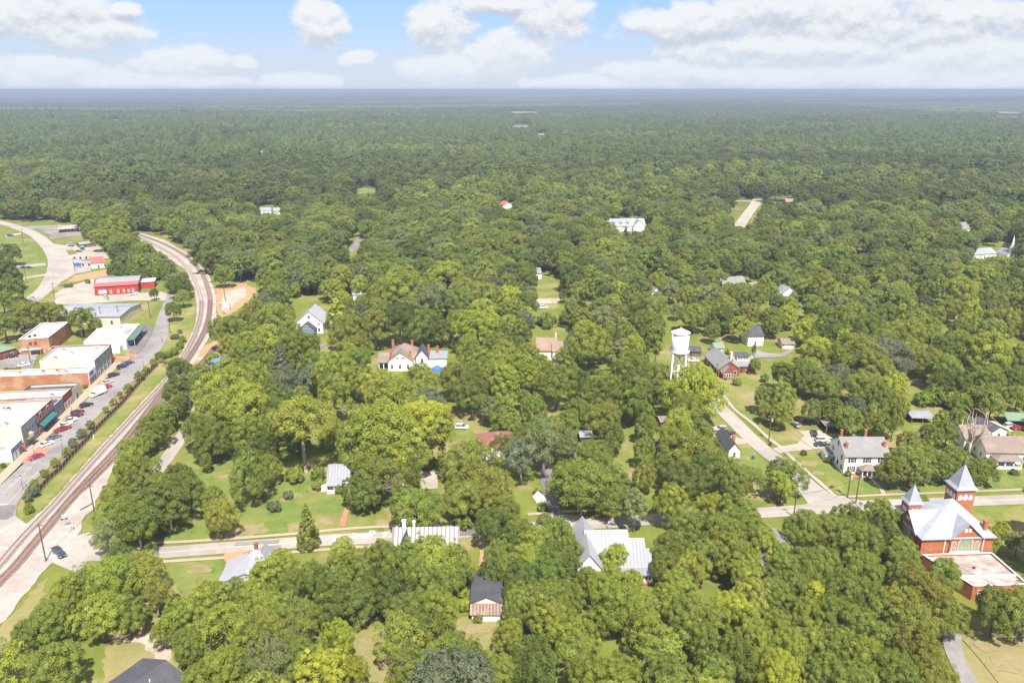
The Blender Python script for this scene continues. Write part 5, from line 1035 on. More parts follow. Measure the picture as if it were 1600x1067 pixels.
# dark timber fence beside the tracks
FEN = gp([(57, 775), (75, 753), (97, 733), (110, 717), (132, 694), (152, 672), (172, 651), (192, 631), (212, 607), (232, 585), (247, 571)]); FEN = smooth(FEN, 3)
o = thing('timber_fence', 'long dark timber fence between the main street and the railway', 'fence', *FEN[0]); pos = []
rails = MB(); d = 0.0
for i in range(len(FEN) - 1):
    a, b = FEN[i] - FEN[0], FEN[i + 1] - FEN[0]; t = (b - a) / np.linalg.norm(b - a); q = np.array((t[1], -t[0]))
    vs = []
    for p in (a, b): vs += [(*(p + q * .05), .25), (*(p + q * .05), 1.75), (*(p - q * .05), 1.75), (*(p - q * .05), .25)]
    rails.add(vs, [(0, 4, 5, 1), (1, 5, 6, 2), (2, 6, 7, 3), (3, 7, 4, 0), (0, 1, 2, 3), (7, 6, 5, 4)])
    L = np.linalg.norm(b - a)
    while d < L: pos.append(a + t * d + q * .14); d += 2.6
    d -= L
rails.build('fence_panel', M['wood_dark'], o)
p0 = MB().box(-.11, .11, -.11, .11, 0, 2.0).build('post', M['wood'], o); p0.location = (*pos[0], 0)
for p in pos[1:100]: c = p0.copy(); COL.objects.link(c); c.parent = o; c.location = (*p, 0)
patch('mulch_bed', [tuple(p) for p in offs(FEN, -2.6)] + [tuple(p) for p in offs(FEN, .4)][::-1], Z1 + .02, M['mulch'], ground=True)
# utility poles
def pole(x, y, h, lab, tr=False, arm=0.0, dead=False):
    o = thing('utility_pole', lab, 'utility pole', x, y, 0, arm, 'utility poles')
    MB().tube([(0, 0, 0), (0, 0, h)], [.19, .13], 8).build('pole', M['pole_wood'], o)
    if not dead: MB().box(-1.1, 1.1, -.06, .06, h - .75, h - .6).build('crossarm', M['pole_wood'], o)
    if not dead:
        for s in (-1, 1): MB().tube([(s * .95, 0, h - .6), (s * .95, 0, h - .35)], .06, 6).build('insulator', M['lamp_glass'], o)
    if tr: MB().lathe([(.1, h - 2.6), (.33, h - 2.55), (.33, h - 1.5), (.1, h - 1.4)], 10, c=(.5, 0)).build('transformer', M['metal'], o)
    return o
for x, y, h, lab, tr in ((72, 877, 11, 'tall brown pole standing right beside the level crossing', 0), (148, 803, 9.5, 'grey pole at the tree edge above the crossing signals', 0), (1201, 690, 10, 'pole with white transformer on the side street footpath', 1), (1324, 778, 8.5, 'pole with grey transformer on the verge before the white house', 1),
        (1337, 786, 9, 'pole at the kerb before the white two-storey house', 0), (1240, 809, 8, 'thin pole at the main road opposite the side street mouth', 0), (159, 504, 8.5, 'pole before the warehouse, western one', 0), (186, 502, 8.5, 'pole before the warehouse, eastern one', 0), (129, 531, 7, 'pole beside the orange brick building', 0),
        (235, 497, 9, 'pole on the grass corner beside the warehouse', 0), (169, 470, 8, 'pole in front of the red metal workshop', 0), (245, 470, 8, 'pole by the round tree east of the workshop', 0), (86, 468, 10, 'pole at the concrete yard entrance', 0), (42, 442, 13, 'tall pole on the grass beside the highway curve', 0), (38, 384, 13, 'tall pole on the grass at the upper highway curve', 0),
        (117, 424, 9, 'pole beside the blue roadside sign', 0), (48, 568, 8, 'pole behind the shops by the white sedan', 0), (352, 470, 12, 'pole on the dirt yard beside the tracks', 0), (228, 694, 10, 'pole in the trees between tracks and lane', 0), (266, 521, 5, 'thin pole on the grass near the northern street end', 0),
        (1183, 316, 9, 'distant pole at the far road junction', 0), (1218, 316, 9, 'distant pole east of the far road junction', 0), (1119, 588, 6, 'thin pole on the lawn before the brick bungalow', 0), (300, 655, 9, 'pole beside the curving lane', 0)):
    p = g(x, y); pole(*p, h, lab, bool(tr), R(20))
def wire(name, pts, lab, sag=1.0, r=.05):
    mb = MB(); path = []
    for a, b in zip(pts[:-1], pts[1:]):
        for k in range(13):
            t = k / 12; path.append(tuple(np.array(a) * (1 - t) + np.array(b) * t - np.array((0, 0, sag * 4 * t * (1 - t)))))
    mb.tube(path, r, 4); return tag(mb.build(name, M['dark_metal']), lab, 'power line', 'overhead power lines')
P3 = lambda x, y, z: (*g(x, y), z)
wire('power_line', [P3(1240, 809, 7.5), P3(1337, 786, 8.3), (190, 212, 9)], 'overhead wire strung along the main road before the white house')
wire('power_line', [P3(1201, 690, 9.5), P3(1324, 778, 8)], 'overhead wire from the side street pole to the main road', .8)
wire('power_line', [(99, 172, 8), (132, 128, 8)], 'dark wire over the dry grass below the church annex'); wire('power_line', [(97, 166, 7), (122, 120, 7)], 'lower wire over the dry grass beside the lane')
wire('power_line', [(-10, 150, 10), (4, 158, 10.5), (22, 160, 10)], 'pale wire crossing above the front trees', .6)
wire('power_line', [P3(72, 877, 10.5), P3(148, 803, 9)], 'wire from the brown crossing pole along the track edge', .6)
wire('power_line', [P3(159, 504, 8), P3(186, 502, 8), P3(235, 497, 8.5)], 'wire over the grass behind the stained-roof white building', .5)
wire('power_line', [P3(86, 468, 9.5), P3(169, 470, 7.7), P3(245, 470, 7.7)], 'wire along the concrete yard of the red metal workshop', .7)
wire('power_line', [P3(42, 442, 12.5), P3(38, 384, 12.5)], 'wire along the grass inside the highway curve', .9)
wire('power_line', [P3(300, 655, 8.5), P3(228, 694, 9.5), P3(148, 803, 9)], 'wire through the trees between tracks and curving lane', .8)
wire('power_line', [P3(1183, 316, 8.5), P3(1218, 316, 8.5)], 'wire at the far road junction', .5)
# crossing signals
o = thing('crossing_signal', 'black railway crossing signal with crossed arms and lamps on grey ballast', 'rail signal', *g(103, 824), rz=R(30)); MB().tube([(0, 0, 0), (0, 0, 4.2)], .09, 8).build('post', M['metal'], o)
MB().box(-.7, .7, -.05, .05, 2.6, 2.75).build('lamp_arm', M['dark_metal'], o)
for s in (-1, 1): MB().tube([(s * .55, -.12, 2.7), (s * .55, .02, 2.7)], .28, 12).build('signal_lamp', M['dark_metal'], o)
x_ = MB()
for s in (-1, 1): x_.tube([(-.55, -.1, 3.75 + s * .4), (.55, -.1, 3.75 - s * .4)], .09, 4)
x_.build('crossbuck', M['white'], o)
o = thing('relay_cabinet', 'grey signal cabinet on a dark base beside the crossing signal', 'cabinet', *g(109, 829), rz=R(30)); MB().box(-.9, .9, -.5, .5, .12, 1.5).build('body', M['metal'], o); MB().box(-1.1, 1.1, -.7, .7, 0, .12).build('base', M['dark_metal'], o)
o = MB().box(-2.2, 2.2, -.2, .2, 0, .28).build('timber_beam', M['wood_dark']); o.location = (*g(136, 792), Z2); o.rotation_euler = (0, 0, R(68)); tag(o, 'dark timber beam lying on the ballast near the track', 'timber')
o = thing('trackside_marker', 'small white marker post on the grass beside the fence', 'marker post', *g(147, 686)); MB().box(-.12, .12, -.06, .06, 0, 1.7).build('post', M['white'], o)
BIN = 'wheeled bins at the kerb'
for x, y, m, lab in ((1203, 696, 'dark_metal', 'black wheeled bin on the verge before the concrete drive'), (1177, 717, 'awning', 'green wheeled bin on the grass beside the cottage'), (1134, 594, 'awning', 'teal bin on the lawn before the bungalow')):
    o = thing('wheeled_bin', lab, 'bin', *g(x, y), group=BIN); MB().box(-.35, .35, -.35, .35, .1, 1.1).build('bin_body', M[m], o); MB().box(-.4, .4, -.42, .4, 1.11, 1.2).build('lid', M[m], o)
    for s in (-1, 1): MB().tube([(s * .3, .4, .12), (s * .38, .4, .12)], .12, 8).build('wheel', M['tyre'], o)
for x, y, lab in ((1169.5, 695.5, 'white mailbox post beside the side street'), (413, 862, 'white mailbox post on the verge by the pale metal roof cottage')):
    o = thing('mailbox', lab, 'mailbox', *g(x, y), group='mailboxes'); MB().box(-.06, .06, -.06, .06, 0, 1.1).build('post', M['white'], o); MB().box(-.12, .12, -.25, .25, 1.1, 1.35).build('box', M['white'], o)
o = thing('sign_post', 'thin road sign on the verge before the pale-roofed cross-gable house', 'sign', *g(951, 827)); MB().tube([(0, 0, 0), (0, 0, 2.6)], .05, 6).build('post', M['metal'], o); MB().box(-.3, .3, -.04, .0, 1.9, 2.6).build('sign_face', M['metal'], o)
o = thing('tent', 'white canvas tent on the grass beside the dark driveway', 'tent', *g(843, 780), rz=R(20)); wall_gable(o, M['white'], -1.6, 1.6, -1.5, 1.5, .5, 2.0, 'y', name='canvas'); MB().box(-.4, .4, -1.53, -1.5, 0, 1.2).build('door_flap', M['cream'], o)
o = thing('tarp', 'bright blue tarp heaped in the yard right of the big white house', 'tarp', *g(683, 578)); MB().lathe([(2.4, 0), (2.1, .9), (1.2, 1.7), (.2, 1.9)], 9).build('sheet', M['blue_tarp'], o)
o = thing('tarp', 'pale blue tarp in the yard by the grey tin shed', 'tarp', *g(891, 709)); MB().slab([(-1.5, -1, .9), (1.4, -1.1, .8), (1.5, 1, 1.1), (-1.3, 1.1, 1.0)], .85).build('sheet', M['tank_lid'], o)
o = thing('stone_heap', 'heap of pale rubble on the dirt yard beside the tracks', 'rubble heap', *g(352, 477)); MB().lathe([(3.2, 0), (2.2, .9), (.8, 1.5), (.1, 1.6)], 9).build('heap', M['gravel'], o, True)
o = thing('storage_container', 'small pale container on the dirt yard beside the tracks', 'container', *g(354, 484)); MB().box(-2, 2, -1, 1, 0, 2.2).build('body', M['membrane'], o); door(o, 'f', 0, -1, .1, 1.6, 1.9, 'metal')
o = thing('picnic_table', 'white slab table on the meadow behind the open shed', 'table', *g(1468, 649)); MB().box(-1.4, 1.4, -.6, .6, .7, .8).build('table_top', M['white'], o)
for s in (-1, 1): MB().box(s * 1.1 - .08, s * 1.1 + .08, -.5, .5, 0, .7).build('leg', M['white'], o)
o = thing('rail_fence', 'low brown rail fence behind the taupe-roofed house', 'fence', *g(1587, 697)); MB().box(0, 14, -.05, .05, .5, .65).build('fence_rail', M['wood'], o); MB().box(0, 14, -.05, .05, 1.0, 1.15).build('fence_rail', M['wood'], o)
for k in range(8): MB().box(k * 2 - .08, k * 2 + .08, -.08, .08, 0, 1.3).build('post', M['wood'], o)
o = thing('wood_fence', 'brown board fence behind the bungalow by the green-roofed shed', 'fence', *g(1108, 563)); MB().box(0, 15, -.05, .05, .1, 1.9).build('fence_panel', M['wood'], o)
for k in range(6): MB().box(k * 3 - .08, k * 3 + .08, .06, .2, 0, 2.0).build('post', M['wood'], o)
# one pedestrian on the shop pavement
def person(x, y, head, label):
    o = thing('person', label, 'person', x, y, Z3, head); me = bpy.data.meshes.new('body'); J = {'p': (0, 0, .92), 's': (0, 0, 1.2), 'c': (0, 0, 1.4), 'n': (0, 0, 1.5), 'h': (.02, 0, 1.64), 't': (.01, 0, 1.74)}
    vs = []; es = []; rad = []; ix = {}
    def jt(k, p, r, par=None):
        ix[k] = len(vs); vs.append(p); rad.append(r)
        if par: es.append((ix[par], ix[k]))
    jt('p', J['p'], .15); jt('s', J['s'], .145, 'p'); jt('c', J['c'], .16, 's'); jt('n', J['n'], .065, 'c'); jt('h', J['h'], .105, 'n'); jt('t', J['t'], .08, 'h')
    for s in (-1, 1):
        k = str(s); jt('hip' + k, (.0, s * .1, .86), .105, 'p'); jt('kn' + k, (.1 * s, s * .1, .48), .075, 'hip' + k); jt('an' + k, (.06 * s - .05, s * .1, .09), .05, 'kn' + k); jt('to' + k, (.06 * s + .1, s * .1, .04), .04, 'an' + k)
        jt('sh' + k, (0, s * .19, 1.4), .07, 'c'); jt('el' + k, (-.06 * s, s * .24, 1.12), .05, 'sh' + k); jt('ha' + k, (-.02 * s + .08, s * .23, .88), .04, 'el' + k)
    me.from_pydata(vs, es, []); b = bpy.data.objects.new('body', me); link(b, o); me.materials.append(M['cream'])
    sm = b.modifiers.new('skin', 'SKIN'); b.modifiers.new('sub', 'SUBSURF').levels = 1
    for i, r in enumerate(rad): me.skin_vertices[0].data[i].radius = (r, r)
    me.skin_vertices[0].data[0].use_root = True
    MB().lathe([(.17, .9), (.19, 1.1), (.2, 1.4), (.1, 1.47)], 10).build('shirt', M['line_yellow'], o); MB().lathe([(.125, 1.66), (.11, 1.75), (.04, 1.78)], 10).build('hair', M['wood_dark'], o)
    return o
person(*g(137, 613.5), R(60), 'person in a yellow shirt walking on the tan pavement by the vacant lot')
# ------------------------------------------------------------------ trees: prototypes
def leaf_mesh(name, seed, lumps, nleaf, size, flat=.25, mats=None, trunk=None, solid=0.0):
    """lumps: (centre, radius, weight). Leaves stand round each clump, facing out and up."""
    r = np.random.default_rng(seed); C = np.array([l[0] for l in lumps]); Rr = np.array([l[1] for l in lumps]); Wt = np.array([l[2] for l in lumps]) * Rr ** 2; Wt /= Wt.sum()
    ax = C[:, :2].mean(0); k = r.choice(len(C), nleaf, p=Wt)
    out = C[k] - np.array((*ax, C[:, 2].mean() * .75)); out /= np.linalg.norm(out, axis=1)[:, None] + 1e-6
    d = r.normal(size=(nleaf, 3)) + out * .9 + np.array((0, 0, .55)); d /= np.linalg.norm(d, axis=1)[:, None]
    rad = Rr[k] * np.where(r.random(nleaf) < .82, r.uniform(.78, 1.06, nleaf), r.uniform(.3, .9, nleaf)); P = C[k] + d * rad[:, None] * np.array((1, 1, .85))
    n = d * .9 + r.normal(size=(nleaf, 3)) * .33 + np.array((0, 0, flat)); n /= np.linalg.norm(n, axis=1)[:, None]
    a = np.cross(n, r.normal(size=(nleaf, 3))); a /= np.linalg.norm(a, axis=1)[:, None]; b = np.cross(n, a)
    s = size * r.uniform(.6, 1.35, nleaf); w = s * r.uniform(.55, .9, nleaf)
    q = np.stack([P - a * s[:, None] * .5, P + b * w[:, None] * .5 + a * s[:, None] * .1, P + a * s[:, None] * .55 - n * s[:, None] * .08, P - b * w[:, None] * .5 + a * s[:, None] * .1], 1).reshape(-1, 3)
    lt = r.normal(1.0, .09, len(C)); tone = np.clip(lt[k] * r.normal(1.0, .10, nleaf), .6, 1.5)
    hue = r.normal(0, .05, nleaf) + r.normal(0, .03, len(C))[k]
    col = np.stack([tone * (1 + hue), tone, tone * (1 - hue * 1.5), np.ones(nleaf)], 1)
    nv = len(q); vt, ft = ([], []) if trunk is None else (trunk.v, trunk.f)
    me = bpy.data.meshes.new(name); V = np.concatenate([q, np.array(vt).reshape(-1, 3)]) if vt else q
    tl = [i for f in ft for i in f]; me.vertices.add(len(V)); me.vertices.foreach_set('co', V.ravel())
    me.loops.add(nv + len(tl)); me.loops.foreach_set('vertex_index', np.concatenate([np.arange(nv), np.array(tl, int) + nv]) if tl else np.arange(nv))
    st_ = list(range(0, nv, 4)); c = nv
    for f in ft: st_.append(c); c += len(f)
    me.polygons.add(nleaf + len(ft)); me.polygons.foreach_set('loop_start', st_)
    for m in mats: me.materials.append(m)
    me.polygons.foreach_set('material_index', [0] * nleaf + [1] * len(ft))
    me.update(calc_edges=True)
    at = me.attributes.new('tone', 'FLOAT_COLOR', 'POINT'); full = np.ones((len(V), 4)); full[:nv] = np.repeat(col, 4, 0); at.data.foreach_set('color', full.ravel())
    return me
def lumps_dome(r, W, H, z0, K, rr=(.13, .2), low=.0, depth=.62, lop=.12):
    zc = (z0 + (H - z0) * .42); L = []
    ph = r.uniform(0, 6.28); asy = r.normal(0, .07, 2) * W; sq = r.uniform(.86, 1.1)
    for i in range(K):
        u = 1 - (i + .5) / K * (1.55 - low); a = i * 2.39996 + r.normal(0, .25); c = math.sqrt(max(0, 1 - u * u)); rad = W * r.uniform(*rr)
        wob = 1 + lop * math.sin(a * 2 + ph) + lop * .6 * math.sin(a * 3 + ph * 2) + r.normal(0, .07)
        x, y = (W / 2 - rad) * c * math.cos(a) * wob, (W / 2 - rad) * c * math.sin(a) * wob
        z = zc + u * ((H - zc - rad * .85) if u > 0 else (zc - z0) * .9) * (1 + r.normal(0, .05))
        L.append(((x * sq + asy[0] * max(0, u), y / sq + asy[1] * max(0, u), z), rad, 1.0))
    for i in range(K // 3): L.append(((r.normal(0, W * .13), r.normal(0, W * .13), r.uniform(zc * .9, H * .8)), W * .16, .5))
    return L
def trunk_mb(r, lumps, H, z0, rad, nl=7, pale=False, out=.85, lean=.3):
    t = MB(); top = np.array((r.normal(0, lean), r.normal(0, lean), z0 + (H - z0) * .45)); mid = top * .5 + np.array((r.normal(0, lean * .6), r.normal(0, lean * .6), 0))
    t.tube([(0, 0, -.3), (0, 0, .3), mid, top, top + np.array((r.normal(0, .5), r.normal(0, .5), (H - top[2]) * .55))], [rad * 1.45, rad, rad * .8, rad * .55, rad * .15], 7)
    for j in r.choice(len(lumps), min(nl, len(lumps)), replace=False):
        c = np.array(lumps[j][0]); s = mid + (top - mid) * r.uniform(.1, .95); e = s + (c - s) * out; m_ = (s + e) / 2 + np.array((0, 0, -.06 * np.linalg.norm(e - s))) + r.normal(0, .2, 3)
        t.tube([s, m_, e], [rad * .42, rad * .28, rad * .08], 5, caps=False)
        for _ in range(2 if pale else 1):
            q = e + r.normal(0, 1.0, 3) + np.array((0, 0, .7)); t.tube([m_, (m_ + q) / 2 + r.normal(0, .2, 3), q], [rad * .2, rad * .13, rad * .04], 4, caps=False)
    return t
KIND = {}                                 # kind -> list of (crown mesh, trunk mesh), nominal width, nominal height
def add_kind(k, n, W, H, fn):
    KIND[k] = ([], W, H)
    for i in range(n):
        r = np.random.default_rng(1000 + hash(k) % 97 * 0 + sum(map(ord, k)) * 31 + i); lumps, z0, tr, nleaf, size, flat, bark = fn(r)
        cm = leaf_mesh('crown_' + k, i + 50, lumps, nleaf, size, flat, [M['leaf'], M['bark']]) if nleaf else None
        tm = bpy.data.meshes.new('trunk_' + k); tm.from_pydata(tr.v, [], tr.f); tm.materials.append(M[bark]); tm.polygons.foreach_set('use_smooth', [True] * len(tr.f)); KIND[k][0].append((cm, tm))
def k_oak(r):
    L = lumps_dome(r, 14, 14, r.uniform(2.4, 4.2), int(r.uniform(58, 92)), (r.uniform(.058, .08), r.uniform(.11, .145)), lop=r.uniform(.12, .28))
    for _ in range(7): a = r.uniform(0, 6.28); q = r.uniform(0, 4.2); L.append(((q * math.cos(a), q * math.sin(a), r.uniform(10.5, 14.2)), r.uniform(.7, 1.3), 1.0))
    return L, 3.0, trunk_mb(r, L, 14, 3.5, .42, 10), 17500, .36, .25, 'bark'
def k_oval(r):
    L = lumps_dome(r, 9, 16, 3.2, 60, (.10, .17), lop=.12); return L, 3.2, trunk_mb(r, L, 16, 4, .34), 12000, .36, .25, 'bark'
def k_loose(r):
    L = lumps_dome(r, 14, 14.5, 3.5, 56, (.06, .11), lop=.2); return L, 3.5, trunk_mb(r, L, 14.5, 4, .4, 22, True, 1.02), 8500, .38, .25, 'bark_pale'
def k_tall(r):                            # high crown on a bare trunk
    L = lumps_dome(r, 14, 19, 8.5, 62, (.075, .13), lop=.16); return L, 8.5, trunk_mb(r, L, 19, 10, .42, 9), 13500, .38, .25, 'bark_pale'
def k_pine(r):
    L = []
    for i in range(30):
        z = 8 + 11 * (i / 29) ** .9; a = i * 2.4 + r.normal(0, .3); q = (1 - ((z - 12) / 9.5) ** 2) * 3.6 * r.uniform(.55, 1.05); L.append(((q * math.cos(a), q * math.sin(a), z + r.normal(0, .3)), r.uniform(.85, 1.45), 1.0))
    return L, 8, trunk_mb(r, L, 20, 14, .34, 16, False, .9), 4600, .5, .1, 'bark'
def k_cone(r):
    L = []
    for i in range(64):
        u = (i + .5) / 64; z = .6 + 11 * u; q = 3.1 * (1 - u) ** .85 * r.uniform(.75, 1.0); a = i * 2.4 + r.normal(0, .2); L.append(((q * math.cos(a), q * math.sin(a), z), .45 + .75 * (1 - u), 1.0))
    return L, .5, trunk_mb(r, L, 11, 6, .2, 3), 5600, .4, .05, 'bark'
def k_spruce(r):                          # tiers of drooping pale branches
    L = []
    for i in range(90):
        u = (i + .5) / 90; z = .5 + 10.5 * u; q = 4.6 * (1 - u) ** .9 * r.uniform(.5, 1.0); a = i * 2.4 + r.normal(0, .2); L.append(((q * math.cos(a), q * math.sin(a), z - q * .12), .35 + .5 * (1 - u), 1.0))
    return L, .5, trunk_mb(r, L, 11, 6, .2, 3), 6500, .42, .2, 'bark'
def k_shrub(r):
    L = lumps_dome(r, 4, 3.2, .25, 22, (.14, .22), low=-.1); return L, .2, trunk_mb(r, L, 3.2, .6, .09, 5), 1900, .3, .2, 'bark'
def k_myrtle(r):
    L = lumps_dome(r, 4, 4.6, 1.0, 22, (.13, .2), low=.1); return L, 1.0, trunk_mb(r, L, 4.6, 1.2, .1, 8), 2000, .32, .2, 'bark_pale'
def k_column(r):                          # slim trunk wrapped in creeper under a small high crown
    L = lumps_dome(r, 8, 21, 12.5, 24, (.13, .2), lop=.15) + [((r.normal(0, .35), r.normal(0, .35), .6 + i * .6), r.uniform(.8, 1.25), .8) for i in range(22)]; return L, 1, trunk_mb(r, L[:24], 21, 14, .35, 5), 6800, .42, .2, 'bark'
def k_dead(r):
    t = MB(); t.tube([(0, 0, -.2), (.1, 0, 2.5), (0, .1, 5)], [.42, .34, .24], 8)
    for j in range(11):
        a = j * 2.2 + r.normal(0, .3); h0 = r.uniform(1.8, 4.8); sp = r.uniform(.7, 2.8); e = np.array((math.cos(a) * sp, math.sin(a) * sp, r.uniform(9.5, 17))); m_ = np.array((e[0] * r.uniform(.7, 1.1), e[1] * r.uniform(.7, 1.1), h0 + (e[2] - h0) * .4))
        k_ = m_ * .45 + e * .55 + r.normal(0, .35, 3)
        t.tube([(0, 0, h0), m_, k_, e], [.2, .16, .11, .03], 6)
        for _ in range(4): b_ = m_ + (e - m_) * r.random(); q = b_ + np.array((r.normal(0, .9), r.normal(0, .9), r.uniform(.3, 1.8))); t.tube([b_, (b_ + q) / 2 + (0, 0, -.12), q], [.08, .06, .02], 5)
    return None, 0, t, 0, 0, 0, 'dead_wood'
for k, n, W_, H_, fn in (('oak', 12, 14, 14, k_oak), ('oval', 4, 9, 16, k_oval), ('loose', 4, 14, 14.5, k_loose), ('tall', 2, 14, 19, k_tall), ('pine', 3, 8.5, 20.5, k_pine), ('cone', 2, 7, 11.8, k_cone), ('spruce', 1, 9.5, 11.5, k_spruce), ('shrub', 3, 4, 3.2, k_shrub), ('myrtle', 2, 4, 4.6, k_myrtle), ('column', 2, 8, 21, k_column), ('dead', 2, 5.5, 17, k_dead)): add_kind(k, n, W_, H_, fn)
TINT = {'y': (.272, .308, .058), 'Y': (.340, .372, .056), 'g': (.208, .252, .056), 'd': (.155, .192, .048), 'o': (.250, .265, .058), 'b': (.225, .250, .100), 'r': (.17, .105, .05), 's': (.17, .20, .12)}
NAMEK = {'oak': 'broadleaf_tree', 'oval': 'broadleaf_tree', 'loose': 'broadleaf_tree', 'tall': 'broadleaf_tree', 'pine': 'pine_tree', 'cone': 'conifer_tree', 'spruce': 'spruce_tree', 'shrub': 'shrub', 'myrtle': 'crape_myrtle', 'column': 'creeper_clad_tree', 'dead': 'dead_tree'}
WORDK = {'oak': 'spreading tree', 'oval': 'upright oval tree', 'loose': 'loose-crowned pale-branched tree', 'tall': 'high-crowned tree', 'pine': 'pine', 'cone': 'conical conifer', 'spruce': 'silvery spruce', 'shrub': 'shrub', 'myrtle': 'rounded street tree', 'column': 'creeper-clad slim tree', 'dead': 'bare dead tree'}
WORDC = {'y': 'yellow-green', 'Y': 'bright lime-yellow', 'g': 'mid-green', 'd': 'dark green', 'o': 'olive-green', 'b': 'grey-green', 'r': 'reddish-brown', 's': 'blue-grey'}
RATIO = {'oak': (.86, 3.2, .22), 'oval': (1.55, 1.0, .2), 'loose': (.9, 2.8, .25), 'tall': (1.2, 2.5, .42), 'pine': (2.2, 1, .4), 'cone': (1.75, 0, .04), 'spruce': (1.2, 0, .04), 'shrub': (.85, 0, .05), 'myrtle': (1.15, 0, .2), 'column': (2.4, 1, .05), 'dead': (3.0, 0, .4)}
TREES = []                                # (x, y, width, height, kind, tint)
def tree_px(cx, cy, w, kind, tint):       # crown seen at pixel (cx, cy), w pixels wide -> where it stands and how big it is
    z = 8.0
    for _ in range(4):
        x, y = g(cx, cy, z); wm = w / proj(x, y, z)[2]; a, b, c = RATIO[kind]; H = a * wm + b; H = min(H, 24); z = H * (1 + c) / 2 * (.98 if kind in ('oak', 'loose') else .94)
    return x, y, wm, H
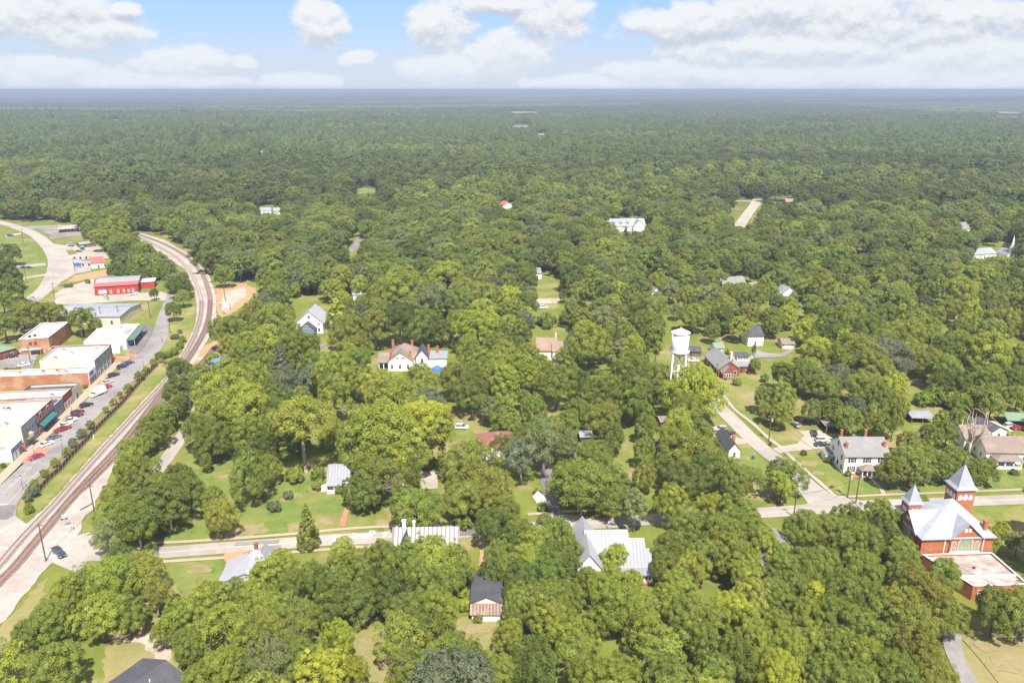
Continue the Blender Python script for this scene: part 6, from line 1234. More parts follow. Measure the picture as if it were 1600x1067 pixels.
# trees read off the photograph: crown centre, crown width, kind, colour
HAND = '''1220 864 42 loose g|655 882 76 oak g|708 884 56 oak g|620 886 46 oak y|790 706 52 loose g|452 518 40 oak g|478 540 42 oak g|414 897 48 oak y|372 928 46 oak g|345 935 44 oak y|532 762 20 shrub g|560 765 50 oak d|178 905 86 oak y|218 898 70 oak y|128 905 55 oak g|108 930 52 oak y|242 925 56 loose o|158 958 74 oak y|80 972 60 oak g|200 958 58 oak g|45 985 50 oak g|215 815 76 oak g|190 795 62 oak g|232 782 60 oak g|262 785 74 oak d|296 765 56 oak d|168 838 48 loose b|180 772 46 oak o
290 962 62 oak y|330 938 70 oak y|296 1008 62 oak g|350 985 82 oak y|400 1012 72 oak g|345 1040 80 oak y|398 928 56 oak y|310 1060 60 oak g|257 985 40 oak y
480 822 44 cone o|535 858 34 oak y|437 884 58 oak y|413 902 62 oak y|455 908 52 oak g|490 905 48 oak g|542 893 66 oak g|520 938 66 oak d|562 940 62 oak d|596 876 64 oak g|604 922 76 oak d|634 880 56 oak g|676 882 84 oak y|704 900 60 oak g|664 912 66 oak g|682 950 72 oak y|636 948 60 oak d|575 905 50 oak g
622 1000 72 loose y|655 985 70 loose g|692 1000 72 loose y|640 1042 80 loose g|696 1038 78 oak g|735 1030 62 oak g|775 1052 62 oak g|528 1002 58 oak Y|505 1046 74 oak Y|552 1044 52 oak Y|424 953 66 oak y|452 952 66 loose g|415 992 78 loose o|456 990 80 loose o|420 1040 86 loose b|462 1030 68 oak g|486 962 44 oak g
728 943 26 shrub Y|738 898 28 shrub Y|722 925 20 shrub Y|747 964 20 shrub g|776 868 54 oak g|770 892 42 oak d|792 884 46 oak y|806 925 44 oak o|805 958 38 oak g|795 985 46 oak y|800 840 50 oak d
815 716 66 loose s|850 694 84 loose b|884 690 46 loose b|908 758 92 oak g|884 750 56 oak g|952 748 60 oak g|955 778 56 oak g|930 712 60 oak g|1006 704 34 oval g|1006 745 36 oval o|1076 708 92 oak o|1048 728 60 oak d|1102 732 66 oak d|1068 752 74 oak d|1138 734 54 loose g|1150 758 58 oak g|1172 744 46 loose g|1230 738 54 oak g|1222 757 44 oak y|992 798 40 oval b|1050 788 58 oak y|1110 788 58 oak y|1150 802 68 oak g|1078 826 60 oak g|1126 838 76 oak g|1168 836 58 oak g|1050 858 54 oak g|1100 868 66 oak g|1138 866 66 oak o|1163 882 56 oak y|1036 888 48 oak g|1078 896 56 oak y
815 832 58 oak g|838 850 56 oak y|870 838 56 oak g|886 858 46 oak g|828 878 66 oak y|864 882 66 oak d|815 900 62 oak d|884 896 50 oak d|850 905 60 oak g|960 868 40 oak y|917 900 30 oak y|956 902 44 oak y|985 908 40 oak y|936 922 54 oak y
905 992 70 oak y|888 930 56 oak g|850 945 66 oak g|815 945 56 oak g|862 975 62 oak y|960 950 80 oak y|1000 945 60 oak y|1040 935 66 loose y|1010 985 82 loose y|1030 1015 76 loose y|895 1030 66 loose y|835 1040 82 oak d|920 1055 70 oak y|970 1055 76 oak y|1060 925 58 oak y|1075 960 72 oak g|1080 985 46 oak Y|1105 965 66 loose y|1100 1010 70 oak g|1045 1055 66 loose g|1145 950 66 oak Y|1165 975 62 oak y|1180 935 58 oak o|1210 930 62 oak g|1248 920 58 oak g|1275 935 46 oval Y|1260 890 60 oak g|1290 880 64 oak g|1325 850 60 oak g|1290 832 62 oak o|1255 828 60 oak g|1325 815 64 oak g|1350 850 62 oak g|1345 890 70 oak g|1385 838 56 oak d|1395 815 50 oak g|1375 800 44 oak g|1222 890 50 oak g|1320 930 72 oak g|1350 945 70 oak g|1410 860 54 oak g|1415 895 58 oak g|1445 930 78 oak o|1475 905 62 oak g|1400 950 80 oak o|1480 960 70 oak o|1420 985 76 oak o|1432 1020 80 oak o|1375 1000 66 oak g|1395 1045 70 oak g|1340 985 60 oak g|1300 965 60 oak g|1255 965 60 oak y|1215 975 56 oak y|1185 1010 66 oak y|1230 1020 66 oak y|1270 1000 62 oak g|1310 1015 62 oak g|1345 1030 60 oak y|1290 1050 70 oak g|1150 1030 70 oak g|1220 1058 70 oak Y|1340 1062 62 oak g|1462 1052 56 oak o|1120 1050 64 oak g|1195 850 50 oak y|1165 905 46 oak y
1556 950 74 oak g|1596 952 84 oak g|1425 720 70 oak g|1395 735 44 oak o|1475 728 44 oak g|1490 718 46 oak g|1515 735 44 oak g|1545 735 36 oak g|1440 705 46 oak o|1540 842 40 oak o|1565 828 30 shrub Y|1590 850 38 spruce b|1400 820 34 oak g
440 572 44 cone s|540 520 62 oak o|585 512 56 oak o|625 505 60 oak d|662 507 62 oak d|690 516 42 oak d|746 512 68 oak Y|628 448 74 oak y|695 428 64 oak y|675 468 60 loose b|720 468 58 oak g|757 464 58 oak o|462 545 82 oak g|432 500 56 oak g|520 575 84 loose y|540 592 60 oak y|482 590 46 loose s|450 600 56 loose s|520 622 76 loose y|592 598 70 oak y|650 588 46 oak g|615 628 90 oak y|666 628 60 oak s|668 600 48 oak o|687 652 46 oak y|712 592 56 oak o|738 612 66 oak d|775 578 76 oak y|788 556 58 oak y|790 612 50 oval y|415 625 56 oak g|748 562 46 oak y|826 550 36 oak o|815 575 60 oak y|850 566 24 oak y|780 538 46 oak g
472 665 92 tall y|460 740 34 shrub g|497 740 24 shrub g|497 757 22 shrub g|450 772 18 shrub s|597 678 110 oak y|560 698 78 oak g|628 698 86 oak y|582 735 66 oak g|574 775 44 oak d|618 752 72 loose o|690 700 46 column y|645 740 24 column d|652 788 94 oak g|735 722 78 loose g|738 752 76 oak o|725 776 66 oak o|762 782 60 oak o|780 762 58 loose o|790 800 56 oak d|772 825 60 oak d|725 816 28 shrub g|392 748 74 oak g|410 698 52 oak d|425 730 40 oak o|405 772 18 shrub g|428 790 22 shrub s|330 780 40 oak g|345 805 60 oak o|322 724 20 cone g
280 578 42 oak d|275 612 46 oak d|306 598 36 loose d|252 650 46 oak g|240 672 48 oak g|225 690 36 oak g|282 638 26 myrtle s|266 656 22 myrtle s|206 706 44 oak y|196 728 40 oak y|218 745 62 oak g|280 742 44 oak d|250 760 50 oak g|352 518 52 oak g|388 535 40 oak y|352 612 72 oak y|330 642 60 oak y|376 602 66 oak y|382 640 76 oak y|312 672 54 oak g|340 684 60 oak g|322 700 40 oak d|388 678 62 oak g|385 715 38 oak d|360 575 44 oak y|405 570 50 oak g|330 560 20 shrub g
62 490 40 oak o|82 488 40 oak o|127 498 42 oak g|148 508 22 oak g|6 508 44 oak d|12 395 34 oak d|5 425 50 oak d|14 452 42 oak d|18 432 36 oak d|30 470 20 shrub d|4 470 36 oak g|280 446 36 oak d|285 464 24 oak g|270 484 26 oak g|180 422 26 oak d|196 426 22 oak d|212 424 26 oak d|226 428 20 oak d|178 358 54 oak y|160 372 36 oak y|205 385 36 shrub g|225 395 38 shrub g|245 408 36 shrub g|200 402 38 shrub g|222 412 36 shrub g|190 388 34 shrub g|240 425 30 shrub g|338 410 30 oak r|320 405 36 oak d|350 430 30 oak g|142 455 0 x x
70 738 15 myrtle g|86 722 16 myrtle g|54 756 14 myrtle g|50 768 18 myrtle s|41 777 16 myrtle s|45 795 18 shrub g|104 706 15 myrtle g|114 692 15 myrtle s|127 676 16 myrtle s|140 662 16 myrtle s|165 639 11 myrtle o|176 627 12 myrtle o|187 617 11 myrtle o|199 607 13 myrtle g|217 588 13 myrtle g|227 578 12 myrtle g|239 565 12 myrtle o|250 556 16 shrub d|252 563 10 shrub y|262 553 14 shrub g|272 549 14 shrub g|281 540 13 shrub g|285 530 12 shrub g|281 518 8 shrub d|276 526 10 shrub d|270 526 10 shrub d
1128 660 0 x x|1095 612 88 oak Y|1060 622 60 oak y|1070 650 56 oak o|1028 590 66 oak g|1000 600 60 oak d|985 560 40 oval y|995 545 34 oval Y|972 555 44 oval b|920 545 74 oak y|905 535 50 loose s|890 560 44 oak g|870 602 64 oak g|945 610 70 oak g|990 625 66 oak g|940 652 54 oak o|955 680 46 oak d|1010 665 40 oak g|1000 640 40 oak g|905 640 44 oak g|830 590 46 oak y|835 640 50 oak g|790 655 46 oak g|770 640 40 loose b
1223 622 52 oak g|1200 622 40 oak g|1222 645 40 oak o|1260 590 52 oak d|1230 585 46 oak d|1290 600 50 oak g|1275 560 46 oak o|1310 590 56 loose s|1340 560 66 oak o|1385 555 84 oak s|1370 580 60 oak o|1350 600 60 oak g|1395 600 46 oak Y|1375 625 54 oak g|1340 635 34 loose s|1300 640 40 oak d|1270 640 34 oak d|1325 655 46 oak g|1380 660 40 oak g|1500 560 50 oak g|1540 555 76 oak y|1475 580 54 oak g|1450 565 50 oak o|1490 600 50 oak d|1540 600 60 oak g|1580 590 44 oak d|1590 620 40 oak g|1550 630 44 oak g|1525 620 40 oak g|1465 618 36 shrub g|1485 622 34 shrub g|1445 622 30 shrub g|1500 628 30 oak g|1470 655 26 oak g|1500 655 34 oak g|1480 675 38 oak g|1455 680 36 oak g|1420 690 34 oak o|1365 660 34 oak o
1152 596 15 shrub g|1180 570 18 oak g|1178 548 8 column g|1195 590 16 shrub g|1112 575 9 shrub d|1120 580 9 shrub d|1325 740 11 shrub g|1354 747 8 shrub g|1371 741 7 shrub g|1294 718 12 shrub g|1256 707 10 shrub r|1440 780 22 shrub g|1435 845 14 shrub g|1583 737 12 shrub d|1430 860 12 shrub g|850 812 22 shrub g|842 765 18 shrub y|848 792 16 shrub g|665 722 30 shrub g|955 836 12 shrub g|110 446 8 shrub d|103 447 7 shrub d|137 440 8 shrub o|150 441 8 shrub o|160 440 9 shrub o|240 458 14 oak d|140 525 14 shrub r|148 535 10 shrub r|10 578 10 shrub g|18 578 10 shrub g|28 577 10 shrub g|133 603 8 shrub g|95 605 10 shrub g|105 602 9 shrub g|825 465 30 spruce s|855 502 26 shrub g|1140 548 14 shrub y|1300 760 6 shrub g|1590 740 8 shrub g|5 727 9 shrub d|31 525 5 shrub g'''
for e in HAND.replace('\n', '|').split('|'):
    a = e.split()
    if a[3] == 'x': continue
    x, y, w, H = tree_px(float(a[0]), float(a[1]), float(a[2]), a[3], a[4]); TREES.append((x, y, w, H, a[3], a[4]))
TREES.append((*g(1513, 712), 8.0, 21.0, 'dead', 'o')); TREES.append((*g(1392, 690), 6.5, 17.0, 'dead', 'o'))
TREES.append((-237.0, 377.0, 19.0, 18.0, 'oak', 'o')); TREES.append((-246.0, 384.0, 11.0, 15.0, 'oak', 'o'))
for x0 in range(7): TREES.append((*g(782 + x0 * 20, 509 - x0 * .6), 6.0, 5.0, 'shrub', 'd'))   # clipped hedge above the tan roofs

# what must stay open to view: lawns, roads, roofs (photo pixels)
VIS = [[(640, 169), (664, 169), (664, 175), (640, 175)], [(784, 173), (854, 173), (854, 181), (784, 181)], [(-20, 342), (38, 345), (98, 348), (130, 360), (130, 378), (172, 392), (176, 432), (245, 428), (275, 470), (300, 470), (303, 450), (285, 415), (245, 390), (208, 370), (215, 360), (260, 368), (300, 393), (330, 428), (348, 455), (400, 440), (404, 455), (365, 485), (348, 500), (338, 530), (310, 560), (262, 595), (262, 640), (150, 770), (150, 830), (130, 895), (60, 905), (45, 960), (0, 1000), (-60, 1000), (-60, 342)],
 [(300, 630), (320, 636), (264, 740), (228, 742)], [(300, 690), (380, 695), (400, 715), (440, 745), (560, 790), (545, 832), (330, 842), (300, 760)], [(240, 842), (625, 824), (625, 852), (240, 878)], [(255, 872), (350, 870), (345, 905), (285, 925)], [(345, 866), (422, 864), (420, 886), (400, 912), (345, 914)],
 [(608, 824), (722, 828), (722, 856), (650, 852), (612, 862)], [(742, 842), (766, 842), (756, 905), (744, 900)], [(733, 893), (792, 893), (792, 975), (733, 975)], [(712, 972), (790, 970), (785, 1010), (728, 1010)], [(550, 988), (598, 992), (606, 1030), (580, 1060), (568, 1010)], [(898, 824), (1020, 832), (1022, 902), (990, 906), (935, 890), (902, 880)],
 [(848, 803), (975, 798), (975, 832), (848, 832)], [(840, 715), (862, 715), (880, 802), (850, 805)], [(903, 670), (928, 690), (905, 694)], [(1027, 648), (1048, 668), (1030, 668)], [(985, 680), (1025, 668), (1002, 720), (975, 745)], [(1120, 660), (1145, 636), (1215, 695), (1290, 765), (1380, 765), (1610, 745), (1610, 800), (1330, 806), (1200, 812), (1200, 790), (1160, 730), (1125, 720)],
 [(1066, 600), (1070, 550), (1110, 543), (1180, 543), (1218, 570), (1215, 600), (1175, 640), (1160, 664), (1112, 620)], [(1040, 505), (1080, 505), (1082, 605), (1045, 605)], [(1245, 668), (1282, 655), (1400, 672), (1396, 752), (1460, 765), (1245, 745)], [(1412, 722), (1530, 722), (1560, 800), (1610, 905), (1610, 928), (1540, 928), (1430, 852)], [(1552, 785), (1610, 765), (1610, 905)], [(1488, 985), (1530, 965), (1610, 1025), (1610, 1080), (1488, 1080)],
 [(1502, 652), (1610, 638), (1610, 760), (1520, 722)], [(1418, 598), (1448, 590), (1490, 626), (1560, 640), (1560, 665), (1425, 662)], [(150, 985), (272, 985), (272, 1080), (150, 1080)], [(583, 528), (702, 528), (715, 585), (588, 588)], [(458, 466), (508, 466), (512, 552), (488, 552), (462, 518)], [(826, 505), (890, 505), (890, 568), (862, 562)], [(512, 714), (548, 714), (548, 772), (512, 772)], [(650, 728), (686, 728), (686, 768), (655, 770)], [(750, 668), (794, 668), (794, 702), (752, 698)], [(715, 650), (770, 650), (770, 682), (720, 690)], [(332, 555), (360, 557), (358, 584), (332, 584)], [(1195, 820), (1250, 830), (1250, 898), (1190, 895)],
 [(948, 342), (1010, 340), (1012, 356), (972, 361)], [(1150, 312), (1195, 312), (1185, 332), (1165, 354), (1148, 352)], [(1186, 312), (1256, 305), (1256, 326), (1190, 328)], [(1330, 386), (1368, 386), (1368, 406), (1330, 404)], [(1438, 388), (1478, 388), (1478, 404), (1438, 404)], [(1520, 386), (1560, 386), (1560, 400), (1520, 400)], [(1568, 372), (1586, 372), (1584, 398), (1570, 398)], [(1495, 350), (1526, 350), (1526, 370), (1495, 370)], [(1128, 430), (1200, 434), (1198, 464), (1142, 458)], [(1216, 448), (1248, 452), (1246, 474), (1216, 474)], [(1272, 458), (1290, 458), (1290, 470), (1272, 470)], [(1308, 466), (1326, 466), (1326, 478), (1308, 478)], [(782, 316), (806, 316), (806, 335), (782, 335)], [(393, 322), (450, 322), (450, 346), (393, 346)], [(840, 428), (876, 428), (872, 488), (842, 488)], [(782, 478), (802, 478), (802, 492), (782, 492)], [(1014, 452), (1034, 452), (1034, 472), (1014, 472)], [(552, 458), (566, 458), (566, 472), (552, 472)], [(640, 486), (664, 486), (664, 500), (640, 500)], [(404, 232), (419, 232), (419, 246), (404, 246)], [(548, 364), (570, 364), (556, 396), (546, 396)], [(646, 270), (662, 270), (662, 282), (646, 282)], [(733, 263), (749, 263), (749, 275), (733, 275)], [(678, 260), (692, 260), (692, 270), (678, 270)], [(1112, 540), (1140, 540), (1140, 556), (1112, 556)], [(1164, 518), (1194, 518), (1194, 544), (1164, 544)], [(1218, 530), (1245, 530), (1245, 560), (1200, 560)], [(558, 290), (590, 294), (586, 304), (558, 304)], [(836, 208), (854, 208), (854, 218), (836, 218)], [(796, 194), (834, 194), (834, 203), (796, 203)], [(1534, 170), (1606, 176), (1610, 186), (1560, 186)]]
VIS += FIELD_VIS
for q_ in range(len(VIS)):               # woodland roofs only need to peep out
    P_ = VIS[q_]; w_ = max(p[0] for p in P_) - min(p[0] for p in P_); b_ = max(p[1] for p in P_)
    if len(P_) == 4 and w_ < 75 and b_ < 545 and b_ > 200 and q_ > 30 and P_[0][0] not in (948, 1520, 1568, 840, 548, 558): mx_, my_ = sum(p[0] for p in P_) / 4, min(p[1] for p in P_); VIS[q_] = [(mx_ + (p[0] - mx_) * .55, my_ + (p[1] - my_) * .42) for p in P_]
_px = np.array([p for P in VIS for p in P], float); BB = [(min(p[0] for p in P), max(p[0] for p in P), min(p[1] for p in P), max(p[1] for p in P)) for P in VIS]; VISA = [np.array(P, float) for P in VIS]
def in_vis(X, Y):                         # vectorised point-in-polygon over all open areas
    res = np.zeros(X.shape, bool)
    for P, b in zip(VISA, BB):
        s = (X >= b[0]) & (X <= b[1]) & (Y >= b[2]) & (Y <= b[3])
        if not s.any(): continue
        x, y = X[s], Y[s]; c = np.zeros(x.shape, bool); j = len(P) - 1
        for i in range(len(P)):
            xi, yi, xj, yj = *P[i], *P[j]
            if yi != yj: c ^= ((yi > y) != (yj > y)) & (x < (xj - xi) * (y - yi) / (yj - yi) + xi)
            j = i
        res[s] |= c
    return res
def blocks(X, Y, Wd, H, z=0.0):           # would a tree here stand in, or hide, an open area?
    bad = np.zeros(X.shape, bool)
    for dx, hz in ((0, 0), (0, .35), (0, .6), (0, .95), (-.42, .6), (.42, .6), (-.3, .85), (.3, .85), (-.3, .35), (.3, .35)):
        u, v, _ = proj(X + dx * Wd, Y, z + H * hz); bad |= in_vis(u, v)
    return bad
# fill the rest of the near wood
cell = 8.6; gx, gy = np.meshgrid(np.arange(-330, 330, cell), np.arange(118, 470, cell)); gx = gx + rng.uniform(-.46, .46, gx.shape) * cell; gy = gy + rng.uniform(-.46, .46, gy.shape) * cell
gx, gy = gx.ravel(), gy.ravel(); fr = (np.abs(gx) < .70 * gy + 16) & (gy > 116); gx, gy = gx[fr], gy[fr]
order = rng.permutation(len(gx)); HT = np.array([(t[0], t[1], t[2]) for t in TREES if t[4] not in ('shrub', 'myrtle')])
for i in order:
    x, y = gx[i], gy[i]; w = float(np.clip(rng.normal(11.5, 2.6), 7, 17)); d = np.hypot(HT[:, 0] - x, HT[:, 1] - y)
    if (d < (HT[:, 2] + w) * (.40 if y < 330 else .34)).any(): continue
    k = rng.choice(['oak', 'oval', 'loose', 'pine', 'tall'], p=[.66, .11, .12, .05, .06]); ok = False
    for w2 in (w, w * .7, w * .5):
        a, b, c = RATIO[k]; wk = w2 * (.62 if k in ('oval', 'pine') else 1); H = min(a * wk + b, 22)
        if not blocks(np.array([x]), np.array([y]), wk, H)[0]: ok = True; break
    if not ok: continue
    tn = rng.choice(list('yYgdobs'), p=[.26, .05, .34, .12, .14, .06, .03]); TREES.append((x, y, wk, H, k, str(tn))); HT = np.vstack([HT, (x, y, wk)])
# the 300 that show largest become things; the rest joins the wood
size = []
for t in TREES:
    u, v, s = proj(t[0], t[1], t[3] * .6); inside = -30 < u < 1630 and v < 1100; size.append(t[2] * t[3] * s * s * (1 if inside else 0))
isT = [t[4] not in ('shrub', 'myrtle') for t in TREES]
big = set(sorted([i for i in range(len(TREES)) if isT[i]], key=lambda i: -size[i])[:300]); MASS = []
LAND = [((-160, 244), 'the shop row'), ((-118, 181), 'the level crossing'), ((-22, 181), 'the ribbed white roof house'), ((-83, 173), 'the pale metal roof cottage'), ((-6, 158), 'the old garage'), ((24, 174), 'the cross-gable metal roof house'), ((111, 231), 'the white two-storey house'), ((112, 178), 'the brick church'), ((64, 290), 'the water tower'), ((92, 318), 'the brick bungalow'), ((-124, 322), 'the blue-green tank'),
        ((-43, 326), 'the big victorian house'), ((-90, 375), 'the pale gabled house'), ((14, 345), 'the tan roof house'), ((-44, 216), 'the white bungalow'), ((-6, 240), 'the maroon roof house'), ((77, 238), 'the cottage'), ((160, 240), 'the taupe-roofed house'), ((152, 244), 'the big dead tree'), ((-80, 128), 'the charcoal roof house'), ((58, 172), 'the grey-roofed cottage'), ((20, 232), 'the dark driveway'), ((120, 152), 'the dry grass strip'), ((-98, 232), 'the curving lane'),
        ((-233, 465), 'the red metal workshop'), ((-217, 352), 'the orange brick building'), ((-215, 400), 'the warehouse'), ((-300, 520), 'the highway junction'), ((-150, 290), 'the timber fence'), ((30, 265), 'the small grey tin shed'), ((52, 285), 'the rusty lean-to'), ((125, 250), 'the carport'), ((140, 285), 'the meadow'), ((88, 215), 'the side street corner'), ((-55, 200), 'the mown lawn'), ((3, 185), 'the patched road'), ((60, 200), 'the main road'), ((-30, 140), 'the dry back yard'), ((125, 195), 'the church lawn')]
lab_of = {}; groups = {}
for i, t in enumerate(TREES):
    if isT[i] and i not in big: MASS.append(t); continue
    j = min(range(len(LAND)), key=lambda q: (LAND[q][0][0] - t[0]) ** 2 + (LAND[q][0][1] - t[1]) ** 2); dx, dy = t[0] - LAND[j][0][0], t[1] - LAND[j][0][1]
    pos = ('right of' if dx > 0 else 'left of') if abs(dx) > abs(dy) else ('behind' if dy > 0 else 'in front of'); groups.setdefault((WORDC[t[5]] if t[4] != 'dead' else 'bleached', WORDK[t[4]], pos, LAND[j][1]), []).append((dx * dx + dy * dy, i))
ORD = ['', 'second nearest', 'third nearest', 'fourth nearest', 'fifth nearest', 'sixth nearest', 'seventh nearest', 'eighth nearest', 'ninth nearest', 'tenth nearest', 'eleventh nearest', 'twelfth nearest', 'thirteenth nearest', 'fourteenth nearest', 'fifteenth nearest', 'sixteenth nearest', 'seventeenth nearest', 'eighteenth nearest', 'nineteenth nearest', 'twentieth nearest', 'farthest']
for (c, k, pos, lm), L in groups.items():
    L.sort()
    for q, (_, i) in enumerate(L):
        n = ORD[min(q, 20)] if q else ('nearest' if len(L) > 1 else ''); lab_of[i] = f"{c} {k} {pos} {lm}" + (f", {n}" if n else '')
nth = {}
for i, t in enumerate(TREES):
    if isT[i] and i not in big: continue
    x, y, w, H, k, tn = t; ms, W0, H0 = KIND[k]; v = nth.get(k, 0); nth[k] = v + 1; cm, tm = ms[v % len(ms)]
    o = thing(NAMEK[k], lab_of[i], 'tree' if isT[i] or k == 'myrtle' else 'shrub', x, y, 0, rng.uniform(0, 6.28), {'shrub': 'shrubs in yards and verges', 'myrtle': 'small street trees along the fence and lane'}.get(k, 'trees of the town'))
    o.scale = (w / W0 * rng.uniform(.82, 1.14), w / W0 * rng.uniform(.82, 1.14), H / H0 * rng.uniform(.88, 1.14))
    if cm:
        c = bpy.data.objects.new('crown', cm); link(c, o); q = np.array(TINT[tn]) * rng.normal(1, .10) * np.array((1 + rng.normal(0, .035), 1, 1)); c.color = (*np.clip(q, .01, 1), 1)
    link(bpy.data.objects.new('trunk', tm), o)
HAZE = 1.65e-4
# ------------------------------------------------------------------ the wood beyond: one mass of foliage nobody could count
PROT = bpy.data.collections.new('forest_kinds')   # source shapes, not linked to the scene
def forest_proto(name, seed, W, H, z0, K, nleaf, size, rr=(.12, .19), pine=False):
    r = np.random.default_rng(seed)
    if pine: L = [((r.normal(0, W * .16), r.normal(0, W * .16), z0 + (H - z0) * r.random()), W * r.uniform(.12, .2), 1) for _ in range(K)]
    else: L = lumps_dome(r, W, H, z0, K, rr, lop=.13)
    t = MB().tube([(0, 0, -.3), (0, 0, z0 + (H - z0) * .6)], [.4, .2], 5); me = leaf_mesh(name, seed, L, nleaf, size, .25, [M['leaf_mass'], M['bark']], t); o = bpy.data.objects.new(name, me); PROT.objects.link(o)
NP = 0
names = []
for i in range(6): forest_proto(f'a_near_{i}', 300 + i, 13, 14, 3, 54, 6500, .55, (.085, .15))
for i in range(6): forest_proto(f'b_mid_{i}', 320 + i, 13, 14, 3, 36, 3200, .76, (.09, .16))
for i in range(2): forest_proto(f'c_pine_{i}', 340 + i, 8, 20, 7, 24, 800, 1.1, pine=True)
for i in range(5): forest_proto(f'd_far_{i}', 350 + i, 13, 13, 1, 22, 800, 1.4, (.16, .24))
for i in range(4):                        # stands of many crowns for the plain beyond
    r = np.random.default_rng(370 + i); L = []
    for _ in range(60):
        x, y = r.uniform(-42, 42, 2); h = r.uniform(9, 17); rad = r.uniform(4, 6.5); L += [((x + r.normal(0, 2), y + r.normal(0, 2), h - rad * .8), rad * .75, 1), ((x + r.normal(0, 2), y + r.normal(0, 2), h - rad * 1.1), rad * .8, 1)]
    me = leaf_mesh(f'e_stand_{i}', 370 + i, L, 1500, 5.0, .5, [M['leaf_mass'], M['bark']]); PROT.objects.link(bpy.data.objects.new(f'e_stand_{i}', me))
IDX = {'near': (0, 6), 'mid': (6, 12), 'pine': (12, 14), 'far': (14, 19), 'stand': (19, 23)}
def val_noise(x, y, s, seed):
    r = np.random.default_rng(seed); T = r.random((256, 256)); X, Y = x / s, y / s; i, j = np.floor(X).astype(int), np.floor(Y).astype(int); u, v = X - i, Y - j; u, v = u * u * (3 - 2 * u), v * v * (3 - 2 * v)
    G = lambda a, b: T[a % 256, b % 256]
    return (G(i, j) * (1 - u) + G(i + 1, j) * u) * (1 - v) + (G(i, j + 1) * (1 - u) + G(i + 1, j + 1) * u) * v
pos, idx, scl, rot, tin = [], [], [], [], []
def put(X, Y, cls, Wd, H, T, W0, H0):
    n = len(X)
    if not n: return
    a, b = IDX[cls]; pos.append(np.stack([X, Y, hgt(X, Y)], 1)); idx.append(rng.integers(a, b, n)); scl.append(np.stack([Wd / W0, Wd / W0, H / H0], 1)); rot.append(np.stack([np.zeros(n), np.zeros(n), rng.uniform(0, 6.28, n)], 1)); tin.append(T)
PAL = np.array([TINT[c] for c in 'yYgdobs'])
def tints(X, Y, bright=1.0):
    n = len(X); v = val_noise(X, Y, 60, 5) * .6 + val_noise(X, Y, 350, 6) * .4; p = rng.random(n) * .65 + v * .35
    q = PAL[np.array([2, 0, 4, 3, 2, 5, 0, 2, 3, 4, 0, 1])[np.clip((p * 12).astype(int), 0, 11)]] * rng.normal(1, .10, (n, 1)) * bright; return np.clip(q, .01, 1)
for t in MASS: put(np.array([t[0]]), np.array([t[1]]), 'pine' if t[4] == 'pine' else 'near', np.array([t[2] * (.9 if t[4] == 'pine' else 1)]), np.array([t[3]]), np.array([TINT[t[5]]]) * rng.normal(1, .1), 13 if t[4] != 'pine' else 8, 14 if t[4] != 'pine' else 20)
def scatter(y0, y1, cell, cls, wm, ws, dens=None, pines=.1, half=.74):
    xs = half * y1 + 40; X, Y = np.meshgrid(np.arange(-xs, xs, cell), np.arange(y0, y1, cell)); X = (X + rng.uniform(-.48, .48, X.shape) * cell).ravel(); Y = (Y + rng.uniform(-.48, .48, Y.shape) * cell).ravel()
    k = (np.abs(X) < half * Y + 30) & (Y > y0) & (Y <= y1); X, Y = X[k], Y[k]
    Wd = np.clip(rng.normal(wm, ws, len(X)), wm * .5, wm * 1.6); H = np.clip(Wd * .86 + 3.4 + rng.normal(0, 1.2, len(X)), 6, 20)
    bad = blocks(X, Y, Wd, H, hgt(X, Y))
    sm = bad.copy(); W2, H2 = Wd * .55, H * .6; ok2 = ~blocks(X, Y, W2, H2, hgt(X, Y)); Wd = np.where(bad, W2, Wd); H = np.where(bad, H2, H); keep = ~bad | ok2
    X, Y, Wd, H = X[keep], Y[keep], Wd[keep], H[keep]
    big = val_noise(X, Y, 420, 31); pn = (val_noise(X, Y, 90, 9) * .45 + big * .3 + rng.random(len(X)) * .25) < pines * 2.0 + .12 * (y0 > 1300)
    H = H * np.where(big > .6, 1.12, .95)
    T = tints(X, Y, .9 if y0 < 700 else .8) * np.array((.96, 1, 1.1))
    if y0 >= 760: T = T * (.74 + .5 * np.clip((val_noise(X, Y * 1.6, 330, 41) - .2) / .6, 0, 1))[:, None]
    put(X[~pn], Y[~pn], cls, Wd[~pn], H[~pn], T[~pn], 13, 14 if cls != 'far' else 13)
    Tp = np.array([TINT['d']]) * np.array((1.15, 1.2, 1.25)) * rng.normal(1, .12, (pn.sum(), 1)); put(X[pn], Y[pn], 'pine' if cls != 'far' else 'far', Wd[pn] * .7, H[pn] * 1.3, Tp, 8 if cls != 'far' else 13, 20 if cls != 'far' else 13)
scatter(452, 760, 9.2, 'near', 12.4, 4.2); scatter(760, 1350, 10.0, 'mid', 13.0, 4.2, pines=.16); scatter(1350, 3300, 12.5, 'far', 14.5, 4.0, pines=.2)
X, Y = np.meshgrid(np.arange(-9600, 9600, 74), np.arange(3250, 12500, 74)); X = (X + rng.uniform(-.4, .4, X.shape) * 74).ravel(); Y = (Y + rng.uniform(-.4, .4, Y.shape) * 74).ravel(); k = (np.abs(X) < .74 * Y + 80) & ~in_vis(*proj(X, Y, hgt(X, Y) + 8)[:2]); X, Y = X[k], Y[k]
v = val_noise(X, Y, 700, 21); v2 = val_noise(X, Y * 2.2, 1500, 22); hs = np.where(v2 > .55, 1.25, .85) + rng.normal(0, .08, len(X)); T = (np.array(TINT['d']) * (1 - v[:, None]) + np.array(TINT['g']) * v[:, None]) * np.where(v2[:, None] > .55, .75, 1.1) * rng.normal(1, .12, (len(X), 1)); put(X, Y, 'stand', np.full(len(X), 84.0), 14 * hs, np.clip(T, .01, 1), 84, 14)
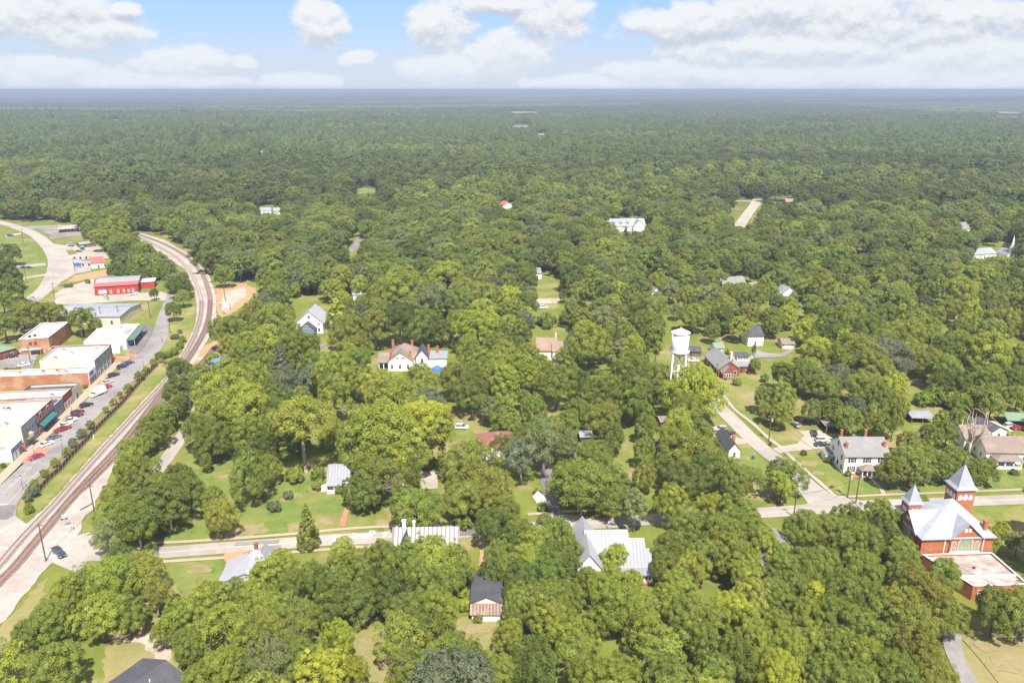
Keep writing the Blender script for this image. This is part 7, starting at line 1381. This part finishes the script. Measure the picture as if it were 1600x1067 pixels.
X, Y = np.meshgrid(np.arange(-16500, 16500, 150), np.arange(12450, 22000, 150)); X = (X + rng.uniform(-.4, .4, X.shape) * 150).ravel(); Y = (Y + rng.uniform(-.4, .4, Y.shape) * 150).ravel(); k = np.abs(X) < .74 * Y; X, Y = X[k], Y[k]; v2 = val_noise(X, Y * 2, 2600, 52)
put(X, Y, 'stand', np.full(len(X), 168.0), 16 + v2 * 10, np.array([TINT['d']]) * (.7 + .5 * v2[:, None]) * rng.normal(1, .1, (len(X), 1)), 84, 14)
pos, idx, scl, rot, tin = map(np.concatenate, (pos, idx, scl, rot, tin)); n = len(pos); print('forest instances', n)
me = bpy.data.meshes.new('forest'); me.vertices.add(n); me.vertices.foreach_set('co', pos.astype(np.float32).ravel())
for nm, ty, key, d in (('idx', 'INT', 'value', idx.astype(np.int32)), ('scl', 'FLOAT_VECTOR', 'vector', scl.astype(np.float32)), ('rot', 'FLOAT_VECTOR', 'vector', rot.astype(np.float32)), ('tint', 'FLOAT_COLOR', 'color', np.concatenate([tin, np.ones((n, 1))], 1).astype(np.float32))): me.attributes.new(nm, ty, 'POINT').data.foreach_set(key, d.ravel())
fo = bpy.data.objects.new('forest', me); COL.objects.link(fo); tag(fo, 'unbroken leafy woods stretching from the town edge to the horizon', 'woods', kind='stuff')
ng = bpy.data.node_groups.new('forest_scatter', 'GeometryNodeTree'); ng.interface.new_socket('Geometry', in_out='INPUT', socket_type='NodeSocketGeometry'); ng.interface.new_socket('Geometry', in_out='OUTPUT', socket_type='NodeSocketGeometry')
gi, go = ng.nodes.new('NodeGroupInput'), ng.nodes.new('NodeGroupOutput'); ip = ng.nodes.new('GeometryNodeInstanceOnPoints'); ci = ng.nodes.new('GeometryNodeCollectionInfo'); ci.inputs['Collection'].default_value = PROT; ci.inputs['Separate Children'].default_value = True; ci.inputs['Reset Children'].default_value = True
def na(nm, ty): q = ng.nodes.new('GeometryNodeInputNamedAttribute'); q.data_type = ty; q.inputs['Name'].default_value = nm; return [s for s in q.outputs if s.enabled and s.name == 'Attribute'][0]
e2r = ng.nodes.new('FunctionNodeEulerToRotation'); L_ = ng.links.new; L_(na('rot', 'FLOAT_VECTOR'), e2r.inputs[0]); L_(gi.outputs[0], ip.inputs['Points']); L_(ci.outputs[0], ip.inputs['Instance']); ip.inputs['Pick Instance'].default_value = True
L_(na('idx', 'INT'), ip.inputs['Instance Index']); L_(e2r.outputs[0], ip.inputs['Rotation']); L_(na('scl', 'FLOAT_VECTOR'), ip.inputs['Scale']); L_(ip.outputs[0], go.inputs[0])
md = fo.modifiers.new('scatter', 'NODES'); md.node_group = ng

# ------------------------------------------------------------------ haze: one closed box of thin even air
hz = MB().box(-64000, 64000, -64000, 64000, -22.0, 119.0).build('haze', M['white']); hm = bpy.data.materials.new('haze'); hm.use_nodes = True; t = hm.node_tree; t.nodes.remove(t.nodes['Principled BSDF'])
pv = t.nodes.new('ShaderNodeVolumePrincipled'); pv.inputs['Color'].default_value = (.40, .47, .64, 1); pv.inputs['Density'].default_value = HAZE; pv.inputs['Anisotropy'].default_value = 0.0; t.links.new(pv.outputs[0], t.nodes['Material Output'].inputs['Volume'])
hz.data.materials.clear(); hz.data.materials.append(hm); tag(hz, kind='stuff')
